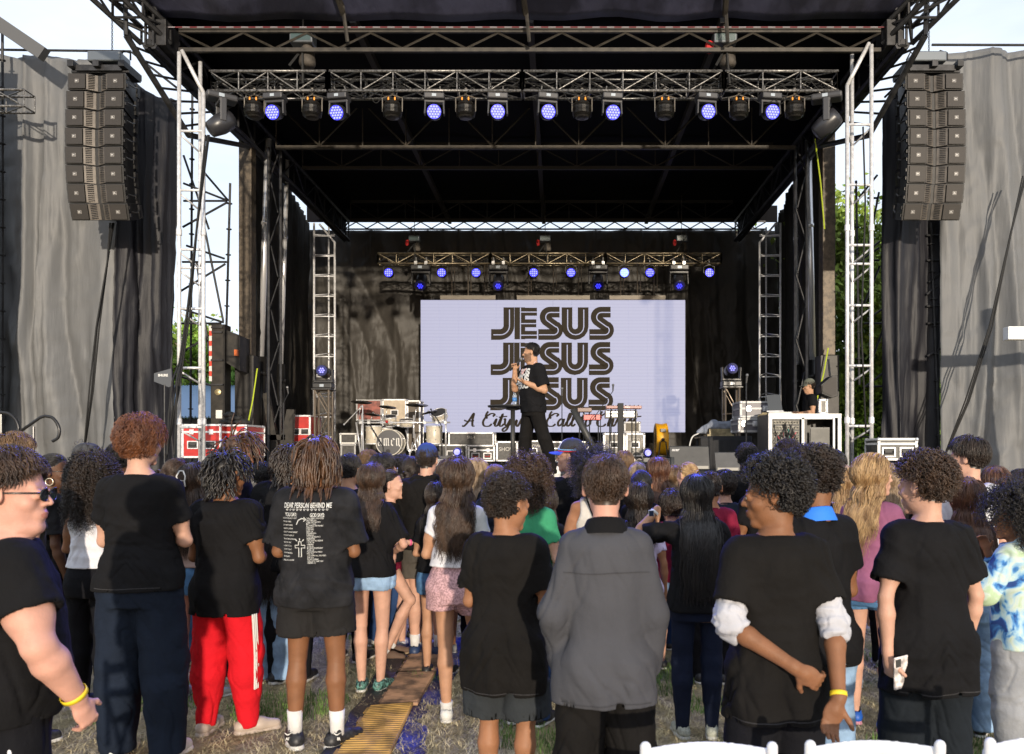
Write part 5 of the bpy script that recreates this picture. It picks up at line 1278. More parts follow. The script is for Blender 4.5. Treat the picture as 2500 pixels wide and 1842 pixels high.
for px, py, lab, d in ((790, 950, 'black moving head standing on the left floor tower', 17.8), (1785, 945, 'black moving head standing on the right floor tower', 17.8)):
 t = mover(lab, (X(px, d), d, Z(py, d)), 1.25, -5, group='moving heads on floor towers', wash=False, m=blackp, on=M('lens_soft', (.25, .25, .7), .05, emit=(.25, .25, 1), estr=1.0), glow=M('lens_glass'), up=True)
 t = thing('light_stand', 'short black truss stand carrying the ' + ('left' if px < 1000 else 'right') + ' floor moving head', 'stand', (X(px, d), d, DK)); b = MB(); zt_ = Z(py, d) - DK
 truss(b, (0, 0, .03), (0, 0, zt_ - .03), .30, .30, .55, .022, .012, side=(1, 0, 0), up=(0, 1, 0)); b.build('truss_section', M('stand_metal', (.16, .13, .10), .4, .5), t)
 b = MB(); b.box((0, 0, zt_ - .015), (.42, .42, .025)); b.build('top_plate', blackp, t); b = MB(); b.box((0, 0, .015), (.5, .5, .025)); b.build('base_plate', blackp, t)
def hoist(label, x, y, ztr, zbox, s=1.0, m=None, red=True, ztop=None):
 t = thing('chain_hoist', label, 'chain hoist', (x, y, ztr), 0, 'chain hoists'); h_ = zbox - ztr
 b = MB(); b.box((0, 0, h_), (.30 * s, .20 * s, .17 * s)); b.build('motor_cover', m or M('hoist_grey', (.13, .145, .16), .35, .5), t, bevel=.02)
 b = MB(); b.box((0, -.101 * s, h_), (.25 * s, .006, .12 * s)); b.build('cover_plate', M('hoist_plate', (.045, .075, .078), .3), t)
 b = MB(); b.lathe([(.09 * s, .05), (.11 * s, .10), (.09 * s, h_ - .14 * s), (.05 * s, h_ - .08)], (.06, .02, 0), 12); b.build('chain_bag', M('bag', (.07, .06, .05), .8, var=.3, bump=.5), t, True)
 b = MB(); zz = h_ + .1 * s; k = 0; L = (ztop or 8.6) - ztr
 while zz < L:
  rg_ = [(.012 * math.cos(a), 0, .02 * math.sin(a)) if k % 2 else (0, .012 * math.cos(a), .02 * math.sin(a)) for a in np.linspace(0, 6.28, 6, endpoint=False)]
  b.path([(p[0], p[1], p[2] + zz) for p in rg_], .0045, 4, closed=True); zz += .030; k += 1
 b.build('chain', M('chain', (.18, .15, .12), .4, .8), t)
 b = MB(); b.path([(-.16, -.02, 0), (-.16, -.17, -.02), (.0, -.05, h_ - .15 * s)], .02, 5); b.path([(.05, -.17, -.3), (.02, -.1, h_ - .15 * s)], .02, 5); b.path([(-.1, .0, h_ + .05), (-.12, .0, h_ + .16), (.1, .0, h_ + .16), (.1, .0, h_ + .05)], .014, 5); b.build('sling', rubber, t)
 if red: b = MB(); b.sphere((-.2 * s, -.05, h_ - .12 * s), .07 * s, 8, sc_=(.8, .7, 1.3)); b.path([(-.2 * s, -.05, h_ - .1), (-.12, 0, h_)], .012, 5); b.build('red_bag', M('red_bag', (.5, .02, .02), .6), t)
hoist('chain hoist above the left part of the front truss', X(740, FD), FD, Z(170, FD), Z(96, FD), 1.2, red=False, ztop=9)
hoist('chain hoist with a red cover above the right part of the front truss', X(1768, FD), FD, Z(170, FD), Z(97, FD), 1.2, ztop=9)
for px, lab in ((1012, 'small chain hoist above the left part of the rear truss'), (1331, 'small chain hoist above the middle of the rear truss'), (1664, 'small chain hoist above the right part of the rear truss')):
 hoist(lab, X(px, RD), RD, Z(618, RD), Z(584, RD), .95, ztop=8.5)
# ------------------------------------------------------------------ LED screen
SDp = 21.75
def screen():
 x0, x1, z0, z1 = X(1027, SDp), X(1673, SDp), Z(1056, SDp), Z(733, SDp); w_, h_ = x1 - x0, z1 - z0; cx = (x0 + x1) / 2
 t = thing('led_screen', 'large white LED screen showing JESUS three times above a line of script', 'screen', (cx, SDp, z0))
 m, nt, b = principled('led_panel'); L = nt.links; tcn = nt.nodes.new('ShaderNodeTexCoord')
 wv = nt.nodes.new('ShaderNodeTexWave'); wv.bands_direction = 'Z'; wv.inputs['Scale'].default_value = 3.6; wv.inputs['Distortion'].default_value = 0
 wx = nt.nodes.new('ShaderNodeTexWave'); wx.bands_direction = 'X'; wx.inputs['Scale'].default_value = 3.6
 rp_ = nt.nodes.new('ShaderNodeValToRGB'); rp_.color_ramp.elements[0].color = (.90, .90, .93, 1); rp_.color_ramp.elements[1].color = (1, 1, 1, 1); rp_.color_ramp.elements[0].position = .0; rp_.color_ramp.elements[1].position = .3
 mm = nt.nodes.new('ShaderNodeMixRGB'); mm.blend_type = 'MULTIPLY'; mm.inputs[0].default_value = 1; mm.inputs[2].default_value = (.50, .52, .75, 1)
 L.new(tcn.outputs['Object'], wv.inputs[0]); L.new(tcn.outputs['Object'], wx.inputs[0]); L.new(wv.outputs[0], rp_.inputs[0]); L.new(rp_.outputs[0], mm.inputs[1])
 L.new(mm.outputs[0], b.inputs['Emission Color']); b.inputs['Emission Strength'].default_value = .56; b.inputs['Base Color'].default_value = (.05, .05, .055, 1); b.inputs['Roughness'].default_value = .6
 q = MB()
 for i in range(14):
  for j in range(7): q.bbox(-w_ / 2 + i * w_ / 14 + .0015, -w_ / 2 + (i + 1) * w_ / 14 - .0015, 0, .08, j * h_ / 7 + .0015, (j + 1) * h_ / 7 - .0015)
 q.build('panel', m, t)
 q = MB(); q.bbox(-w_ / 2, w_ / 2, .081, .16, 0, h_); q.build('back_frame', blackp, t)
 dark = M('screen_letter', (.008, .007, .006), .8, emit=(.058, .042, .026), estr=.45, spec=.1); inl = M('screen_inline', (.05, .05, .05), .6, emit=(.50, .52, .75), estr=.56)
 def letters(k):
  out = []
  def arc(cx_, cy_, r, a0, a1, n=9): return [(cx_ + r * math.cos(R(a)), cy_ + r * math.sin(R(a))) for a in np.linspace(a0, a1, n)]
  if k == 'J': out = [[(.55, 1.0), (.55, .42)] + arc(.27, .43, .28, 0, -90) + [(.0, .15)]]; wd = .74
  elif k == 'E': out = [[(.15, 0), (.15, 1.0)], [(.15, .862), (.68, .862)], [(.15, .50), (.66, .50)], [(.15, .138), (.68, .138)]]; wd = .72
  elif k == 'S': out = [[(.66, .85), (.36, .85)] + arc(.36, .70, .15, 90, 225) + [(.30, .56), (.52, .40)] + arc(.46, .29, .14, 45, -90) + [(.0, .15)]]; wd = .74
  elif k == 'U': out = [[(.15, 1.0), (.15, .42)] + arc(.40, .40, .25, 180, 360) + [(.65, 1.0)]]; wd = .84
  return out, wd
 u = 78 * SDp / F; tot = 298 * SDp / F; widths = [letters(c)[1] for c in 'JESUS']; ks = (tot / u) / sum(widths)
 vd, fd_, vi, fi = MB(), None, MB(), None
 for row in range(3):
  x = X([1199, 1198, 1197][row] , SDp) - cx; zb = Z([829, 915, 1001][row], SDp) - z0
  for c, wdt in zip('JESUS', widths):
   st_, _ = letters(c)
   for si, s in enumerate(st_):
    tk = .335 if c != 'E' or si == 0 else .25
    V, Fq = stroke_verts([(p[0] * ks * u, p[1] * u) for p in s], tk * u); vd.add([(v[0] + x, -.004 - .0004 * si, v[1] + zb) for v in V], Fq)
    s2 = [list(p) for p in s]
    s2[0] = [s2[0][0] + (s2[1][0] - s2[0][0]) * .001, s2[0][1] - (.06 if c in 'JU' else 0)]
    if c in 'JU': s2[-1] = [s2[-1][0] + (.05 if c == 'J' else 0), s2[-1][1] - (.06 if c == 'U' else 0)]
    V, Fq = stroke_verts([(p[0] * ks * u + .02 * u, p[1] * u - .01 * u) for p in s2], .030 * u); vi.add([(v[0] + x, -.010, v[1] + zb) for v in V], Fq)
   x += wdt * ks * u
 G = {'A': ([[(0, .05), (.12, .0), (.35, .35), (.62, 1.0), (.66, .98)], [(.66, 1.0), (.62, .5), (.66, .05), (.8, .0)], [(.08, .48), (.3, .40), (.72, .45)]], .95),
   'C': ([[(.62, .78), (.72, .95), (.5, 1.02), (.2, .75), (.05, .35), (.15, .03), (.45, .0), (.62, .18)], [(.30, .62), (.18, .80), (.22, 1.05), (.3, 1.2)]], .72),
   'i': ([[(.0, .15), (.16, .58), (.10, .1), (.2, .0), (.34, .18)], [(.22, .78), (.24, .82)]], .30), 't': ([[(.0, .15), (.22, 1.0), (.10, .12), (.22, .0), (.36, .18)], [(-.02, .72), (.2, .76), (.52, .80)]], .33),
   'y': ([[(.0, .5), (.08, .58), (.1, .15), (.24, .1), (.42, .58), (.28, -.2), (.08, -.42), (.0, -.25), (.25, .0), (.5, .2)]], .46), 'w': ([[(.0, .5), (.08, .58), (.1, .1), (.2, .02), (.36, .5), (.36, .1), (.48, .02), (.66, .6), (.75, .5)]], .72),
   'd': ([[(.36, .5), (.2, .58), (.05, .3), (.12, .02), (.34, .3), (.52, 1.05), (.38, .12), (.46, .0), (.58, .18)]], .54), 'e': ([[(.0, .22), (.24, .36), (.24, .56), (.08, .5), (.04, .15), (.18, .0), (.38, .18)]], .36),
   'a': ([[(.38, .5), (.2, .58), (.05, .3), (.12, .02), (.30, .2), (.40, .58), (.36, .12), (.44, .0), (.56, .18)]], .52), 'l': ([[(.0, .15), (.24, .7), (.30, 1.02), (.18, .95), (.10, .2), (.18, .0), (.34, .18)]], .30),
   'o': ([[(.3, .55), (.1, .5), (.04, .2), (.16, .0), (.34, .2), (.3, .52), (.42, .42)]], .42), 'h': ([[(.0, .15), (.26, .8), (.24, 1.05), (.12, .7), (.04, .0), (.2, .45), (.34, .56), (.30, .12), (.38, .0), (.52, .18)]], .50),
   'r': ([[(.0, .2), (.12, .62), (.18, .5), (.30, .5), (.24, .1), (.34, .0), (.46, .18)]], .42), 's': ([[(.0, .15), (.20, .62), (.26, .25), (.14, .0), (.0, .06)], [(.14, .0), (.38, .18)]], .34), ' ': ([], .30)}
 txt = 'A Citywide Call to Christ'; tw = sum(G[c][1] for c in txt); us = (1567 - 1128) * SDp / F / (tw + .3); uh = 30 * SDp / F; x = X(1128, SDp) - cx; zb = Z(1041, SDp) - z0
 for c in txt:
  for s in G[c][0]:
   if len(s) < 3: V, Fq = stroke_verts([(p[0] * us + x, p[1] * uh + zb) for p in s], .05)
   else:
    pp = catmull([(p[0] * us + .10 * p[1] * us + x, p[1] * uh + zb) for p in s], 6); dd = np.gradient(pp, axis=0); an = np.abs(np.arctan2(dd[:, 1], dd[:, 0])); V, Fq = stroke_verts(pp, .030 + .032 * np.abs(np.sin(an)))
   vd.add([(v[0], -.004, v[1]) for v in V], Fq)
  x += G[c][1] * us
 vd.build('lettering', dark, t); vi.build('letter_inline', inl, t)
 for (a, c) in ((1075, 1210), (1262, 1440), (1488, 1625)):
  q = MB(); zz = Z(727, SDp) - z0
  xa, xb = X(a, SDp) - cx, X(c, SDp) - cx
  q.bbox(xa, xb, -.02, .1, zz - .055, zz + .055); nb = 6
  for i in range(nb): q.bbox(xa + (xb - xa) * (i + .3) / nb, xa + (xb - xa) * (i + .7) / nb, -.03, -.02, zz - .025, zz + .015)
  q.build('hanging_bar', M('bumper', (.10, .085, .065), .5, .3), t)
  for xx in (xa + .3, (xa + xb) / 2, xb - .3):
   q = MB(); q.tube((xx, .04, zz + .05), (xx, .04, Z(640, SDp) - z0), .018, n=6); q.tube((xx + .08, .0, zz + .15), (xx + .07, .04, Z(640, SDp) - z0), .012, n=6); q.build('hanging_chain', M('chain'), t)
screen()
# ------------------------------------------------------------------ line arrays
def vary(lab, px, mirror):
 d = 13.7; x = X(px, d); w_ = 142 * d / F; t = thing('line_array', lab, 'speaker', (x, d, 0), 0, 'hanging line arrays')
 body = M('speaker_black', (.016, .015, .014), .55, var=.2, vscale=30, bump=.15); grm = M('speaker_grille', (.026, .022, .019), .6, .2, var=.25, vscale=160); wg = M('waveguide_grey', (.12, .105, .09), .42, .3, var=.15)
 ys = [178, 221, 266, 311, 357, 403, 449, 497]; ye = [220, 265, 310, 356, 402, 448, 496, 539]
 sh = [0, -4, -6, -7, -7, -5, -1, 7]; tilt = [0, 0, 1, 1.5, 3, 5, 10, 17]
 sgn = 1 if not mirror else -1
 bdg, _ = None, None; TV, TF = text_tris('JBL', .03, bold=.0008)
 for i in range(8):
  z1_, z0_ = Z(ys[i], d), Z(ye[i], d); hz = z1_ - z0_ - .012; cz = (z0_ + z1_) / 2; ox = sh[i] * d / F * sgn
  c = MB(); D = .62; W = w_ / 2; v = .10
  pts = [(-W, 0, 0), (-W * .36, .015, 0), (-.025, v, 0), (.025, v, 0), (W * .36, .015, 0), (W, 0, 0), (W * .72, D, 0), (-W * .72, D, 0)]
  c.poly([(p[0], p[1], -hz / 2) for p in pts], (0, 0, hz))
  cab = c.build('cabinet', body, t, bevel=.004); cab.location = (ox, 0, cz); cab.rotation_euler = (R(tilt[i]), 0, 0)
  g = MB()
  for s in (-1, 1): g.box((s * W * .66, -.012, 0), (W * .56, .018, hz * .90))
  g.build_each('grille', grm, cab, bevel=.004)
  g = MB()
  for s in (-1, 1):
   a_ = np.array((s * W * .36, .008, 0)); b2 = np.array((s * .028, v - .007, 0)); g.poly([(a_[0], a_[1], -hz * .47), (b2[0], b2[1], -hz * .47), (b2[0], b2[1], hz * .47), (a_[0], a_[1], hz * .47)], (0, -.006, 0))
  g.build_each('waveguide', wg, cab)
  for s in (-1, 1):
   g = MB()
   for k in range(9):
    zz = -hz * .40 + k * hz * .1; a_ = np.array((s * W * .30, .018 - .012, zz)); b2 = np.array((s * W * .13, v * .66 - .012, zz + .012)); g.tube(a_, b2, .006, n=5)
   g.build('slot', blackp, cab)
  for s in (-1, 1):
   g = MB(); g.box((s * W * .66, -.0225, 0), (.062, .004, .055)); bd = g.build('badge', M('badge_grey', (.30, .28, .26), .4), cab)
   g = MB(); g.box((s * W * .66, -.0250, 0), (.050, .002, .043)); g.build('badge_plate', blackp, bd)
   g = MB(); g.add(TV + np.array((s * W * .66, -.0268, 0)), TF); g.build('badge_letters', M('badge_light', (.6, .58, .55), .4), bd)
  g = MB()
  for s in (-1, 1): g.box((s * (W + .006), .05, -hz * .2), (.02, .05, .05)); g.box((s * (W + .006), .05, hz * .25), (.02, .05, .05)); g.box((s * (W + .0), .40, 0), (.03, .09, hz * .8)); g.path([(s * (W - .01), .12, 0), (s * (W + .04), .2, -.02), (s * (W + .02), .34, .03)], .012, 5)
  g.build_each('rigging_bracket', blackp, cab)
 b = MB(); zf = Z(172, d)
 b.bbox(-w_ / 2, w_ / 2, .1, .5, zf + .01, zf + .05)
 for xx in (-w_ / 2 + .06, 0, w_ / 2 - .06):
  b.bbox(xx - .05, xx + .05, -.04, .55, zf + .055, zf + .16)
 b.bbox(-w_ / 2 + .1, w_ / 2 - .1, .05, .08, zf + .02, zf + .12); b.build('rigging_frame', steel_dk, t, bevel=.004)
 h = thing('chain_hoist', 'grey box hoist holding the ' + ('left' if not mirror else 'right') + ' line array on its chain', 'chain hoist', (x + (.10 if not mirror else -.05), d + .2, Z(148, d)), 0, 'line array hoists')
 b = MB(); b.box((0, 0, .09), (.55, .36, .17)); b.build('motor_cover', M('hoist_grey'), h, bevel=.02)
 b = MB(); b.path([(.2, 0, .17), (.24, 0, .26), (.36, 0, .22), (.36, 0, .1)], .016, 5); b.path([(-.2, 0, .17), (-.26, 0, .24), (-.33, 0, .1)], .014, 5); b.build('cable', rubber, h)
 b = MB(); k = 0; zz = .2
 while zz < 3.2:
  rg_ = [(.014 * math.cos(a), 0, .022 * math.sin(a)) if k % 2 else (0, .014 * math.cos(a), .022 * math.sin(a)) for a in np.linspace(0, 6.28, 6, endpoint=False)]; b.path([(p[0] + .05, p[1], p[2] + zz) for p in rg_], .0055, 4, closed=True); zz += .034; k += 1
 b.build('chain', steel_dk, h)
vary('left hanging line array of eight black speaker boxes', 236, False); vary('right hanging line array of eight black speaker boxes', 2281, True)
# ------------------------------------------------------------------ flight cases
def case(label, px0, px1, py0, py1, d, depth=.6, m=None, lid=.3, handles=2, rz=0, latches=2, group='flight cases on the stage', text=None, wheels=True, trim=None, text_y=.0, ts=.09, hcol=None):
 x0, x1, z0, z1 = X(px0, d), X(px1, d), Z(py1, d), Z(py0, d); w_, h_ = x1 - x0, z1 - z0
 t = thing('flight_case', label, 'flight case', ((x0 + x1) / 2, d, z0), R(rz), group); m = m or case_blk; trim = trim or alu; wz = .09 if wheels else 0
 b = MB(); b.bbox(-w_ / 2 + .012, w_ / 2 - .012, .012, depth - .012, wz + .012, h_ * (1 - lid) - .006) ; b.build('body', m, t)
 if lid: b = MB(); b.bbox(-w_ / 2 + .012, w_ / 2 - .012, .012, depth - .012, h_ * (1 - lid) + .006, h_ - .012); b.build('lid', m, t)
 b = MB(); e = .016
 for zz in ([wz + e, h_ - e] + ([h_ * (1 - lid)] if lid else [])):
  b.bbox(-w_ / 2, w_ / 2, -.004, e * 1.4, zz - e, zz + e); b.bbox(-w_ / 2, w_ / 2, depth - e * 1.4, depth + .004, zz - e, zz + e)
  for s in (-1, 1): b.bbox(s * w_ / 2 - s * e * 1.3, s * (w_ / 2 + .004), e * 1.41, depth - e * 1.41, zz - e * .99, zz + e * .99)
 for sx in (-1, 1):
  for yy in (0, depth):
   b.bbox(sx * w_ / 2 - sx * e * 2, sx * (w_ / 2 + .006), yy - .007, yy + .007, wz + e * 2.01, h_ * (1 - lid) - e * 1.01 if lid else h_ - e * 1.01)
   if lid: b.bbox(sx * w_ / 2 - sx * e * 2, sx * (w_ / 2 + .006), yy - .007, yy + .007, h_ * (1 - lid) + e * 1.01, h_ - e * 1.01)
 b.build('edge_trim', trim, t)
 b = MB()
 for sx in (-1, 1):
  for yy in (-.006, depth + .006):
   for zz in (wz + .02, h_ - .02): b.sphere((sx * (w_ / 2 - .01), yy * .9, zz), .028, 8)
 b.build_each('corner', chrome, t, True)
 for k in range(handles):
  hx = w_ * ((k + .5) / handles - .5) * .9; hz = (h_ * (1 - lid) + wz) / 2
  b = MB()
  for (a1, a2, b1, b2) in ((-.095, .095, .055, .07), (-.095, .095, -.07, -.055), (-.095, -.078, -.0549, .0549), (.078, .095, -.0549, .0549)): b.bbox(hx + a1, hx + a2, -.010, .004, hz + b1, hz + b2)
  hd = b.build('handle', alu, t); b = MB(); b.bbox(hx - .077, hx + .077, -.003, .006, hz - .054, hz + .054); b.build('recess', M('recess', (.03, .03, .03), .6), hd)
  b = MB(); b.path([(hx - .06, -.012, hz + .02), (hx - .06, -.02, hz - .015), (hx + .06, -.02, hz - .015), (hx + .06, -.012, hz + .02)], .008, 6); b.build('grip', hcol or rubber, hd)
 if lid:
  for k in range(latches):
   hx = w_ * ((k + .5) / latches - .5); b = MB(); b.box((hx, -.012, h_ * (1 - lid)), (.075, .014, .09)); b.box((hx, -.022, h_ * (1 - lid)), (.035, .01, .05)); b.build('latch', chrome, t, bevel=.003)
 if wheels:
  for sx in (-1, 1):
   for yy in (.1, depth - .1): b = MB(); b.lathe([(.02, -.018), (.043, -.016), (.043, .016), (.02, .018)], (sx * (w_ / 2 - .12), yy, .043), 14, 'x'); b.box((sx * (w_ / 2 - .12), yy, .078), (.07, .07, .012)); b.build('wheel', rubber, t)
 if text:
  for i, s in enumerate(text):
   V, Fq = text_tris(s, ts, bold=.001); b = MB(); b.add(V + np.array((0, -.002, wz + (h_ - wz) * (.72 + text_y) - i * ts * 1.5)), Fq); b.build('lettering', M('stencil_white', (.42, .40, .37), .6), t)
 return t
D1 = 19.6
case('long black flight case with two red tagged handles under the left part of the screen', 1143, 1208, 1087, 1136, D1, .6, lid=.26, hcol=redp)
case('square black flight case with a white logo right of the long one', 1212, 1264, 1078, 1136, D1, .6, lid=0, handles=0, text=['SHOW'], ts=.13, text_y=-.12)
case('black flight case behind the speaker, next to the square logo case', 1268, 1336, 1076, 1136, D1, .6, lid=0, handles=1, text=['SHOW'], ts=.11, text_y=.0)
case('black flight case with a grey lid to the right of the speaker', 1342, 1440, 1078, 1136, D1 + .1, .6, lid=.3, handles=1, latches=2)
case('big dark flight case standing behind and above the long one', 1095, 1206, 1056, 1100, D1 + .8, .6, lid=0, handles=0, wheels=False, text=['SRL-1'], ts=.09)
case('low dark flight case between the drum riser and the long case', 1060, 1140, 1086, 1138, D1 + .75, .55, lid=0, handles=1)
case('tall grey flight case marked AUDIO 3 on the keyboard riser', 1528, 1574, 1058, 1115, 18.4, .5, lid=0, handles=1, text=['AUDIO 3', '257', 'MEC'], ts=.085, wheels=False, m=M('case_grey', (.16, .15, .13), .5, var=.2))
case('tall grey flight case left of the AUDIO 3 one', 1474, 1524, 1058, 1115, 18.4, .5, lid=0, handles=1, wheels=False, m=M('case_grey'))
case('big red flight case standing behind the left silver tower', 444, 540, 1036, 1131, 14.4, .9, m=redp, lid=.2, handles=2, group='red flight cases', rz=0)
case('red flight case to the right of the big one, beside the roof column', 544, 602, 1037, 1131, 14.6, .9, m=redp, lid=.2, handles=1, group='red flight cases', latches=1)
case('upright red flight case left of the drum kit', 708, 758, 1014, 1105, 17.6, .8, m=redp, lid=0, handles=2, group='red flight cases')
case('small pale edged case beside the drum riser', 830, 870, 1058, 1084, 18.6, .5, lid=0, handles=0, wheels=False, trim=whitep)
case('dark amplifier case under the small pale edged case', 832, 868, 1085, 1138, 18.6, .5, lid=0, handles=0, trim=M('trim_dim', (.3, .3, .3), .5, .3))
case('open topped white edged flight case with two handles right of the right silver tower', 2145, 2238, 1070, 1140, 11.8, .7, lid=.2, handles=2, trim=whitep, latches=0, rz=-6, m=M('case_green', (.045, .045, .038), .5, var=.3))
case('upper purple grey mixer case in the stack left of the rack', 1807, 1888, 980, 1020, 13.6, .6, lid=.45, handles=0, wheels=False, m=M('case_purple', (.085, .08, .095), .45), trim=M('trim_dim', (.3, .3, .3), .5, .3))
case('lower silver edged case in the stack left of the rack', 1803, 1856, 1021, 1056, 13.5, .6, lid=.4, handles=0, wheels=False, m=M('case_purple'), trim=M('trim_dim'))
case('grey amplifier case with a red front behind the drums', 870, 932, 976, 1028, 20.2, .5, lid=0, handles=0, wheels=False, m=M('case_rust', (.20, .05, .035), .5, var=.4), trim=M('trim_dim'))
case('pale road case standing behind the drums beside the rust red one', 934, 992, 975, 1050, 20.3, .5, lid=0, handles=1, m=M('case_pale', (.40, .33, .24), .5, var=.1))
case('tall dark case behind the right side of the drum kit', 994, 1026, 978, 1110, 20.2, .5, lid=0, handles=0, m=M('case_brown', (.07, .05, .03), .5))
# ------------------------------------------------------------------ rack, desk, right side of the stage
def rack():
 d = 12.6; x0, x1 = X(1876, d), X(2054, d); z0, z1 = DK + .02, Z(1012, d); w_, h_ = x1 - x0, z1 - z0
 t = thing('equipment_rack', 'wide white edged rack case with open doors showing tangled cables', 'equipment rack', (x0, d, z0)); D = .7
 b = MB(); b.bbox(0, w_, .02, D, h_ - .04, h_); b.bbox(0, w_, .02, D, 0, .04); b.bbox(0, .04, .02, D, .041, h_ - .041); b.bbox(w_ - .04, w_, .02, D, .041, h_ - .041); b.bbox(.041, w_ - .041, D - .03, D, .041, h_ - .041); b.bbox(.53, .60, .02, D - .04, .041, h_ - .041); b.build('shell', case_blk, t)
 b = MB()
 for (a, c, e, f_) in ((0, w_, h_ - .055, h_ + .01), (0, w_, -.01, .045), (0, .055, .046, h_ - .056), (w_ - .055, w_, .046, h_ - .056), (w_ - .13, w_ - .10, .046, h_ - .056), (.51, .55, .046, h_ - .056), (.055, w_ - .14, h_ - .075, h_ - .0561)): b.bbox(a, c, -.01, .02, e, f_)
 b.build('edge_trim', whitep, t)
 b = MB(); b.bbox(.075, .50, .06, .08, .05, h_ - .08); g = b.build('patch_panel', M('rack_dark', (.02, .02, .02), .5), t)
 rg = np.random.default_rng(5)
 cm = [rubber, M('cab_grey', (.15, .14, .13), .5), M('cab_red', (.5, .05, .08), .5), M('cab_teal', (.05, .25, .2), .5)]
 for row in range(9):
  zz = .1 + row * (h_ - .22) / 8.4; b = MB(); b.bbox(.09, .485, .05, .0595, zz, zz + .055)
  for k in range(9): b.sphere((.11 + k * .044, .045, zz + .028), .013, 6)
  b.build('rack_unit', M('rack_unit', (.10, .095, .08), .5, .3, var=.6, vscale=40), t)
 for ci in range(4):
  b = MB()
  for k in range((26, 14, 5, 4)[ci]):
   p0 = np.array((rg.uniform(.1, .48), .04, rg.uniform(.25, h_ - .12))); p1 = np.array((rg.uniform(.1, .48), .04, rg.uniform(.08, h_ - .25))); mid = (p0 + p1) / 2 + np.array((rg.uniform(-.1, .1), -.06, rg.uniform(-.18, 0)))
   b.path(catmull([p0, mid, p1], 8), .006, 4)
  b.build('patch_cable', cm[ci], t)
 b = MB(); b.bbox(.66, w_ - .17, .03, .045, .10, h_ - .22); b.build('door', M('rack_door', (.12, .115, .10), .6, var=.1), t); b = MB(); b.bbox(.655, w_ - .165, .046, .05, .08, h_ - .2); b.build('door_frame', blackp, t)
 b = MB(); b.bbox(.72, .80, -.0, .03, .16, .24); b.bbox(.70, .95, .0, .03, .135, .16); b.build('latch', alu, t)
rack()
def monitor_back(label, px0, px1, py0, py1, d, text=None, tone=(.050, .048, .044)):
 x0, x1, z0, z1 = X(px0, d), X(px1, d), Z(py1, d), Z(py0, d); w_, h_ = x1 - x0, z1 - z0
 t = thing('stage_screen', label, 'monitor', ((x0 + x1) / 2, d, z0), 0, 'monitors lying at the front of the stage')
 b = MB(); b.poly([(-w_ / 2, 0, 0), (w_ / 2, 0, 0), (w_ / 2, .10, h_), (-w_ / 2, .10, h_)], (0, .035, .01)); b.build('housing', M('monitor_back' + label[:4], tone, .5, var=.08), t, bevel=.004)
 b = MB(); b.bbox(-w_ / 2 + .02, w_ / 2 - .02, -.01, .0, .005, .045); b.build('lip', M('monitor_lip', (.12, .115, .10), .4), t)
 b = MB()
 for (u, v) in ((-.05, .55), (.05, .55), (.14, .35), (-.12, .35)): b.sphere((u, .10 * v - .002, h_ * v), .004, 6)
 b.build_each('screw', blackp, t)
 b = MB(); b.box((0, .16, .06), (.3, .16, .03)); b.tube((0, .16, .06), (0, .10, h_ * .5), .02, n=8); b.build('stand', blackp, t)
 if text:
  V, Fq = text_tris(text, .058, bold=.0012, align='LEFT', shear=.2); V = V + np.array((-w_ / 2 + .03, 0, h_ * .86)); V[:, 1] = V[:, 2] / h_ * .10 - .004; b = MB(); b.add(V, Fq); b.build('lettering', whitep, t)
monitor_back('grey monitor seen from behind with acer lettering on the stage edge', 1637, 1733, 1091, 1146, 11.3, 'acer')
monitor_back('plain dark monitor seen from behind, half hidden by a curly head', 1748, 1812, 1106, 1150, 11.6, None, (.07, .068, .066))
d = 14.6; t = thing('table', 'table under a black cloth carrying a covered keyboard case', 'table', (X(1772, d), d, DK)); w_ = 122 * d / F; zt_ = Z(1066, d) - DK
b = MB(); b.bbox(-w_ / 2, w_ / 2, 0, .7, zt_ - .03, zt_); b.build('table_top', blackp, t)
for sx in (-1, 1):
 for yy in (.05, .65): b = MB(); b.tube((sx * (w_ / 2 - .05), yy, 0), (sx * (w_ / 2 - .05), yy, zt_ - .03), .02, n=8); b.build('leg', steel_dk, t)
b = MB(); n_ = 60; vs = []
for j in range(8):
 for i in range(n_ + 1):
  u = i / n_; x_ = -w_ / 2 - .01 + (w_ + .02) * u; vs.append((x_, -.02 - .025 * math.sin(u * 40) * j / 7 - .01 * j / 7, zt_ + .004 - (zt_ - .02) * j / 7))
b.add(vs, [[j * (n_ + 1) + i, j * (n_ + 1) + i + 1, (j + 1) * (n_ + 1) + i + 1, (j + 1) * (n_ + 1) + i] for j in range(7) for i in range(n_)]); b.bbox(-w_ / 2 - .01, w_ / 2 + .01, -.02, .72, zt_ + .001, zt_ + .006)
o = b.build('tablecloth', M('cloth_black', (.012, .012, .014), .8), None, True); o.location = t.location; tag(o, 'black cloth hanging over the table front beside the rack', 'tablecloth'); o.modifiers.new('t', 'SOLIDIFY').thickness = .004
t2 = thing('mixer_case', 'open mixer case under a crumpled grey rain cover', 'mixer', (X(1762, d), d + .1, Z(1065, d)))
b = MB(); b.bbox(-.2, .2, 0, .35, .03, .13); b.bbox(-.24, .24, -.02, .38, .0, .03); b.build('case', M('case_tan', (.22, .18, .10), .5, .3, var=.4), t2)
f = Field((-.5, -.1, .05), (.65, .5, .4), .012)
f.cone((-.30, .15, .10), (-.1, .15, .22), .05, .07, .05); f.cone((-.1, .15, .19), (.42, .15, .23), .07, .08, .05); f.cone((.42, .15, .23), (.50, .15, .12), .06, .05, .05); f.cone((-.30, .15, .1), (-.38, .12, .06), .05, .03, .05)
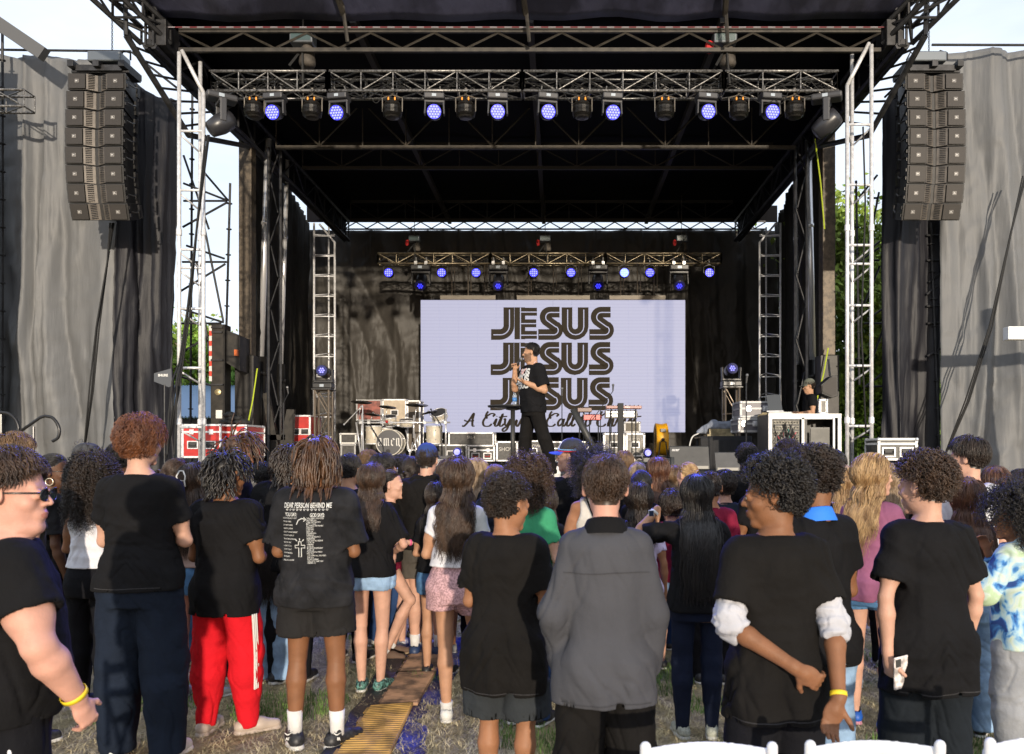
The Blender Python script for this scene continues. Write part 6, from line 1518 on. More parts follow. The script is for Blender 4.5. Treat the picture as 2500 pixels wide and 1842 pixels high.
V, Q = f.mesh(); N = vert_normals(V, Q); V = V + N * (.018 * (1 - 2 * np.abs(vnoise(V * 11, 3))))[:, None]; np_mesh('rain_cover', V, Q, cloth('raincover', (.20, .22, .27)), t2)
b = MB(); b.path(catmull([(-.38, .1, .05), (-.5, .05, -.02), (-.56, .0, -.2), (-.58, .0, -.42)], 8), .012, 5); b.build('cable', whitep, t2)
d = 13.3; t = thing('laptop', 'dark laptop screen tilted open on the mixer case', 'laptop', (X(1892, d), d, Z(1006, d)), R(-20)); b = MB(); b.poly([(-.10, 0, 0), (.12, 0, 0), (.08, .05, .28), (-.14, .05, .28)], (0, .012, 0)); b.build('screen', M('laptop_grey', (.05, .055, .06), .4), t); b = MB(); b.box((.02, -.12, 0), (.25, .22, .02)); b.build('keyboard_base', alu, t); b = MB(); b.box((.1, -.1, -.03), (.35, .3, .03)); b.build('tray', whitep, t)
b = MB()
for k in range(3): b.bbox(-.25 + k * .03, -.12 + k * .03, -.2, -.05, -.09 + k * .02, -.06 + k * .02)
b.build('button_panel', M('case_tan'), t)
d = 15.0; case('black speaker box on a white clamp behind the operator', 2000, 2020, 975, 1012, 15.4, .3, lid=0, handles=0, wheels=False, group='flight cases on the stage', m=M('case_grey'))
t = thing('stage_monitor', 'black wedge speaker hung beside the right roof column', 'speaker', (X(2024, 14.5), 14.5, Z(945, 14.5)), 0)
b = MB(); b.poly([(-.13, 0, -.12), (.05, 0, -.20), (.16, 0, -.16), (.16, 0, .20), (.06, 0, .20), (-.14, 0, .04)], (0, .3, 0)); b.build('cabinet', M('speaker_black'), t, bevel=.01)
b = MB(); b.poly([(-.12, -.005, -.09), (.05, -.005, -.17), (.13, -.005, -.13), (.13, -.005, .17), (.05, -.005, .17), (-.12, -.005, .02)], (0, -.01, 0)); b.build('grille', M('speaker_grille'), t); b = MB(); b.tube((.05, .1, .2), (.02, .1, .5), .02, n=6); b.build('bracket', steel_dk, t)
def barrier(label, p0, p1, hgt=1.05):
 t = thing('barrier', label, 'barrier', p0, 0, 'steel crowd barriers behind the stage'); v = Vector(p1) - Vector(p0); b = MB(); L = v.length; u = v.normalized()
 b.path([tuple(u * .0), tuple(u * .0 + Vector((0, 0, hgt - .1))), tuple(u * .1 + Vector((0, 0, hgt))), tuple(u * (L - .1) + Vector((0, 0, hgt))), tuple(u * L + Vector((0, 0, hgt - .1))), tuple(u * L)], .02, 6); b.path([tuple(u * .02 + Vector((0, 0, .2))), tuple(u * (L - .02) + Vector((0, 0, .2)))], .016, 6); b.build('frame', steel_dk, t)
 b = MB()
 for k in range(1, int(L / .12)): b.tube(tuple(u * k * .12 + Vector((0, 0, .2))), tuple(u * k * .12 + Vector((0, 0, hgt))), .008, n=5)
 b.build('bars', steel_dk, t)
zb_ = 1.0
barrier('dark crowd barrier seen behind the right tower, left piece', (X(2062, 17), 17, .93), (X(2130, 17), 17, .93)); barrier('dark crowd barrier seen behind the right tower, right piece', (X(2138, 16.5), 16.5, .95), (X(2190, 16.5), 16.5, .95))
t = thing('wing_platform', 'plywood topped platform on white legs at the right edge', 'platform', (X(2320, 13.6), 13.6, 0)); b = MB(); b.bbox(0, 3, 0, 1.2, Z(1172, 13.6) - .02, Z(1172, 13.6)); b.build('deck', M('plywood', (.33, .22, .13), .6, var=.2, vscale=3, stretch=(1, 6, 1)), t); b = MB(); b.bbox(0, 3, -.006, .0, Z(1181, 13.6), Z(1172, 13.6) - .004); b.build('edge', whitep, t)
for k in range(3): b = MB(); b.box((.33 + k * 1.2, .05, Z(1181, 13.6) / 2), (.07, .07, Z(1181, 13.6))); b.build('leg', whitep, t)
d = 12.67; xp = 8.03; t = thing('cross', 'large white wooden cross standing at the right edge of the photo', 'cross', (xp, d, 0)); b = MB(); b.box((0, 0, 2.2), (.22, .16, 4.4)); b.build('post', M('cross_white', (.8, .8, .8), .5), t, bevel=.01); b = MB(); zc = Z(815, d); xl = X(2455, d) - xp; b.bbox(xl, -.111, -.08, .08, zc - .10, zc + .10); b.bbox(.111, -xl, -.08, .08, zc - .10, zc + .10); b.build('arm', M('cross_white'), t, bevel=.01)
# ------------------------------------------------------------------ left side machinery
d = 15.8
t = thing('trailer_tower', 'dark steel trailer column with a red and white striped edge by the stage', 'machinery', (X(532, d), d, 0)); x0 = X(532, d)
b = MB(); b.bbox(X(514, d) - x0, X(549, d) - x0, 0, .3, .8, Z(792, d)); b.build('column', M('machine_dark', (.020, .017, .013), .5, .3, var=.4), t, bevel=.01)
b = MB(); nS = 11
for i in range(nS):
 za = Z(796 + i * 12.3, d); b.bbox(X(511, d) - x0, X(517.5, d) - x0, -.012, -.002, Z(796 + (i + 1) * 12.3, d), za, mi=i % 2)
b.build('warning_stripe', [M('stripe_white', (.6, .58, .55), .5), M('stripe_red', (.5, .04, .02), .5)], t)
b = MB(); b.poly([(X(549, d) - x0, .05, Z(885, d)), (X(583, d) - x0, .05, Z(905, d)), (X(583, d) - x0, .05, Z(820, d)), (X(549, d) - x0, .05, Z(805, d))], (0, .5, 0)); b.build('gear_box', M('machine_dark'), t); b = MB(); b.box((X(577, d) - x0, -.0, Z(862, d)), (.06, .06, .12)); b.build('marker_lamp', M('orange', (.6, .12, .01), .4), t)
for (py, w2_) in ((800, .22), (812, .20), (880, .23), (940, .24)): b = MB(); b.box((X(531, d) - x0, -.02, Z(py, d)), (w2_, .05, .03)); b.build('bracket', steel_dk, t)
b = MB(); b.lathe([(.02, -.04), (.06, -.03), (.062, -.0), (.02, .0)], (X(533, d) - x0, -.0, Z(958, d)), 16, 'y'); b.build('knob', M('brass', (.35, .28, .15), .4, .6), t); b = MB(); b.box((X(535, d) - x0, -.006, Z(1012, d)), (.12, .006, .16)); b.build('notice', whitep, t)
t = thing('bag', 'pile of black sandbags on the big red flight case', 'sandbag', (X(567, 14.8), 14.9, Z(1036, 14.7)))
for i, (u, v, q) in enumerate(((-.12, .04, .16), (.12, .04, .17), (0, .11, .15), (-.08, .17, .12))):
 f = Field((-.4, -.2, -.05), (.4, .2, .3), .012); f.ell((u, 0, v), (q, .13, .055), .01); V, Q = f.mesh(); N = vert_normals(V, Q); V = V + N * (.012 * vnoise(V * 18, i))[:, None]; np_mesh('bag', V, Q, M('bag_black', (.018, .018, .017), .85), t)
b = MB(); b.poly([P(700, 1000, 16.9), P(672, 1140, 16.9), P(712, 1140, 16.9), P(718, 1000, 16.9)], (0, .1, 0)); b.poly([P(640, 960, 16.9), P(668, 1150, 16.9), P(690, 1150, 16.9), P(655, 960, 16.9)], (0, .1, 0)); b.bbox(X(640, 17), X(700, 17), 16.9, 17, Z(1075, 17), Z(1062, 17)); tag(b.build('outrigger', M('machine_dark')), 'dark steel outrigger legs at the foot of the left lift cylinder', 'outrigger')
d = 11.2; t = thing('antenna', 'grey wedge shaped antenna paddle on a slim stand with SHURE lettering', 'antenna', (X(398, d), d, 0)); x0 = X(398, d)
b = MB(); b.poly([(X(376, d) - x0, 0, Z(912, d)), (X(376, d) - x0, 0, Z(932, d)), (X(412, d) - x0, 0, Z(946, d)), (X(420, d) - x0, 0, Z(942, d)), (X(418, d) - x0, 0, Z(900, d))], (0, .012, 0)); b.build('paddle', M('antenna_grey', (.06, .065, .075), .5), t)
V, Fq = text_tris('SHURE', .045, bold=.002); b = MB(); b.add(V + np.array((0, -.003, Z(917, d))), Fq); b.build('lettering', whitep, t); b = MB(); b.tube((.02, 0, .2), (.02, 0, Z(940, d)), .012, n=8); b.path([(.02, 0, 1.2), (-.25, -.1, .1)], .01, 5); b.path([(.02, 0, 1.2), (.28, -.1, .1)], .01, 5); b.build('stand', steel_dk, t)
for k, (dx, lab) in enumerate(((0, 'left'), (18, 'right'))):
 b = MB(); b.path([P(408 + dx, 1110, 11.0), P(412 + dx, 1010, 11.0), P(421 + dx * .6, 930, 11.0), P(440 + dx * .2, 880, 11.5)], .012, 6); tag(b.build('cable', rubber), 'black cable rising to the antenna, the ' + lab + ' of two', 'cable')
t = thing('handrail', 'black tubular stair handrail with two looped ends at the far left', 'handrail', (0, 0, 0)); hr = M('rail_black', (.03, .03, .032), .3, .5); d = 10.5
b = MB(); b.path(catmull([P(-40, 1010, d), P(10, 1008, d), P(34, 1020, d), P(45, 1042, d), P(42, 1058, d), P(30, 1064, d)], 8), .020, 8); b.build('rail', hr, t, True)
b = MB(); b.path([P(35, 1064, d), P(98, 1020, d)] + list(catmull([P(110, 1016, d), P(130, 1022, d), P(144, 1045, d), P(142, 1068, d), P(128, 1078, d)], 8)), .020, 8); b.build('rail', hr, t, True)
for px, py in ((82, 1042), (3, 1012)): b = MB(); b.tube((X(px, d), d, 0), P(px, py, d), .018, n=8); b.build('post', hr, t)
# ------------------------------------------------------------------ drums
def drums():
 d = 18.6; t = thing('drum_riser', 'low black drum riser with truss legs', 'riser', (X(965, d), d, DK)); wr_ = 2.3; zr = Z(1114, d) - DK
 b = MB(); b.bbox(-wr_ / 2, wr_ / 2 + .15, -.3, 1.6, zr - .06, zr); b.build('deck', M('riser_top', (.04, .04, .045), .5), t)
 for xx in (-1.0, 1.0): b = MB(); truss(b, (xx - .3, -.2, (zr - .06) / 2), (xx + .3, -.2, (zr - .06) / 2), .12, zr - .1, .15, .012, .008, side=(0, 1, 0)); b.build('leg_frame', alu, t)
 Z0 = DK + zr; wood = M('drum_white', (.50, .45, .36), .35, var=.06); head = M('drum_head_black', (.05, .05, .055), .4)
 def drum(name, lab, px, zc, r, L, ax='y', y=0.0, tilt=0, hm_=None, grp='drums of the kit', z=None):
  o = thing(name, lab, 'drum', (X(px, d), d + y, zc), 0, grp); rot = np.array(Matrix.Rotation(R(tilt), 3, 'X')); b = MB(); b.lathe([(r * .97, -L / 2), (r, -L / 2 + .01), (r, L / 2 - .01), (r * .97, L / 2)], (0, 0, 0), 28, ax, rot=rot); b.build('shell', wood, o, True)
  b = MB()
  for s in (-1, 1): b.lathe([(r * 1.0, s * L / 2 - .018), (r * 1.06, s * L / 2 - .016), (r * 1.06, s * L / 2 + .008), (r * 1.0, s * L / 2 + .010)], (0, 0, 0), 28, ax, rot=rot, cap=False)
  b.build_each('hoop', alu if ax == 'z' else M('hoop_white', (.55, .52, .46), .4), o, True); b = MB()
  for s in (-1, 1): b.lathe([(.001, s * (L / 2 - .0)), (r * .985, s * (L / 2 - .0)), (r * .985, s * (L / 2 + .004)), (.001, s * (L / 2 + .005))], (0, 0, 0), 28, ax, rot=rot)
  b.build_each('drum_head', hm_ or head, o); b = MB()
  for k in range(8):
   a = k * math.pi / 4 + .3; cs, sn = math.cos(a) * r * 1.03, math.sin(a) * r * 1.03
   for s in (-1, 1):
    c_ = np.array((cs, s * L * .26, sn) if ax == 'y' else (cs, sn, s * L * .26)); b.sphere(tuple(rot @ c_), .016, 6)
  b.build_each('lug', chrome, o, True); return o
 r = .285; o = drum('bass_drum', 'white bass drum with a dark head lettered amen', 952, Z(1081, d), r, .40, 'y', .1)
 pen = np.array((.030, .030)) * .62
 def penstroke(mb, pts, x0, z0, s):
  pts = [np.array((p[0] * s + x0, p[1] * s + z0)) for p in pts]
  for a, c in zip(pts[:-1], pts[1:]): mb.add([(q[0], 0, q[1]) for q in (a - pen / 2, a + pen / 2, c + pen / 2, c - pen / 2)], [[0, 1, 2, 3]])
 gl = {'a': ([[(.1, .9), (.45, 1.0), (.5, .15), (.62, .0)], [(.45, .55), (.1, .4), (.12, .05), (.3, .0), (.48, .2)]], .68), 'm': ([[(.0, .85), (.12, 1.0), (.12, .1), (.2, 0)], [(.12, .85), (.36, 1.0), (.40, .85), (.40, .1), (.48, 0)], [(.40, .85), (.62, 1.0), (.68, .85), (.68, .1), (.78, .0)]], .86),
   'e': ([[(.5, .2), (.3, 0), (.1, .15), (.1, .75), (.3, 1.0), (.5, .8), (.14, .5)]], .58), 'n': ([[(.0, .85), (.12, 1.0), (.12, .1), (.2, 0)], [(.12, .85), (.36, 1.0), (.42, .85), (.42, .1), (.52, .0), (.50, -.15)]], .6)}
 mb = MB(); s = .165; x = -.26
 for c in 'amen':
  for st_ in gl[c][0]: penstroke(mb, st_, x, -.07, s * 1.0)
  x += gl[c][1] * s * 1.18
 mb.v = [v + np.array((0, -.2085, 0)) for v in mb.v]; mb.build('lettering', whitep, o)
 b = MB(); b.lathe([(.001, -.2075), (.052, -.2075), (.052, -.2125), (.001, -.213)], (-.02, 0, -.20), 20, 'y'); b.build('port_hole', M('port_black', (.006, .006, .006), .3), o)
 for i, (px, lab) in enumerate(((908, 'left floor tom of the drum kit'), (1057, 'right white floor tom of the drum kit'))): drum('floor_tom', lab, px, Z(1062, d), .185, .40, 'z', .2)
 drum('floor_tom', 'white floor tom between the left floor tom and bass drum', 930, Z(1064, d), .16, .36, 'z', .5)
 drum('snare_drum', 'white snare drum behind the bass drum', 978, Z(1030, d), .165, .15, 'z', .8, tilt=12)
 drum('rack_tom', 'small rack tom left above the bass drum', 945, Z(1026, d), .14, .20, 'z', .35, tilt=20)
 o = drum('rack_tom', 'tilted rack tom high at the right end of the drum rack', 1068, Z(1012, d), .17, .14, 'z', .3, tilt=35); o.rotation_euler = (0, R(-12), 0)
 t = thing('drum_rack', 'chromed tube rack holding the drums and cymbals', 'drum rack', (X(965, d), d - .1, Z0)); xx = lambda p: X(p, d) - X(965, d); zz = lambda p: Z(p, d) - Z0
 for (a, c, e, g_) in ((886, 1010, 886, 1130), (1090, 1000, 1090, 1130), (937, 1000, 937, 1030), (1012, 1015, 1012, 1070), (872, 1032, 884, 1130)): b = MB(); b.tube((xx(a), 0, zz(c)), (xx(e), 0, max(zz(g_), 0)), .020, n=10); b.build('post', chrome, t, True)
 b = MB(); b.path([(xx(870), .05, zz(1033)), (xx(937), -.12, zz(1033)), (xx(1012), -.12, zz(1033)), (xx(1100), .05, zz(1032))], .02, 10); b.build('rail', chrome, t, True); b = MB()
 for p in (886, 937, 1012, 1090, 905, 960, 1040, 1070): b.box((xx(p), -.08, zz(1033)), (.06, .07, .06))
 b.build_each('clamp', M('clamp_grey'), t)
 b = MB(); b.sphere((xx(950), -.15, zz(1031)), .035, 8); b.build('memory_knob', redp, t)
 rg = np.random.default_rng(9)
 cy = M('cymbal', (.06, .05, .035), .28, .9)
 for (px, py, r_, tl, base, lab) in ((880, 982, .24, 6, (875, 1033), 'dark cymbal at the far left of the drum kit'), (944, 994, .20, 8, (940, 1033), 'dark cymbal in the middle of the kit under the red case'), (1016, 989, .26, 4, (1012, 1033), 'wide dark cymbal on the right over the floor tom'), (1045, 1007, .20, -14, (1050, 1033), 'tilted dark cymbal below the rack tom'), (908, 1012, .18, 10, (905, 1033), 'small dark cymbal above the left floor tom')):
  o = thing('cymbal', lab, 'cymbal', (X(px, d), d + .1, Z(py, d)), 0, 'cymbals of the kit'); o.rotation_euler = (R(12), R(tl), 0); b = MB(); b.lathe([(.001, .03), (.03, .028), (.05, .014), (r_, 0), (r_, -.003), (.05, .010), (.001, .02)], (0, 0, 0), 28); b.build('disc', cy, o, True)
  s = MB(); s.tube((0, 0, .06), (X(base[0], d) - X(px, d), -.05, Z(base[1], d) - Z(py, d)), .010, n=6); s.build('stand', chrome, o, True)
 for (p0, p1, lab) in (((840, 1037), (885, 990), 'long silver boom arm leaning left of the drum kit'), ((1052, 1000), (1078, 1040), 'black boom stand right of the drum kit'), ((905, 1040), (935, 1090), 'slanting black microphone stand in front of the bass drum')):
  b = MB(); b.tube(P(p0[0], p0[1], d - .4), P(p1[0], p1[1], d - .4), .012, n=6); b.tube(P(p1[0], p1[1], d - .4), P(p1[0] + 2, 1113, d - .4), .012, n=6); b.sphere(P(p0[0], p0[1], d - .4), .022, 6); tag(b.build('boom_stand', chrome if 'silver' in lab else blackp), lab, 'microphone stand')
 t = thing('drum_stool', 'chromed pedal hardware standing right of the bass drum', 'drum hardware', (X(1005, d), d - .15, Z0)); b = MB()
 for k in range(7): b.tube((rg.uniform(-.18, .2), rg.uniform(-.1, .3), 0), (rg.uniform(-.15, .18), rg.uniform(0, .3), rg.uniform(.25, .6)), .012, n=6)
 b.build('pedal_stand', chrome, t, True)
drums()
def floor_light(lab, px, py, d, grp='small floor lights'):
 t = thing('floor_light', lab, 'stage light', (X(px, d), d, Z(py, d)), 0, grp); b = MB(); b.sphere((0, 0, 0), .10, 14); b.build('head', M('glass_ball', (.05, .05, .3), .1, coat=1), t, True); b = MB(); b.lathe([(.001, -.085), (.065, -.085), (.065, -.10), (.001, -.102)], (0, 0, 0), 16, 'y'); b.build('lens', M('lens_soft'), t); b = MB(); b.box((0, 0, -.15), (.2, .16, .08)); b.box((-.11, 0, -.06), (.02, .06, .12)); b.box((.11, 0, -.06), (.02, .06, .12)); b.build('base', blackp, t)
floor_light('small glossy floor light between the drum riser and flight cases', 1117, 1104, 17.8); floor_light('small blue floor light left of the yellow fan', 1581, 1106, 17.6)
# ------------------------------------------------------------------ keyboards, fan, stands
d = 18.0; t = thing('keyboard_riser', 'low riser with a silver truss front under the fan and cases', 'riser', (X(1555, d), d, DK)); w_ = 1.9; zr = Z(1121, d) - DK
b = MB(); b.bbox(-.95, .95, 0, 1.3, zr - .05, zr); b.build('deck', M('riser_edge', (.28, .26, .24), .4, .5), t); b = MB(); truss(b, (-.93, .05, (zr - .05) / 2), (.93, .05, (zr - .05) / 2), .1, zr - .08, .17, .012, .010, side=(0, 1, 0)); b.build('truss_front', alu, t)
t = thing('fan', 'yellow drum shaped air mover fan standing on the riser', 'fan', (X(1612, d), d - .1, Z(1118, d))); ym = M('fan_yellow', (.70, .34, .008), .4, var=.08)
h_ = Z(1034, d) - Z(1118, d); r_ = h_ * .5 - .02; b = MB(); b.lathe([(r_ * .93, -.13), (r_, -.12), (r_ * .95, 0), (r_, .12), (r_ * .93, .13)], (0, .0, h_ / 2 + .02), 30, 'x'); o = b.build('drum', ym, t, True)
b = MB()
for s in (-1, 1):
 for k in range(1, 6): b.lathe([(r_ * k / 6 - .004, s * .132), (r_ * k / 6 + .004, s * .136), (r_ * k / 6 + .004, s * .130)], (0, 0, h_ / 2 + .02), 24, 'x', cap=False)
b.build('guard', blackp, t); b = MB(); b.path([(-.10, -r_ - .02, .0), (-.06, -r_ - .03, h_ * .45), (0, -r_ - .035, h_ * .50), (.06, -r_ - .03, h_ * .45), (.10, -r_ - .02, .0)], .014, 6); b.path([(-.17, -.28, 0), (-.17, .28, 0)], .018, 6); b.path([(.17, -.28, 0), (.17, .28, 0)], .018, 6); b.box((0, 0, .02), (.34, .4, .03)); b.build('stand', blackp, t)
b = MB(); b.box((.01, -r_ * .93, h_ * .78), (.11, .05, .07)); b.build('control_box', blackp, t); b = MB(); b.sphere((0, -r_ - .03, h_ * .52), .035, 10); b.build('knob', blackp, t)
def keyboard(lab, px0, px1, py0, py1, d, m, keys=True, text=None, strips=0, stand=True):
 x0, x1, z0, z1 = X(px0, d), X(px1, d), Z(py1, d), Z(py0, d); w_ = x1 - x0; t = thing('keyboard', lab, 'keyboard', ((x0 + x1) / 2, d, z0), 0, 'keyboards and pedals on stands'); h_ = z1 - z0
 b = MB(); b.bbox(-w_ / 2, w_ / 2, 0, .32, 0, h_); b.build('body', m, t, bevel=.008)
 if keys:
  b = MB(); n_ = int(w_ / .03)
  for i in range(n_): b.box((-w_ / 2 + (i + .5) * w_ / n_, .24, h_ + .006), (w_ / n_ * .9, .14, .012))
  b.build('keys', whitep, t)
 b = MB()
 for i in range(8): b.lathe([(.012, 0), (.010, .02)], (-w_ / 2 + .06 + i * (w_ - .12) / 7, .08, h_), 8)
 b.build_each('knob', blackp, t)
 for k in range(strips): b = MB(); b.bbox(-w_ / 2 + .02, w_ / 2 - .02, -.006, 0, h_ * (.2 + .45 * k), h_ * (.45 + .45 * k)); b.build('strip', alu, t)
 if text: V, Fq = text_tris(text, h_ * .62, bold=.002); b = MB(); b.add(V + np.array((w_ * .1, -.004, h_ * .5)), Fq); b.build('lettering', whitep, t)
 if stand:
  b = MB()
  for s in (-1, 1): b.tube((s * w_ * .35, .15, 0), (s * w_ * .35, .15, DK - z0 + .2 - .2), .014, n=6)
  b.build('stand', blackp, t)
keyboard('upper grey and red keyboard on the right of the speaker', 1480, 1567, 991, 998, 16.6, M('kb_red', (.25, .10, .09), .4), text='KORG')
keyboard('white two row keyboard under the grey and red one', 1478, 1556, 1003, 1021, 16.8, M('kb_grey', (.18, .17, .16), .4), strips=2)
keyboard('small red keyboard left of the tall black post', 1425, 1468, 1013, 1026, 16.4, redp); keyboard('small brown effects unit above the small red keyboard', 1410, 1445, 996, 1006, 16.3, M('kb_brown', (.12, .06, .045), .4), keys=False)
case('small mesh guitar amplifier on the AUDIO 3 case', 1524, 1563, 1030, 1057, 18.5, .3, lid=0, handles=0, wheels=False, m=M('amp_mesh', (.10, .085, .06), .6, var=.4, vscale=80), trim=M('trim_dim'))
b = MB(); b.tube(P(1399, 999, 13.4), P(1462, 1120, 13.4), .055, n=14); b.tube(P(1462, 1120, 13.4), P(1464, 1150, 13.4), .03, n=8); tag(b.build('leaning_post', M('post_black', (.03, .03, .028), .5), None, True), 'thick black post leaning diagonally right of the speaker', 'post')
b = MB(); b.bbox(X(1508, 12.4), X(1522, 12.4), 12.36, 12.44, DK, Z(985, 12.4)); b.bbox(X(1500, 12.4), X(1530, 12.4), 12.25, 12.55, DK, DK + .02); tag(b.build('post', M('post_flat', (.012, .012, .012), .7), bevel=.005), 'upright flat black post in front of the keyboards', 'post')
b = MB(); b.tube((X(1641, 10.8), 10.8, DK), (X(1641, 10.8), 10.8, Z(1116, 10.8)), .028, n=12); b.lathe([(.06, 0), (.06, .03), (.03, .035)], (X(1641, 10.8), 10.8, DK), 14); tag(b.build('mic_base', M('post_black'), None, True), 'short black stand stub at the stage edge near the grey monitor', 'stand')
def micstand(lab, px, py, d, boom=None):
 t = thing('microphone_stand', lab, 'microphone stand', (X(px, d), d, DK), 0, 'microphone stands on the stage'); h_ = Z(py, d) - DK
 b = MB(); b.lathe([(.14, 0), (.14, .012), (.02, .02)], (0, 0, 0), 18); b.build('base', blackp, t); b = MB(); b.tube((0, 0, .01), (0, 0, h_), .010, n=6); top = np.array((0, 0, h_))
 if boom: tip = np.array((X(boom[0], d) - X(px, d), -.05, Z(boom[1], d) - DK)); back = top - (tip - top) * .8; b.tube(tuple(back), tuple(tip), .008, n=6); top = tip
 b.build('pole', blackp, t); b = MB(); b.tube(tuple(top), tuple(top + np.array((0, -.05, .10))), .012, .018, n=8); b.sphere(tuple(top + np.array((0, -.055, .115))), .026, 8); b.build('microphone', M('mic_grey', (.2, .2, .2), .4, .6), t)
micstand('straight microphone stand just right of the speaker', 1372, 966, 14.2); micstand('boom microphone stand reaching over the keyboards', 1466, 998, 16.0, (1496, 956)); micstand('thin microphone stand behind the leaning post', 1425, 1010, 17.0)
micstand('tall black microphone stand left of the rack case', 1822, 935, 13.0); micstand('slim stand at the left lift cylinder', 692, 985, 15.5, (706, 962))
b = MB(); b.tube((X(1606, 19), 19, DK), (X(1606, 19), 19, DK + .1), .02, n=6);
rg = np.random.default_rng(77)
for k in range(7):
 x0 = rg.uniform(-5, 4.5); y0 = rg.uniform(10.6, 12.6); pts = [(x0, y0, DK + .012)]
 for j in range(6): pts.append((pts[-1][0] + rg.uniform(.1, .5), pts[-1][1] + rg.uniform(-.15, .15), DK + .012))
 b = MB(); b.path(catmull(pts, 6), .010, 5)
 tag(b.build('cable', rubber), 'loose black cable lying along the front of the stage floor', 'cable', 'loose cables on the stage floor')
d = 11.35; t = thing('high_table', 'tall round black bar table on one post beside the speaker', 'table', (X(1252, d), d, DK)); zt_ = Z(991, d) - DK
b = MB(); b.lathe([(.30, -.030), (.345, -.022), (.35, 0), (.001, .001)], (0, 0, zt_), 40); b.build('table_top', M('table_black', (.02, .02, .02), .3), t, True); b = MB(); b.tube((0, 0, .02), (0, 0, zt_ - .03), .031, n=16); b.lathe([(.05, -.03), (.10, -.02), (.10, -.0)], (0, 0, zt_ - .035), 16); b.build('post', M('post_black'), t, True); b = MB(); b.lathe([(.22, 0), (.22, .012), (.05, .03)], (0, 0, 0), 28); b.build('base', M('post_black'), t)
t = thing('water_bottle', 'clear plastic water bottle with a blue label on the round table', 'bottle', (X(1257, d), d - .05, Z(991, d) + .003)); b = MB(); b.lathe([(.028, 0), (.031, .01), (.031, .13), (.014, .165), (.013, .18)], (0, 0, 0), 18)
pm, pnt, pb = principled('clear_plastic'); pb.inputs['Transmission Weight'].default_value = .8; pb.inputs['Roughness'].default_value = .08; pb.inputs['Base Color'].default_value = (.75, .85, .95, 1); pb.inputs['IOR'].default_value = 1.2
b.build('bottle', pm, t, True); b = MB(); b.lathe([(.0325, .05), (.0325, .105)], (0, 0, 0), 18); b.build('label', M('label_blue', (.06, .20, .5), .4), t, True); b = MB(); b.lathe([(.015, .175), (.015, .195), (.001, .196)], (0, 0, 0), 12); b.build('cap', whitep, t)
# ------------------------------------------------------------------ floor mats leading to the stage
def gpt(px, py): d = EYE * F / (py - PY); return np.array((X(px, d), d, 0.0))
ym1 = M('mat_yellow', (.40, .23, .055), .65, var=.45, vscale=5, detail=7); ym2 = M('mat_worn', (.22, .125, .07), .65, var=.6, vscale=6, detail=7)
Lp = [(815, 1860), (907, 1732), (925, 1712), (972, 1650), (1000, 1610), (1030, 1570)]; Rp = [(960, 1860), (1012, 1722), (1026, 1700), (1062, 1650), (1068, 1608), (1085, 1570)]
zm = .035
panels = [((812, 1865), (905, 1734), (948, 1865), (1010, 1726)), ((926, 1730), (972, 1652), (1020, 1728), (1064, 1650)), ((975, 1648), (1004, 1604), (1065, 1648), (1078, 1602)), ((1006, 1601), (1030, 1570), (1079, 1599), (1092, 1568))]
for i, (l0, l1, r0, r1) in enumerate(panels):
 a, b_, c, e = gpt(*l0), gpt(*l1), gpt(*r1), gpt(*r0); t = thing('floor_mat', ['bright yellow ribbed cable mat nearest the camera', 'worn brown yellow cable mat second from the camera', 'worn purple brown cable mat third from the camera', 'farthest cable mat near the blue sneakers'][i], 'cable mat', tuple(a), 0, 'yellow cable mats')
 b = MB(); b.poly([(q - a)[[0, 1, 2]] + np.array((0, 0, .012)) for q in (a, e, c, b_)], (0, 0, .022)); b.build('slab', [ym1, ym2, ym2, ym2][i], t, bevel=.004)
 r = MB(); n_ = 26
 for k in range(1, n_):
  u = k / n_; p0 = (a + (b_ - a) * u) - a; p1 = (e + (c - e) * u) - a; q0 = p0 + (p1 - p0) * .03; q1 = p0 + (p1 - p0) * .97; r.tube(q0 + np.array((0, 0, .035)), q1 + np.array((0, 0, .035)), .0045, n=4)
 r.build('ribs', [ym1, ym2, ym2, ym2][i], t)
 tb = MB();
 for k in range(5):
  u = (k + .5) / 5; p0 = (a + (b_ - a) * u) - a; w0 = (e - a) * .05; dv = (b_ - a) / 5 * .28; tb.poly([p0 - dv, p0 + dv, p0 + dv - w0, p0 - dv - w0], (0, 0, .03))
 tb.build('interlock_tab', [ym1, ym2, ym2, ym2][i], t)
def tarp(lab, pts, m, z, seed, name='tarp'):
 c = [gpt(*p) for p in pts]; b = MB(); n1, n2 = 26, 60; vs = []
 for j in range(n2 + 1):
  for i in range(n1 + 1):
   u, v = i / n1, j / n2; p = (c[0] * (1 - u) + c[1] * u) * (1 - v) + (c[3] * (1 - u) + c[2] * u) * v; q = np.array([[p[0] * 4 + p[1], p[1] * 2.2, seed]]); p[2] = z + .014 + .012 * float(1 - 2 * abs(vnoise(q, seed)[0])) + .006 * float(vnoise(q * 3, seed)[0]); e_ = .02 * float(vnoise(np.array([[v * 14, seed, 0]]), 2)[0]); p[0] += e_; vs.append(p)
 b.add(vs, [[j * (n1 + 1) + i, j * (n1 + 1) + i + 1, (j + 1) * (n1 + 1) + i + 1, (j + 1) * (n1 + 1) + i] for j in range(n2) for i in range(n1)]); o = b.build(name, m, None, True); o.modifiers.new('t', 'SOLIDIFY').thickness = .004; tag(o, lab, 'tarp'); return o
tarp('black rubber sheet lying left under the yellow mats', [(770, 1870), (850, 1870), (1020, 1560), (985, 1560)], M('sheet_black', (.014, .014, .018), .5, bump=.3), .0, 3)
tarp('wrinkled blue tarp lying right of the yellow mats', [(935, 1870), (1035, 1870), (1150, 1560), (1085, 1560)], M('tarp_blue', (.010, .025, .16), .35, var=.5, vscale=4, bump=.3), -.012, 5)
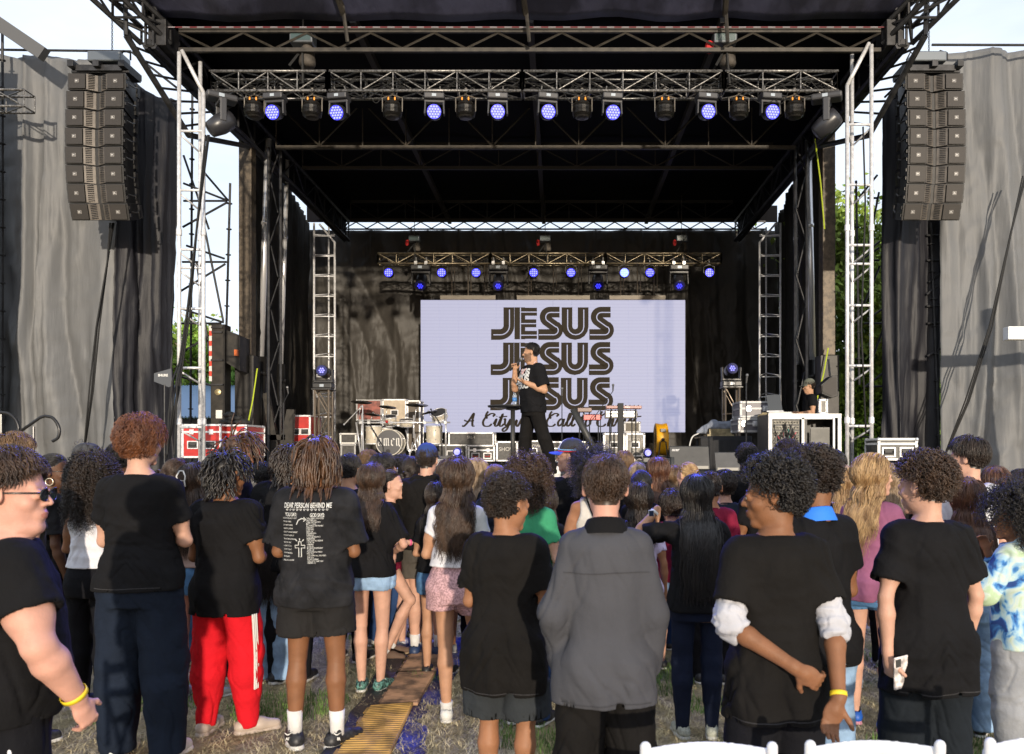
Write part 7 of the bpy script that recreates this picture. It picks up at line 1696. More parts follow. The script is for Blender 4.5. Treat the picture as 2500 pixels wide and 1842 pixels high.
# ------------------------------------------------------------------ white folding chairs at the bottom edge
def chair(lab, px0, px1, py, d, rz=0, first=[None]):
 w_ = (px1 - px0) * d / F; zt_ = Z(py, d)
 if first[0] is None:
  t = thing('folding_chair', lab, 'chair', (X((px0 + px1) / 2, d), d, 0), R(rz), 'white folding chairs at the bottom edge'); wm = M('resin_white', (.60, .61, .64), .4, var=.06); W = .44; H = .785
  f = Field((-.27, -.08, .50), (.27, .12, .84), .005)
  for s in (-1, 1): f.cone((s * .215, 0, .45), (s * .212, -.012, .775), .018, .019, .01, sq=(1, .8, 1))
  n_ = 14
  for k in range(n_):
   u0, u1 = k / n_, (k + 1) / n_; q = lambda u: (-.2 + .4 * u, .004 + .028 * math.sin(math.pi * u), .735 + .012 * math.sin(math.pi * u)); f.cone(q(u0), q(u1), .030, .030, .004, sq=(1, .35, 1))
  V, Q = f.mesh(); V = smooth_mesh(V, Q, 1); np_mesh('back_frame', V, Q, wm, t)
  b = MB(); b.box((0, .02, .60), (.40, .016, .05)); b.build('back_slat', wm, t, bevel=.005); b = MB(); b.box((0, .20 - .4, .44), (.40, .40, .03));
  b = MB(); b.box((0, .22, .44), (.41, .40, .028)); b.build('seat', wm, t, bevel=.008)
  for s in (-1, 1):
   b = MB(); b.tube((s * .215, -.0, .62), (s * .215, .42, 0), .014, n=8); b.build('leg', wm, t, True); b = MB(); b.tube((s * .195, .36, .44), (s * .195, -.08, 0), .014, n=8); b.build('leg', wm, t, True)
   b = MB(); b.tube((s * .215, 0, .3), (s * .215, -.0, .5), .016, n=8); b.build('upright', wm, t, True)
  first[0] = t
 else: t = dup(first[0], lab, (X((px0 + px1) / 2, d), d, 0), R(rz))
 t.scale = (w_ / .46, 1, zt_ / .795); return t
chair('white folding chair second from the right at the bottom edge', 1962, 2304, 1802, 2.62); chair('white folding chair left of the middle one, right of centre at the bottom', 1562, 1896, 1806, 2.62); chair('white folding chair cut off at the bottom right corner', 2392, 2740, 1792, 2.58, 4); chair('white folding chair corner at the bottom left', -240, 50, 1812, 2.62, -3)
# ------------------------------------------------------------------ trees and the shed behind
def leaf_mat(key, c):
 m = M(key, c, .6, var=.45, vscale=.9, spec=.3); return m
lm = [leaf_mat('leaf_spring', (.18, .30, .04)), leaf_mat('leaf_mid', (.085, .175, .025)), leaf_mat('leaf_yellow', (.20, .28, .05))]
def tree(lab, x, y, h_, cr, lmi, seed, z0=1.2, bare=.3, n=9000, ls=.085):
 rg = np.random.default_rng(seed); t = thing('tree', lab, 'tree', (x, y, 0), 0, 'trees behind the stage'); b = MB(); tips = []
 def br(p, dv, L, r, lv):
  pts = [p]; d_ = dv.copy()
  for k in range(5): d_ = norm(d_ + rg.normal(size=3) * .13 + np.array((0, 0, .06))); pts.append(pts[-1] + d_ * L / 5)
  b.path(pts, list(np.linspace(r, r * .45, 6)), 7 if lv < 2 else 5)
  if lv >= 3: tips.extend(pts[2:]); return
  for k in range(4 if lv else 7):
   i = rg.integers(2, 6) if lv else rg.integers(2, 6); a = rg.uniform(0, 6.28); dv2 = norm(d_ * .55 + np.array((math.cos(a), math.sin(a), rg.uniform(.0, .7)))); br(pts[i], dv2, L * rg.uniform(.45, .62), r * .48, lv + 1)
 br(np.zeros(3), np.array((rg.uniform(-.06, .06), 0, 1.0)), h_ * .72, h_ * .018 + .05, 0); b.build('trunk', M('bark_pale', (.22, .17, .12), .85, var=.35, vscale=6, bump=.5), t, True)
 tips = np.array(tips); c0 = tips[rg.integers(0, len(tips), n)]; rr = rg.normal(size=(n, 3)) * np.array((cr, cr, cr * .7)) * .13; pos = c0 + rr
 keep = vnoise(pos * .8, seed) > -.45 + bare * 0; pos = pos[keep & (pos[:, 2] > z0)]; n2 = len(pos)
 u = rg.normal(size=(n2, 3)); u /= np.linalg.norm(u, axis=1)[:, None]; v = np.cross(u, rg.normal(size=(n2, 3))); v /= np.linalg.norm(v, axis=1)[:, None]; s = rg.uniform(.6, 1.4, n2)[:, None] * ls
 V = np.stack([pos - u * s, pos + v * s * .55, pos + u * s, pos - v * s * .55], 1).reshape(-1, 3); Q = np.arange(n2 * 4).reshape(-1, 4)
 np_mesh('crown', V, Q, lm[lmi], t, False)
L_ = [('bushy green tree behind the left tower, nearest the scaffold', 455, 33, 5.6, 0), ('green tree between the left tower and the trailer column', 520, 36, 5.9, 2), ('green tree behind the trailer column', 600, 34, 6.0, 0), ('dark green tree behind the left lift cylinders', 690, 32, 4.4, 1), ('green tree showing beside the left pale scrim', 295, 34, 6.5, 1)]
for i, (lab, px, d, h_, li) in enumerate(L_): tree(lab, X(px, d), d, h_, 3.2, li, 100 + i, n=9000, ls=.12, z0=.3)
R_ = [('tall leafy tree with bare forked limbs behind the right tower', 2075, 27, 7.6, 0), ('pale trunked tree right behind the right tower', 2140, 24, 6.8, 2), ('tall green tree behind the right roof column', 2000, 31, 8.4, 0), ('dense dark green tree low behind the right barrier', 2095, 33, 5.8, 1), ('tree showing between the right black drape and grey scrim', 2285, 28, 6.2, 1), ('green tree standing right of the right silver tower', 2190, 30, 7.4, 0)]
for i, (lab, px, d, h_, li) in enumerate(R_): tree(lab, X(px, d), d, h_, 3.0, li, 200 + i, n=17000, ls=.10, z0=.3)
for nm, lab, x0, x1, y0, y1, top, seed in (('undergrowth', 'green undergrowth filling the gap behind the left side of the stage', X(400, 30), X(760, 30), 29, 33, 3.6, 1), ('undergrowth', 'green undergrowth filling the gap behind the right side of the stage', X(1985, 24), X(2330, 24), 23, 27, 4.2, 2)):
 rg = np.random.default_rng(seed); n = 34000; px_ = rg.uniform(x0, x1, n); py_ = rg.uniform(y0, y1, n); pz_ = rg.uniform(0, 1, n) ** .8 * (top + 1.2 * vnoise(np.stack([px_ * .8, py_ * .8, px_ * 0], 1), seed)); pos = np.stack([px_, py_, pz_], 1)
 u = rg.normal(size=(n, 3)); u /= np.linalg.norm(u, axis=1)[:, None]; v = np.cross(u, rg.normal(size=(n, 3))); v /= np.linalg.norm(v, axis=1)[:, None]; s = rg.uniform(.5, 1.3, n)[:, None] * .085
 o = np_mesh(nm, np.stack([pos - u * s, pos + v * s * .55, pos + u * s, pos - v * s * .55], 1).reshape(-1, 3), np.arange(n * 4).reshape(-1, 4), lm[1 if seed == 1 else 0], None, False); tag(o, lab, 'undergrowth', kind='stuff')
for s_, (x0, x1, yy) in enumerate(((-70, -14, 60), (9, 60, 52))):
 n = 60000; rg = np.random.default_rng(55 + s_); px_ = rg.uniform(x0, x1, n); py_ = rg.uniform(yy, yy + 5, n); pz_ = rg.uniform(0, 1, n) ** .7 * (6.0 + 2.5 * vnoise(np.stack([px_ * .25, py_ * .2, px_ * 0], 1), 8)); pos = np.stack([px_, py_, pz_], 1)
 u = rg.normal(size=(n, 3)); u /= np.linalg.norm(u, axis=1)[:, None]; v = np.cross(u, rg.normal(size=(n, 3))); v /= np.linalg.norm(v, axis=1)[:, None]; s = rg.uniform(.6, 1.3, n)[:, None] * .28
 o = np_mesh('woodland', np.stack([pos - u * s, pos + v * s * .6, pos + u * s, pos - v * s * .6], 1).reshape(-1, 3), np.arange(n * 4).reshape(-1, 4), lm[1], None, False); tag(o, 'distant woodland edge behind the ' + ('left' if s_ == 0 else 'right') + ' side of the stage', 'woodland', kind='stuff')
d = 25; t = thing('shed', 'low shed with a blue corrugated metal roof behind the left tower', 'shed', (X(450, d), d, 0)); b = MB(); n_ = 46; x0, x1 = X(425, d) - X(450, d), X(556, d) - X(450, d); x0 -= 3; vs = []
for j in (0, 1):
 for i in range(n_ * 4 + 1): vs.append((x0 + (x1 - x0) * i / (n_ * 4), 0 + 4.5 * j, Z(1018, d) + (Z(938, d) - Z(1018, d) + .3) * j + .03 * math.sin(i * math.pi / 2)))
b.add(vs, [[i, i + 1, n_ * 4 + 2 + i, n_ * 4 + 1 + i] for i in range(n_ * 4)]); o = b.build('roof', M('roof_blue', (.18, .28, .42), .35, .5), t); o.modifiers.new('t', 'SOLIDIFY').thickness = .03; b = MB(); b.bbox(x0 + .2, x1 - .2, .3, 4.2, 0, Z(1022, d)); b.build('wall', M('shed_wall', (.05, .055, .06), .7), t)
# ================================================================== people
bk = cloth('black_tee', (.0072, .0070, .0078)); bk2 = cloth('black_warm', (.0078, .0070, .0066)); wt = cloth('white_tee', (.62, .62, .66), var=.05); nv = cloth('navy_tee', (.014, .018, .028))
wash = cloth('washed_black', (.017, .017, .019), var=.6, vscale=7, detail=8, ramp=(.3, .75)); gj = cloth('grey_jacket', (.056, .057, .065), var=.05, vscale=4, bump=.15); navyp = cloth('navy_pants', (.010, .015, .027))
bp_ = cloth('black_pants', (.007, .007, .009)); redpn = cloth('red_pants', (.55, .010, .018), var=.08); jl = cloth('light_jean', (.22, .33, .48), var=.25, vscale=7); jm = cloth('mid_jean', (.07, .16, .30), var=.25, vscale=7); jd = cloth('dark_jean', (.02, .045, .12), var=.2)
leg_ = cloth('leggings', (.008, .012, .028), rough=.7); mauve = cloth('mauve_tee', (.235, .085, .155), var=.15); green = cloth('green_tee', (.04, .24, .12)); beige = cloth('beige_top', (.33, .24, .21)); lilac = cloth('lilac', (.50, .44, .60)); gsh = cloth('grey_shorts', (.07, .062, .052)); swg = cloth('sweat_grey', (.24, .25, .27))
chk = cloth('checked', (.42, .26, .28), var=.3, vscale=90); maroon = cloth('maroon', (.16, .01, .03)); dkgrey = cloth('dark_grey_tee', (.035, .032, .034)); tank_w = cloth('tank_cream', (.55, .52, .47), var=.05); darkgreen = cloth('dark_olive', (.05, .048, .040))
def tiedye():
 m, nt, b = principled('tie_dye'); L = nt.links; tcn = nt.nodes.new('ShaderNodeTexCoord'); n = nt.nodes.new('ShaderNodeTexNoise'); n.inputs['Scale'].default_value = 10; n.inputs['Detail'].default_value = 6; n.inputs['Distortion'].default_value = .9
 r = nt.nodes.new('ShaderNodeValToRGB'); e = r.color_ramp.elements; e[0].position = .38; e[0].color = (.015, .05, .20, 1); e[1].position = .68; e[1].color = (.38, .50, .32, 1)
 for p_, c in ((.44, (.05, .20, .48, 1)), (.50, (.30, .48, .60, 1)), (.58, (.50, .58, .52, 1))): q = e.new(p_); q.color = c
 L.new(tcn.outputs['Object'], n.inputs[0]); L.new(n.outputs[0], r.inputs[0]); L.new(r.outputs[0], b.inputs['Base Color']); b.inputs['Roughness'].default_value = .9; return m
def stripes():
 m, nt, b = principled('blue_white_stripes'); L = nt.links; tcn = nt.nodes.new('ShaderNodeTexCoord'); n = nt.nodes.new('ShaderNodeTexWave'); n.bands_direction = 'X'; n.inputs['Scale'].default_value = 4.2
 r = nt.nodes.new('ShaderNodeValToRGB'); r.color_ramp.interpolation = 'CONSTANT'; e = r.color_ramp.elements; e[0].color = (.16, .42, .55, 1); e[1].position = .5; e[1].color = (.50, .52, .56, 1)
 L.new(tcn.outputs['Object'], n.inputs[0]); L.new(n.outputs[0], r.inputs[0]); L.new(r.outputs[0], b.inputs['Base Color']); b.inputs['Roughness'].default_value = .9; return m
shb = dict(mat=M('shoe_black', (.02, .02, .022), .5, var=.4, vscale=50), laces=M('lace_w', (.5, .5, .5), .8)); shw = dict(mat=M('shoe_white', (.6, .59, .56), .5, var=.08), laces=M('lace_w')); shg = dict(mat=M('shoe_grey', (.35, .34, .32), .6, var=.15), laces=M('lace_w'))
whs = cloth('sock_white', (.62, .61, .60)); YB = M('band_yellow', (.75, .55, .02), .5)
def tee(m=bk, hem=.84, **k): return dict(mat=m, hem=hem, **k)
def pant(m=bp_, **k): return dict(mat=m, **k)
def C(label, px, ty, d, hv=.02, **k):
 k.setdefault('shoes', shb); k.setdefault('bottom', pant()); k.setdefault('top', tee())
 if k['shoes'] == 0: k['shoes'] = None
 H = (Z(ty, d) - hv) / 1.0; f_ = H / 1.75
 H = H / (1.752 / 1.75)
 return make_person(label, X(px, d), d, H, **k)
def claw(i):
 b = MB(); c = i['hc'] + i['Rm'] @ np.array((.015, -.118, .02))
 for s in (-1, 1): b.path([c + np.array((.0 + s * .012, -.01, .055)), c + np.array((s * .03, -.018, .02)), c + np.array((s * .022, -.012, -.02)), c + np.array((s * .028, -.014, -.05))], .005, 6)
 b.path([c + np.array((-.012, -.012, .055)), c + np.array((.012, -.012, .055))], .005, 6); b.path([c + np.array((-.02, -.012, -.01)), c + np.array((.02, -.012, -.01))], .005, 6); b.build('hair_clip', whitep, i['root'], True)
def hoop(i, s=1, r=.024, m=None):
 c = hp(i, (s * .088, .0, -.042 - r)); b = MB(); b.path([c + i['Rm'] @ np.array((0, r * math.cos(a), r * math.sin(a))) for a in np.linspace(0, 6.28, 18, endpoint=False)], .004, 6, closed=True); b.build('hoop_earring', m or M('gold_pale', (.8, .68, .5), .2, .8), i['root'], True)
def undersleeve(i, k, m=cloth('sleeve_white', (.40, .40, .43), var=.1)):
 f = Field(np.minimum(i['SH'][k], i['WR'][k]) - .13, np.maximum(i['SH'][k], i['WR'][k]) + .13, .007); a, e, w_ = i['SH'][k], i['EL'][k], i['WR'][k]; p = a + (e - a) * .72; q = e + (w_ - e) * .22
 f.cone(p, e, .051, .050, .02); f.cone(e, q, .050, .048, .02, flat=True)
 for t in (.80, .94): c = a + (e - a) * t; f.ell(c, (.055, .055, .018), .012)
 V, Q = f.mesh(); N = vert_normals(V, Q); V = V + N * (.010 * (1 - 2 * np.abs(vnoise(V * np.array((12, 12, 38)) + 7, k))) - .006 * np.exp(-(vnoise(V * 30, k) / .15) ** 2))[:, None]; np_mesh('undersleeve', V, Q, m, i['root'])
def smartwatch(i, k):
 wristband(i, k, whitep, t=.86, r=.030, name='watch_strap'); e, w_ = i['EL'][k], i['WR'][k]; c = e + (w_ - e) * .86; b = MB(); b.box(c + np.array((-.02, -.027, .0)), (.034, .012, .040)); o = b.build('watch_case', whitep, i['root'], bevel=.004); b = MB(); b.box(c + np.array((-.021, -.034, 0)), (.028, .003, .033)); b.build('watch_face', M('display_dark', (.02, .03, .06), .1), o)
def seam(i, z, w_=.17, m=None):
 V_, F_ = stroke_verts([(u, z * i['f'] + .003 * math.sin(u * 20)) for u in np.linspace(-w_, w_, 40)], .0045); print_on(i, [(v[0], 0, v[1]) for v in V_], F_, m or M('stitch', (.022, .021, .023), .9), 'seam', -1, .003, i['top_obj'])
# ---- nearest people
i = C('big boy in black sunglasses and black tee at the left edge facing right', 14, 1106, 2.75, yaw=-48, h=.0058, skin='pink', g=1.10, fat=.048, face=True, eyes=False, shw=1.22, arms=('down', ((.33, .05, 1.12), (.255, .17, .93))), head=(-32, -3), hair=dict(style='mop', col='ash' if 0 else 'brown', off=.020, fwd=.02, L=(.05, .07), shortback=True), top=tee(bk, .86, loose=.02), bottom=pant(loose=.02), hs=1.06, curl=(.4, .75), palms=(None, (-.8, -.3, -.2)), hdir=(None, (-.15, .45, -1)))
sunglasses(i); wristband(i, 1, YB, .93, .042)
i = C('tall boy with thick reddish brown hair, black tee and navy joggers', 342, 1017, 4.5, yaw=2, h=.0062, skin='fair', g=1.0, face=True, eyes=False, arms=('crossed', 'crossed'), head=(-16, -2), hair=dict(style='mop', col='red', L=(.06, .09), off=.034, puff=1.8, wave=.008, trimback=.5), top=tee(bk, .885, loose=.022), bottom=pant(navyp, loose=.042), feet=((.13, .03), (.15, -.03)), shoes=shw)
seam(i, .908)
i = C('boy in a grey shirt jacket and black trousers seen from behind, right of centre', 1478, 1109, 3.2, yaw=0, h=.006, skin='pink', g=.89, face=True, eyes=False, arms=(((-.215, -.05, 1.13), (-.19, .05, .90)), ((.195, -.02, 1.12), (.185, .02, .87))), head=(0, 0), hair=dict(style='short', col='brown', L=(.03, .05), off=.009, shortback=True), top=tee(gj, .765, loose=.029, sleeve=2, cuff=.97, collar=bk, name='jacket', fold=1.2, wr=.0075, flare=.02, cuffw=1), bottom=pant(bk2, loose=.03), feet=((.12, 0), (.12, 0)))
seam(i, 1.30, .165, M('seam_jacket', (.03, .03, .035), .9)); seam(i, .785, .17, M('seam_jacket'))
i = C('boy with curly black hair looking left, hands behind his back in white undersleeves', 1893, 1106, 3.1, hv=.045, yaw=4, h=.0055, skin='brown', g=.98, face=True, al=(.285, .29), arms=(((-.225, -.10, 1.12), (.075, -.26, .945)), ((.21, -.09, 1.11), (.165, -.235, .86))), head=(72, -6), hair=dict(style='curly', col='black', off=.030, L=(.05, .075)), top=tee(bk2, .74, loose=.028, sleeve=.72, fold=1.3), bottom=pant(bp_, loose=.03), curl=(.7, .45), palms=((.1, .9, .2, -1), (0, -1, .1, -1)), hdir=((.85, -.02, -.55), (-.38, -.05, -1)))
seam(i, .762, .18)
undersleeve(i, 0); undersleeve(i, 1); wristband(i, 1, YB, .95, .030)
tt = MB(); tt.path([i['HIP'][1] + np.array((.105, .0, -.02)), i['KN'][1] + np.array((.088, 0, 0)), i['AN'][1] + np.array((.062, 0, 0))], .006, 5); tt.build('side_stripe', whitep, i['root'])
i = C('boy with short curly dark hair in a long black tee and dark shorts', 1237, 1158, 3.8, hv=.03, yaw=-14, h=.0062, skin='mid', g=.97, face=True, eyes=False, arms=('forward', 'forward'), head=(-30, -8), hair=dict(style='afro', col='dark', off=.018), top=tee(bk2, .665, loose=.04, fold=1.3, sleeve=.75), bottom=pant(cloth('short_slate', (.028, .032, .036)), len=.46, loose=.045), socks=None)
seam(i, .687, .18)
i = C('boy with brown curly hair in a black tee holding a phone low at his side', 2262, 1101, 3.6, hv=.045, yaw=6, h=.0058, skin='fair', g=.95, face=True, arms=(((-.24, -.07, 1.12), (-.225, -.07, .87)), ((.235, -.02, 1.12), (.235, .06, .88))), head=(30, -4), hair=dict(style='curly', col='brown', off=.028, L=(.05, .075), shortback=True), top=tee(bk, .69, loose=.035, sleeve=.74, fold=1.4), bottom=pant(cloth('black_jog', (.010, .013, .017)), loose=.04), curl=(.55, .4), palms=((.9, .1, 0, 1), None), hdir=((.12, .05, -1), None))
seam(i, .712, .18)
wv_ = w2(i, i['WR'][0] + np.array((.035, -.045, -.075))); phone(tuple(wv_), (R(10), R(-8), R(15)), label='phone in a marbled pale case held low by the curly haired boy', case=M('phone_marble', (.55, .5, .48), .4, var=.5, vscale=30))
C('boy with dark tapered curls and a bright blue collar looking down left', 1987, 1084, 3.62, hv=.05, yaw=22, h=.0062, skin='brown', face=True, arms=('forward', 'forward'), head=(38, -20), hair=dict(style='curly', col='dark', off=.030, L=(.05, .08), shortback=True), top=tee(bk, .80, loose=.03, collar=M('collar_blue', (.02, .18, .75), .7)), bottom=pant(jl, loose=.035), feet=((.12, 0), (.12, 0)))
i = C('boy with parted short dreadlocks in a black tee and red track pants', 553, 1103, 4.9, hv=.025, yaw=-8, h=.0068, skin='brown', g=1.06, face=True, eyes=False, arms=('forward', 'forward'), head=(-22, -8), hair=dict(style='twists', col='black', n=300, L=(.08, .13), wave=.006), top=tee(bk, .765, loose=.03), bottom=pant(redpn, loose=.035, cuffw=.6), feet=((.14, .0), (.12, .05)), feetyaw=(5, 50), shoes=dict(mat=M('slide_tan', (.42, .34, .28), .5), sole=M('slide_tan'), slide=1, sole_h=.03, name='slide'), socks=(whs, .03))
for q in range(3):
 b = MB(); b.path([i['HIP'][1] + np.array((.118, -.02 - .02 * q + .0, -.12)), i['KN'][1] + np.array((.092, -.03 - .019 * q, 0)), i['KN'][1] * .5 + i['AN'][1] * .5 + np.array((.082, -.03 - .017 * q, 0))], .0065, 5); b.build('side_stripe', whitep, i['root'])
i = C('person with long brown dreadlocks in a tee printed DEAR PERSON BEHIND ME', 772, 1062, 4.7, hv=.03, yaw=0, h=.0062, skin='brown', g=1.04, arms=('forward', 'forward'), head=(8, -4), hair=dict(style='dreads', col='locs', L=(.14, .205), n=260), top=tee(wash, .815, loose=.045, sleeve=.88, fold=1.2), bottom=pant(cloth('shorts_black', (.017, .016, .016)), len=.31, loose=.038), socks=(whs, .13), feet=((.12, 0), (.12, 0)), feetyaw=(28, 28), shoes=dict(mat=M('shoe_black'), laces=None, sole_h=.03))
TX, TF, nT_ = [], [], 0
def tline(s, x0, x1, z, hgt=None, bold=.0):
 global nT_
 V, Fq = text_tris(s, 1.0, bold=bold); w_ = V[:, 0].max() - V[:, 0].min(); k = (x1 - x0) / w_; V = (V - np.array(((V[:, 0].max() + V[:, 0].min()) / 2, 0, 0))); V[:, 0] *= k; V[:, 2] *= (hgt / .7 if hgt else k); V += np.array(((x0 + x1) / 2, 0, z)); TX.append(V); TF.extend([[q + nT_ for q in f] for f in Fq]); nT_ += len(V)
def tpoly(V2, Fq):
 global nT_
 V = np.array([(v[0], 0, v[1]) for v in V2]); TX.append(V); TF.extend([[q + nT_ for q in f] for f in Fq]); nT_ += len(V)
tline('DEAR PERSON BEHIND ME', -.135, .125, 1.405, .028, .02); tline('YOU SAY:', -.13, -.06, 1.355, .020, .02); tline('GOD SAYS:', .015, .09, 1.352, .020, .02)
for q in range(12):
 c = -.118 + q * .020; tpoly(*stroke_verts([(c, 1.377), (c - .006, 1.384), (c - .003, 1.388), (c, 1.384), (c + .003, 1.388), (c + .006, 1.384), (c, 1.377)], .0022))
LL = ["I CAN'T FIGURE IT OUT", "I'M TOO TIRED", "IT'S IMPOSSIBLE", "NOBODY LOVES ME", "I CAN'T FORGIVE MYSELF", "IT'S NOT WORTH IT", "I'M NOT SMART ENOUGH", "I'M NOT ABLE", "I CAN'T GO ON", "I CAN'T DO IT", "I CAN'T MANAGE", "I'M AFRAID", "I FEEL ALL ALONE"]
for q, s in enumerate(LL): tline(s, -.145, -.145 + .0040 * len(s), 1.335 - q * .0195, .0075, .01)
RL = ['I WILL DIRECT YOUR STEPS', 'PROVERBS 3:5-6', 'I WILL GIVE YOU REST', 'MATT 11:28-30', 'ALL THINGS ARE POSSIBLE', 'LUKE 18:27', 'I LOVE YOU', 'JOHN 3:16', 'I FORGIVE YOU', 'ROMANS 8:1', 'IT WILL BE WORTH IT', 'ROMANS 8:28', 'I WILL GIVE YOU WISDOM', '1 COR 1:30', 'I AM ABLE', '2 COR 9:8', 'MY GRACE IS SUFFICIENT', '2 COR 12:9', 'YOU CAN DO ALL THINGS', 'PHIL 4:13', 'I WILL SUPPLY ALL YOU NEED', 'PHIL 4:19', 'DO NOT BE AFRAID', 'I WILL NEVER LEAVE YOU', 'HEBREWS 13:5']
for q, s in enumerate(RL): tline(s, -.005, -.005 + .0038 * len(s), 1.335 - q * .0104, .0078, .012)
tpoly(*stroke_verts([(-.062, 1.30), (-.05, 1.325), (-.03, 1.335), (-.012, 1.330)], .005)); tpoly(*stroke_verts([(-.02, 1.342), (-.008, 1.329), (-.022, 1.318)], .004))
for pts in ([(-.052, 1.205), (-.052, 1.185), (-.072, 1.185), (-.072, 1.17), (-.052, 1.17), (-.052, 1.12), (-.037, 1.12), (-.037, 1.17), (-.017, 1.17), (-.017, 1.185), (-.037, 1.185), (-.037, 1.205), (-.052, 1.205)], [(-.045, 1.212), (-.045, 1.224)], [(-.06, 1.208), (-.068, 1.218)], [(-.03, 1.208), (-.022, 1.218)]): tpoly(*stroke_verts(pts, .0045))
print_on(i, np.vstack(TX) * np.array((1.02, 1, 1.0)) - np.array((0, 0, .012)), TF, M('print_white', (.55, .55, .53), .8), 'print', -1, .006, i['top_obj'])
for k in (0, 1):
 an = i['AN'][k]; s = (-1, 1)[k]
 V, Fq = text_tris('AIR', .022, bold=.001); b = MB(); b.add(V + an + np.array((s * .018, -.062, -.02)), Fq); b.build('heel_lettering', whitep, i['root'])
 b = MB(); c = an + np.array((0, -.067, .005)); sv, sf = stroke_verts([(-.02, .012), (-.008, .001), (.0, .0), (.026, .016)], [.003, .007, .006, .001]); b.add([(c[0] + v[0] + s * .018, c[1], c[2] + v[1]) for v in sv], sf); b.build('heel_mark', whitep, i['root'])
i = C('girl with very long straight black hair raising a hand with a white watch', 1702, 1160, 4.86, yaw=0, h=.0068, skin='tan', fem=True, g=1.05, arms=(((-.40, .04, 1.36), (-.24, .13, 1.55)), 'forward'), head=(0, 0), hair=dict(style='long', col='black', L=(.50, .62), n=2300), top=tee(bk, .86, loose=.035, sleeve=.8), bottom=pant(leg_, loose=.006), shoes=dict(mat=M('knit_grey', (.30, .31, .26), .8, var=.2, vscale=70), sole=M('sole_grey', (.4, .4, .36), .6), laces=M('lace_w'), sole_h=.03), curl=(.7, .4), feetyaw=(12, 12))
smartwatch(i, 0)
i = C('girl with long blond brown hair in a mauve tee and denim shorts, face turned right', 2128, 1113, 5.07, yaw=-38, h=.0065, skin='fair', fem=True, face=True, arms=('pray', ((.20, .10, 1.16), (.10, .26, 1.32))), head=(-48, 2), hair=dict(style='wavy', col='blond', back=1, L=(.42, .52), wave=.008, n=1900), top=tee(mauve, .83, loose=.032, sleeve=.85, fold=1.3), bottom=pant(jm, len=.15, loose=.02), socks=(cloth('sock_black', (.02, .02, .02)), .0), feet=((.11, .0), (.11, -.06)), feetyaw=(30, 10), shoes=dict(mat=M('shoe_royal', (.01, .09, .42), .5, var=.2), sole=M('sole_pink', (.60, .25, .34), .5, var=.3), laces=M('lace_w'), sole_h=.035))
wristband(i, 1, M('bead_red', (.35, .03, .03), .5), .95, .026, 'bracelet')
C('tall boy with a smooth dark bowl cut in a plain white tee', 2366, 1066, 5.2, yaw=2, h=.0075, skin='fair', face=True, arms=('forward', 'forward'), head=(52, 0), hair=dict(style='mop', col='dark', L=(.06, .085), wave=.002, vol=.3, off=.022, shortback=True), top=tee(wt, .86, loose=.03, sleeve=.8), bottom=pant(jl))
C('girl with long straight chestnut hair in a black tee and light wide jeans', 2362, 1169, 4.88, yaw=6, h=.0068, skin='fair', fem=True, arms=('forward', 'forward'), hair=dict(style='long', col='auburn', L=(.36, .44), n=1900), top=tee(bk, .98, loose=.02, fit=1), bottom=pant(jl, loose=.035, waist=1.05, cuffw=1.5), feetyaw=(10, 40))
i = C('curly haired child in a blue and yellow tie dye hoodie raising a phone', 2487, 1208, 4.4, hv=.03, yaw=38, h=.0068, skin='mid', face=True, arms=(((-.28, .08, 1.16), (-.10, .22, 1.36)), 'phone'), head=(20, 0), hair=dict(style='ringlet', col='black', L=(.14, .2), off=.03, g=.9), top=tee(tiedye(), .80, loose=.045, sleeve=2, hoodie=1, name='hoodie', cuff=.9), bottom=pant(swg, loose=.04), curl=(.6, .6))
wv_ = w2(i, i['WR'][0] + np.array((.03, .07, .10))); phone(tuple(wv_), (R(-12), 0, R(40)), label='dark phone raised by the child in the tie dye hoodie')
i = C('girl with long wavy dark brown hair in a white tee and checked shorts', 1117, 1121, 5.2, yaw=0, h=.0066, skin='tan', fem=True, g=1.05, arms=('forward', 'forward'), hair=dict(style='wavy', col='brown', L=(.42, .50), n=1900), top=tee(wt, 1.045, loose=.010, fit=1, sleeve=.5), bottom=pant(chk, len=.17, loose=.040, waist=1.08), feet=((.07, -.04), (.13, .28)), socks=(whs, .04), shoes=dict(mat=M('shoe_white'), stripe=M('stripe_dark', (.02, .02, .03), .5), laces=M('lace_w')))
C('short girl with very long wavy black hair in a striped top and cargo jeans', 662, 1206, 6.0, yaw=0, h=.0085, skin='tan', fem=True, arms=('down', 'down'), hair=dict(style='wavy', col='black', L=(.60, .70), n=1500), top=tee(stripes(), .83, loose=.035), bottom=pant(jl, loose=.04, cuffw=1.8), shoes=shb)
i = C('girl with shoulder length brown hair in a black tee and frayed denim shorts', 906, 1131, 5.8, yaw=-6, h=.0072, skin='fair', fem=True, arms=('forward', ((.26, .02, 1.13), (.12, .2, 1.06))), head=(6, 0), hair=dict(style='long', col='brown', L=(.27, .33), n=1900, wave=.007), top=tee(bk, .90, loose=.035, sleeve=.85, fold=1.3), bottom=pant(jl, len=.10, loose=.02), feet=((.075, 0), (.075, 0)), feetyaw=(12, 12), shoes=dict(mat=M('shoe_floral', (.06, .14, .12), .5, var=.9, vscale=60), laces=M('lace_w')))
i = C('girl with long brown hair in a white claw clip, beige top and denim shorts', 474, 1130, 5.6, yaw=-3, h=.0078, skin='pink', fem=True, g=1.12, arms=('forward', 'forward'), head=(-25, 0), hair=dict(style='long', col='brown', L=(.44, .52), n=1900), top=tee(beige, 1.0, loose=.010, fit=1), bottom=pant(jd if 0 else jm, len=.12, loose=.018, waist=1.03), shoes=shg, socks=(whs, .02), feetyaw=(8, 45)); claw(i)
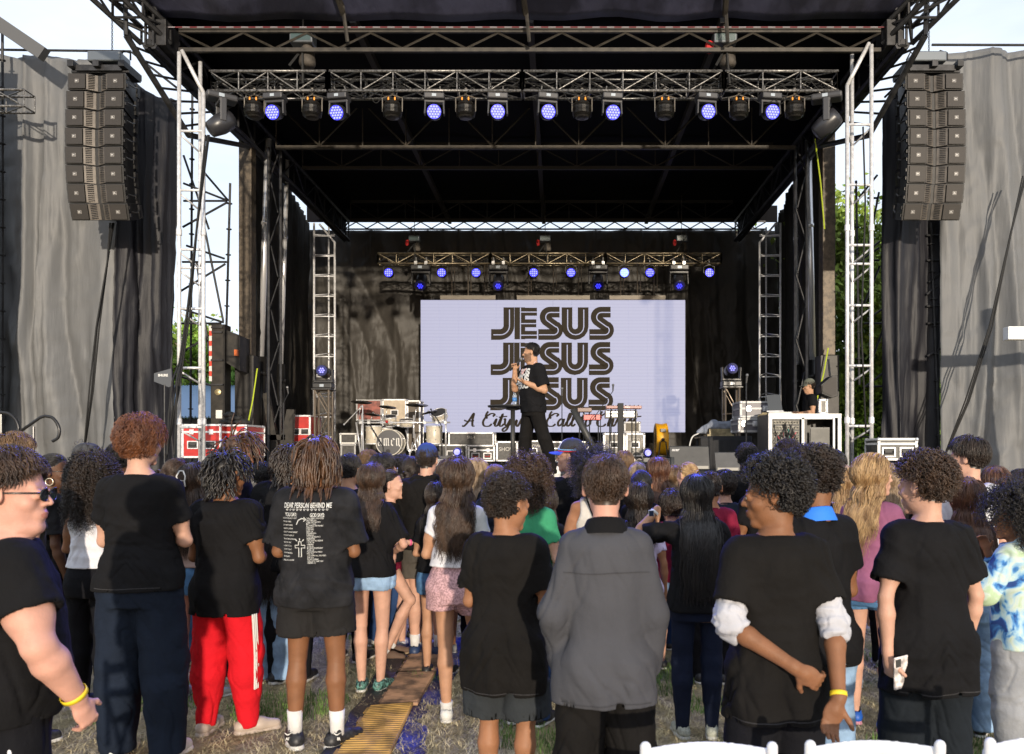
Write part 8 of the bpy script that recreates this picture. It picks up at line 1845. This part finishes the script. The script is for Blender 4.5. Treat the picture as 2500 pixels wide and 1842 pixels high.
i = C('woman with a sleek dark bun, hoop earring and washed black tee facing right', 128, 1106, 5.7, yaw=-48, h=.0075, skin='dark', fem=True, face=True, g=1.1, arms=('forward', 'down'), head=(-34, 0), hair=dict(style='sleek', col='black', bun=.04, bunz=.06), top=tee(wash, .88, loose=.035, sleeve=.8), bottom=pant()); hoop(i); sunglasses(i, thin=True, lens=M('clear_lens', (.3, .3, .32), .1)) if 0 else sunglasses(i, thin=True)
b = MB(); b.path([(-.03, -.10, 1.50), (-.10, -.145, 1.42), (.02, -.175, 1.30), (.10, -.16, 1.15)], .014, 6); b.build('bag_strap', M('strap_cyan', (.25, .6, .7), .6, var=.8, vscale=40), i['root'])
C('girl with long tight black ringlets, white tank top and slim black trousers', 226, 1113, 5.4, hv=.03, yaw=-10, h=.0078, skin='brown', fem=True, arms=('forward', 'forward'), hair=dict(style='ringlet', col='dark', L=(.26, .34), n=700), top=tee(wt, 1.0, loose=.012, fit=1, tank=1), bottom=pant(bp_, loose=.015, waist=1.04), shoes=dict(mat=M('shoe_black'), stripe=M('stripe_w', (.6, .6, .6), .5), n=1))
i = C('man in a weathered black cap turned right and a dark tee by the left scrim', 212, 1083, 6.5, yaw=-20, h=.009, skin='fair', face=True, g=1.15, arms=('forward', 'forward'), head=(-35, -4), hair=dict(style='short', col='dark'), top=tee(nv, .84), bottom=pant(jd)); cap(i, M('cap_black', (.03, .03, .032), .8, var=.5, vscale=30), back=False)
C('boy with ruffled sandy hair behind the big boy in sunglasses', 30, 1056, 4.7, yaw=-25, h=.0075, skin='fair', face=True, eyes=False, arms=('down', 'down'), head=(-12, 0), hair=dict(style='mop', col='light', L=(.05, .08), shortback=True), top=tee(darkgreen, .84, loose=.035), bottom=pant(bp_))
i = C('man with tied back dreadlocks and sunglasses facing right behind the red track pants', 578, 1060, 6.2, hv=.02, yaw=-75, h=.009, skin='mid', face=True, eyes=False, arms=('forward', 'forward'), head=(-8, 0), hair=dict(style='dreads', col='locs', L=(.16, .24), n=150, g=.7, crown=(0, -.09, .03), vol=.4), top=tee(bk, .84), bottom=pant()); sunglasses(i)
C('young man with hanging black twists and bowed head in a black tee', 705, 1082, 6.0, hv=.02, yaw=-4, h=.008, skin='tan', g=1.18, arms=('forward', 'forward'), head=(0, -28), hair=dict(style='twists', col='dark', n=300, L=(.13, .18)), top=tee(bk, .84, loose=.035), bottom=pant())
i = C('girl with tied back dark hair in profile, bending one bare knee, red shorts', 950, 1148, 6.7, yaw=-84, h=.0078, skin='fair', fem=True, face=True, arms=('forward', 'forward'), head=(-4, 3), hair=dict(style='sleek', col='dark', bun=.035), top=tee(bk, .92, loose=.03), bottom=pant(maroon, len=.10, loose=.02), legs=[((-.088, .22, .60), (-.088, .02, .10)), ((.09, .20, .56), (.09, -.02, .09))], socks=(whs, .08), shoes=dict(mat=M('clog_brown', (.10, .06, .04), .8), sole=M('cork', (.25, .18, .11), .8), name='clog')); wristband(i, 1, M('band_pink', (.7, .1, .25), .5), .9, .026)
i = C('boy in a blue cap worn forward and a thick black hoodie near the drum kit', 1042, 1086, 6.77, hv=.01, yaw=-4, h=.0082, skin='fair', g=1.08, arms=('forward', 'forward'), head=(-6, 0), hair=dict(style='short', col='dark', shortback=True), top=tee(bk2, .90, loose=.045, sleeve=2, hoodie=1, name='hoodie'), bottom=pant(gsh, len=.30, loose=.04), socks=(whs, .10), shoes=dict(mat=M('shoe_navy', (.02, .04, .10), .5), laces=M('lace_w'))); cap(i, M('cap_blue', (.012, .035, .16), .8))
C('girl in a black tee and denim shorts with a phone in her back pocket', 1068, 1180, 6.2, yaw=-10, h=.0085, skin='tan', fem=True, arms=('forward', 'forward'), head=(0, -10), hair=dict(style='long', col='dark', L=(.2, .26), n=1300), top=tee(bk, .96, loose=.02), bottom=pant(jm, len=.16, loose=.02, waist=1.03), shoes=shb)
i = C('girl with big black curls in a cream tank top with a thin bag strap', 1450, 1104, 5.7, hv=.05, yaw=4, h=.0078, skin='mid', fem=True, arms=('forward', 'forward'), hair=dict(style='ringlet', col='black', L=(.11, .15), n=800, g=.7, off=.024), top=tee(tank_w, .98, loose=.012, fit=1, tank=1), bottom=pant(jm, len=.3, waist=1.02))
b = MB(); b.path([(-.085, -.085, 1.44), (-.06, -.135, 1.36), (.0, -.145, 1.20), (.08, -.13, 1.02)], .007, 6); b.build('bag_strap', bk, i['root'])
i = C('boy in a white, black and blue striped cap looking left in a black tee', 1396, 1074, 6.4, hv=.01, yaw=6, h=.0085, skin='fair', face=True, g=1.08, arms=('forward', 'forward'), head=(68, 0), hair=dict(style='short', col='dark', shortback=True), top=tee(bk, .84), bottom=pant()); cap(i, M('cap_dark', (.015, .016, .03), .7), brim=M('brim_blue', (.015, .05, .45), .6), band=((M('band_red', (.55, .01, .03), .6), .004), (M('band_sky', (.2, .4, .65), .6), .016)), panel=M('panel_white', (.6, .6, .65), .7))
C('girl with messy brown curls in a green tee behind the centre boy', 1288, 1116, 5.1, hv=.045, yaw=-20, h=.0075, skin='fair', fem=True, arms=('forward', 'forward'), hair=dict(style='ringlet', col='brown', L=(.13, .19), n=850, off=.024), top=tee(green, .90, loose=.025), bottom=pant(jd))
# ---- farther rows
H_ = dict
far = [
 ('dark haired boy in a black tee beside the long dreadlocks', 852, 1110, 6.6, .0, 'tan', 0, H_(style='short', col='black', L=(.03, .045)), bk, -22),
 ('boy with fuzzy light brown hair just below the bass drum', 899, 1100, 7.6, .0, 'fair', 0, H_(style='afro', col='light'), nv, 0),
 ('boy with glossy black hair and glasses turned right below the bass drum', 934, 1106, 7.1, .0, 'tan', 0, H_(style='mop', col='black'), bk, -55),
 ('person with a dark blue tinted crop of curls right of the bass drum', 982, 1113, 7.4, .03, 'mid', 0, H_(style='afro', col='black'), bk, 0),
 ('girl with a low brown bun left of the blue cap', 1007, 1116, 7.0, 0, 'fair', 1, H_(style='sleek', col='dark', bun=.035, bunz=-.04), lilac, -20),
 ('blond girl with straight hair turned right below the flight cases', 1163, 1123, 7.2, 0, 'fair', 1, H_(style='long', col='ash', L=(.3, .36)), nv, -60),
 ('girl with a honey coloured braided updo below the round table', 1209, 1136, 6.6, 0, 'fair', 1, H_(style='sleek', col='light', bun=.045, bunz=-.02), nv, 0),
 ('person with a dark bun and long light ponytail behind the brown curls', 1308, 1139, 6.9, 0, 'fair', 1, H_(style='sleek', col='dark', pony=.34, bunz=-.02), nv, 0),
 ('dark haired person standing just left of the cap wearer', 1338, 1180, 7.0, 0, 'mid', 0, H_(style='short', col='black'), nv, 0),
 ('person with a light brown crown of hair behind the grey jacket boy', 1524, 1103, 8.2, 0, 'fair', 1, H_(style='long', col='light', L=(.2, .26)), nv, 0),
 ('girl with blond streaks tied tightly back right of the grey jacket', 1557, 1131, 7.4, 0, 'fair', 1, H_(style='sleek', col='ash', bun=.03), bk, 0),
 ('girl with a centre parted dark braid right of the grey jacket', 1566, 1152, 6.6, 0, 'mid', 1, H_(style='sleek', col='black', pony=.3), bk, 0),
 ('girl with very long auburn hair falling down her back', 1607, 1118, 7.0, 0, 'fair', 1, H_(style='long', col='auburn', L=(.42, .5)), maroon, 8),
 ('girl with dark brown hair in a lilac tee right beside the grey jacket', 1560, 1186, 5.6, 0, 'mid', 1, H_(style='long', col='dark', L=(.24, .3)), lilac, 10),
 ('blond girl with her hair pulled back behind the raised watch hand', 1680, 1131, 7.6, 0, 'fair', 1, H_(style='sleek', col='blond', bun=.025), whs, 35),
 ('boy with a close cropped purple lit head beside the long black hair', 1735, 1154, 6.0, 0, 'mid', 0, H_(style='crop', col='dark'), maroon, -10),
 ('person in a dark cap behind the left curly black haired boy', 1824, 1082, 7.8, 0, 'mid', 0, H_(style='afro', col='black'), bk, 0),
 ('person with small brown curls in front of the rack case', 1925, 1076, 7.0, .0, 'fair', 0, H_(style='curly', col='dark'), bk, 0),
 ('dark haired person with small ears behind the blue collar boy', 2038, 1100, 6.3, 0, 'mid', 0, H_(style='short', col='black'), bk, 0),
 ('girl with long sandy blond hair behind the mauve tee', 2062, 1140, 5.9, 0, 'fair', 1, H_(style='long', col='blond', L=(.34, .4)), bk, 0),
 ('blond haired girl just right of the mauve tee girl', 2178, 1138, 6.4, 0, 'fair', 1, H_(style='long', col='ash', L=(.3, .36)), bk, -30),
 ('dark haired boy facing left beside the smooth bowl cut', 2325, 1115, 6.1, 0, 'fair', 0, H_(style='mop', col='dark'), bk, 60),
 ('girl with long reddish brown hair right of the white tee', 2432, 1143, 5.9, 0, 'fair', 1, H_(style='long', col='auburn', L=(.42, .5)), bk, -6),
 ('dark haired person partly cut off at the right edge', 2492, 1150, 6.4, 0, 'mid', 0, H_(style='short', col='dark'), bk, 0),
 ('person with a dark afro behind the tall red haired boy', 290, 1084, 6.9, .02, 'brown', 0, H_(style='afro', col='black'), bk, 0),
 ('girl with pale blond streaks behind the woman with the hoop earring', 168, 1134, 7.0, 0, 'fair', 1, H_(style='long', col='ash', L=(.3, .36)), beige, -30),
 ('brunette girl in profile with her hair tied up left of the claw clip', 430, 1121, 6.5, 0, 'fair', 1, H_(style='sleek', col='brown', bun=.035, bunz=.0), green, -45),
 ('girl in a dark top between the tall boy and the claw clip girl', 400, 1150, 7.2, 0, 'tan', 1, H_(style='long', col='dark', L=(.26, .32)), dkgrey, 0),
 ('person in black standing behind the striped top girl', 640, 1130, 7.4, 0, 'brown', 0, H_(style='short', col='black'), bk, 0),
 ('dark haired person in black behind the wavy haired girl in white', 1128, 1180, 6.9, 0, 'mid', 0, H_(style='short', col='black'), dkgrey, 0),
 ('person in a dark grey tee behind the green tee', 1330, 1196, 6.0, 0, 'mid', 1, H_(style='long', col='dark', L=(.2, .3)), dkgrey, -4),
 ('person in dark clothes behind the raised watch arm', 1770, 1150, 7.0, 0, 'fair', 0, H_(style='mop', col='dark'), nv, 0),
 ('person in black in the gap behind the curly black haired boy', 1868, 1120, 6.2, 0, 'brown', 0, H_(style='short', col='black'), bk, 10),
 ('small dark haired child low in the crowd near the grey jacket', 1640, 1200, 6.4, 0, 'fair', 0, H_(style='mop', col='dark'), maroon, 0),
 ('person in black beside the mauve tee, farther back', 2100, 1124, 7.6, 0, 'fair', 0, H_(style='short', col='dark'), bk, 0),
 ('person in a black tee between the chestnut hair and curly boy', 2230, 1130, 6.8, 0, 'tan', 0, H_(style='short', col='black'), bk, 15),
 ('dark haired person behind the big boy with sunglasses shoulder', 96, 1132, 7.6, 0, 'tan', 0, H_(style='short', col='dark'), nv, 0),
 ('girl with brown waves in the far row below the left flight case', 1092, 1128, 8.2, 0, 'fair', 1, H_(style='wavy', col='brown', L=(.3, .36)), bk, 0),
 ('brown haired person in the far row in front of the leaning post', 1462, 1128, 8.4, 0, 'fair', 0, H_(style='mop', col='brown'), nv, 0),
 ('person with light hair in the far row under the yellow fan', 1648, 1140, 8.6, 0, 'fair', 1, H_(style='long', col='light', L=(.26, .34)), nv, 0),
]
for n_, (lab, px, top, d, hv, sk, fem, hr_, tm, yw) in enumerate(far):
 bot = [pant(bp_), pant(jm, loose=.03), pant(jd, loose=.03), pant(jl, len=.2), pant(bp_, len=.35, loose=.035)][n_ % 5] if d < 7.8 else pant(bp_)
 i = C(lab, px, top, d, hv=hv if hv else (.03 if hr_['style'] in ('afro', 'curly', 'mop') else .012), yaw=yw * .45, head=(yw * .6, -3), h=.0115 if d < 7 else .013, skin=sk, fem=bool(fem), face=abs(yw) > 20, eyes=abs(yw) > 40, hair=dict(hr_, q=1.3, back=fem and abs(yw) > 20), top=tee(tm, .88), bottom=bot, arms=(('forward', 'forward'), ('down', 'down'), ('crossed', 'crossed'), ('down', 'forward'))[n_ % 4], shoes=(shb, shw, shg)[n_ % 3], feetyaw=(10, 10))
 if 'glasses turned' in lab: sunglasses(i, thin=True, lens=M('clear_lens', (.3, .3, .32), .1))
 if 'dark cap' in lab: cap(i, M('cap_black'), back=True)
i = C('photographer with both hands raising a black camera toward the stage', 1752, 1168, 7.6, yaw=25, h=.009, skin='fair', hair=dict(style='short', col='dark'), top=tee(nv, .86), bottom=pant(), arms=(((-.30, .12, 1.30), (-.13, .24, 1.50)), ((.27, .10, 1.30), (.12, .24, 1.50))), curl=(.6, .6), hdir=((.4, .3, 1), (-.4, .3, 1)))
cv = w2(i, (i['WR'][0] + i['WR'][1]) / 2 + np.array((0, .05, .10))); t = thing('camera', 'black camera with a long lens held up above the crowd', 'camera', tuple(cv), R(60)); b = MB(); b.box((0, 0, 0), (.14, .07, .10)); b.box((0, 0, .06), (.05, .05, .03)); b.build('body', blackp, t, bevel=.008); b = MB(); b.lathe([(.03, .03), (.036, .05), (.034, .12), (.042, .13), (.042, .19)], (0, 0, 0), 18, 'y'); b.build('lens', blackp, t, True)
# ---- on the stage
i = make_person('man on the stage speaking into a microphone, black JESUS tee and yellow wristband', X(1300, 11.05), 11.05, 1.80, yaw=118, z=DK, h=.0075, skin='olive', g=1.12, fat=.016, face=True, head=(-26, -4), group=None,
 arms=(((-.235, -.05, 1.14), (-.115, .155, 1.225)), ((.24, .14, 1.165), (.12, .20, 1.44))), hair=dict(style='short', col='black', L=(.02, .04), off=.012, shortback=True, beard='dark'), top=tee(bk, .84, loose=.025, sleeve=.82), bottom=pant(bk2, loose=.012), feet=((.16, -.24), (.10, .08)), feetyaw=(-10, 20), shoes=dict(mat=M('shoe_white'), stripe=M('shoe_mark', (.08, .08, .09), .5), n=1, laces=M('lace_w'), high=1), curl=(.25, .95), hdir=((.35, .9, .35), (-.35, .25, .9)), palms=((-.1, -.3, .9), (-.8, .5, .1)))
wristband(i, 1, YB, .88, .030)
V1, F1 = [], []; n1 = 0
for q in range(3):
 V, Fq = text_tris('JESUS', .115, bold=.006); V = V + np.array((0, 0, 1.36 - q * .085)); V1.append(V); F1.extend([[a + n1 for a in f] for f in Fq]); n1 += len(V)
V1 = np.vstack(V1); V1[:, 0] *= -1; V1[:, 2] -= 0; print_on(i, V1 * 1.03, F1, M('print_white'), 'print', 1, .006, i['top_obj'])
b = MB(); b.path([(.055, -.03, 1.56), (.08, .05, 1.50), (.05, .135, 1.44), (.0, .155, 1.38), (-.05, .135, 1.44), (-.08, .05, 1.50), (-.055, -.03, 1.56)], .007, 5); b.build('lanyard', M('lanyard', (.55, .35, .36), .6), i['root'])
hd_ = i['WR'][1] + norm((-.35, .25, .9)) * .075; mth = hp(i, (0, .125, -.065)); dv = norm(mth - hd_); hd_ = mth - dv * .075; t = thing('microphone', 'handheld black microphone at the mouth of the man on the stage', 'microphone', tuple(w2(i, hd_))); t.rotation_euler = (0, 0, i['root'].rotation_euler.z); b = MB(); b.tube(tuple(-dv * .16), tuple(dv * .03), .012, .016, n=12); b.build('handle', blackp, t, True); b = MB(); b.sphere(tuple(dv * .055), .027, 12); b.lathe([(.026, -.004), (.028, 0), (.026, .004)], tuple(dv * .055), 14); b.build('grille_head', M('mic_grey'), t, True)
i = make_person('operator in a grey cap working behind the rack on the right of the stage', X(1977, 14.7), 14.7, 1.62, yaw=88, z=DK, h=.0105, skin='olive', g=1.08, face=True, head=(2, -10), group=None, arms=('forward', 'forward'), hair=dict(style='short', col='dark', shortback=True), top=tee(bk, .84), bottom=pant()); cap(i, M('cap_olive', (.10, .105, .08), .8), back=False)
for k, px in enumerate(WASH):
 ld = bpy.data.lights.new('wash_beam', 'SPOT'); ld.energy = 420; ld.color = (.10, .12, 1.0); ld.spot_size = R(46); ld.spot_blend = .6; ld.shadow_soft_size = .10
 lo = bpy.data.objects.new('wash_beam', ld); COL.objects.link(lo); p = Vector((X(px, FD - .1), FD - .35, zt - .34)); lo.location = p
 tgt = Vector((p.x * .55, 5.6, .6)); lo.rotation_euler = (tgt - p).to_track_quat('-Z', 'Y').to_euler()
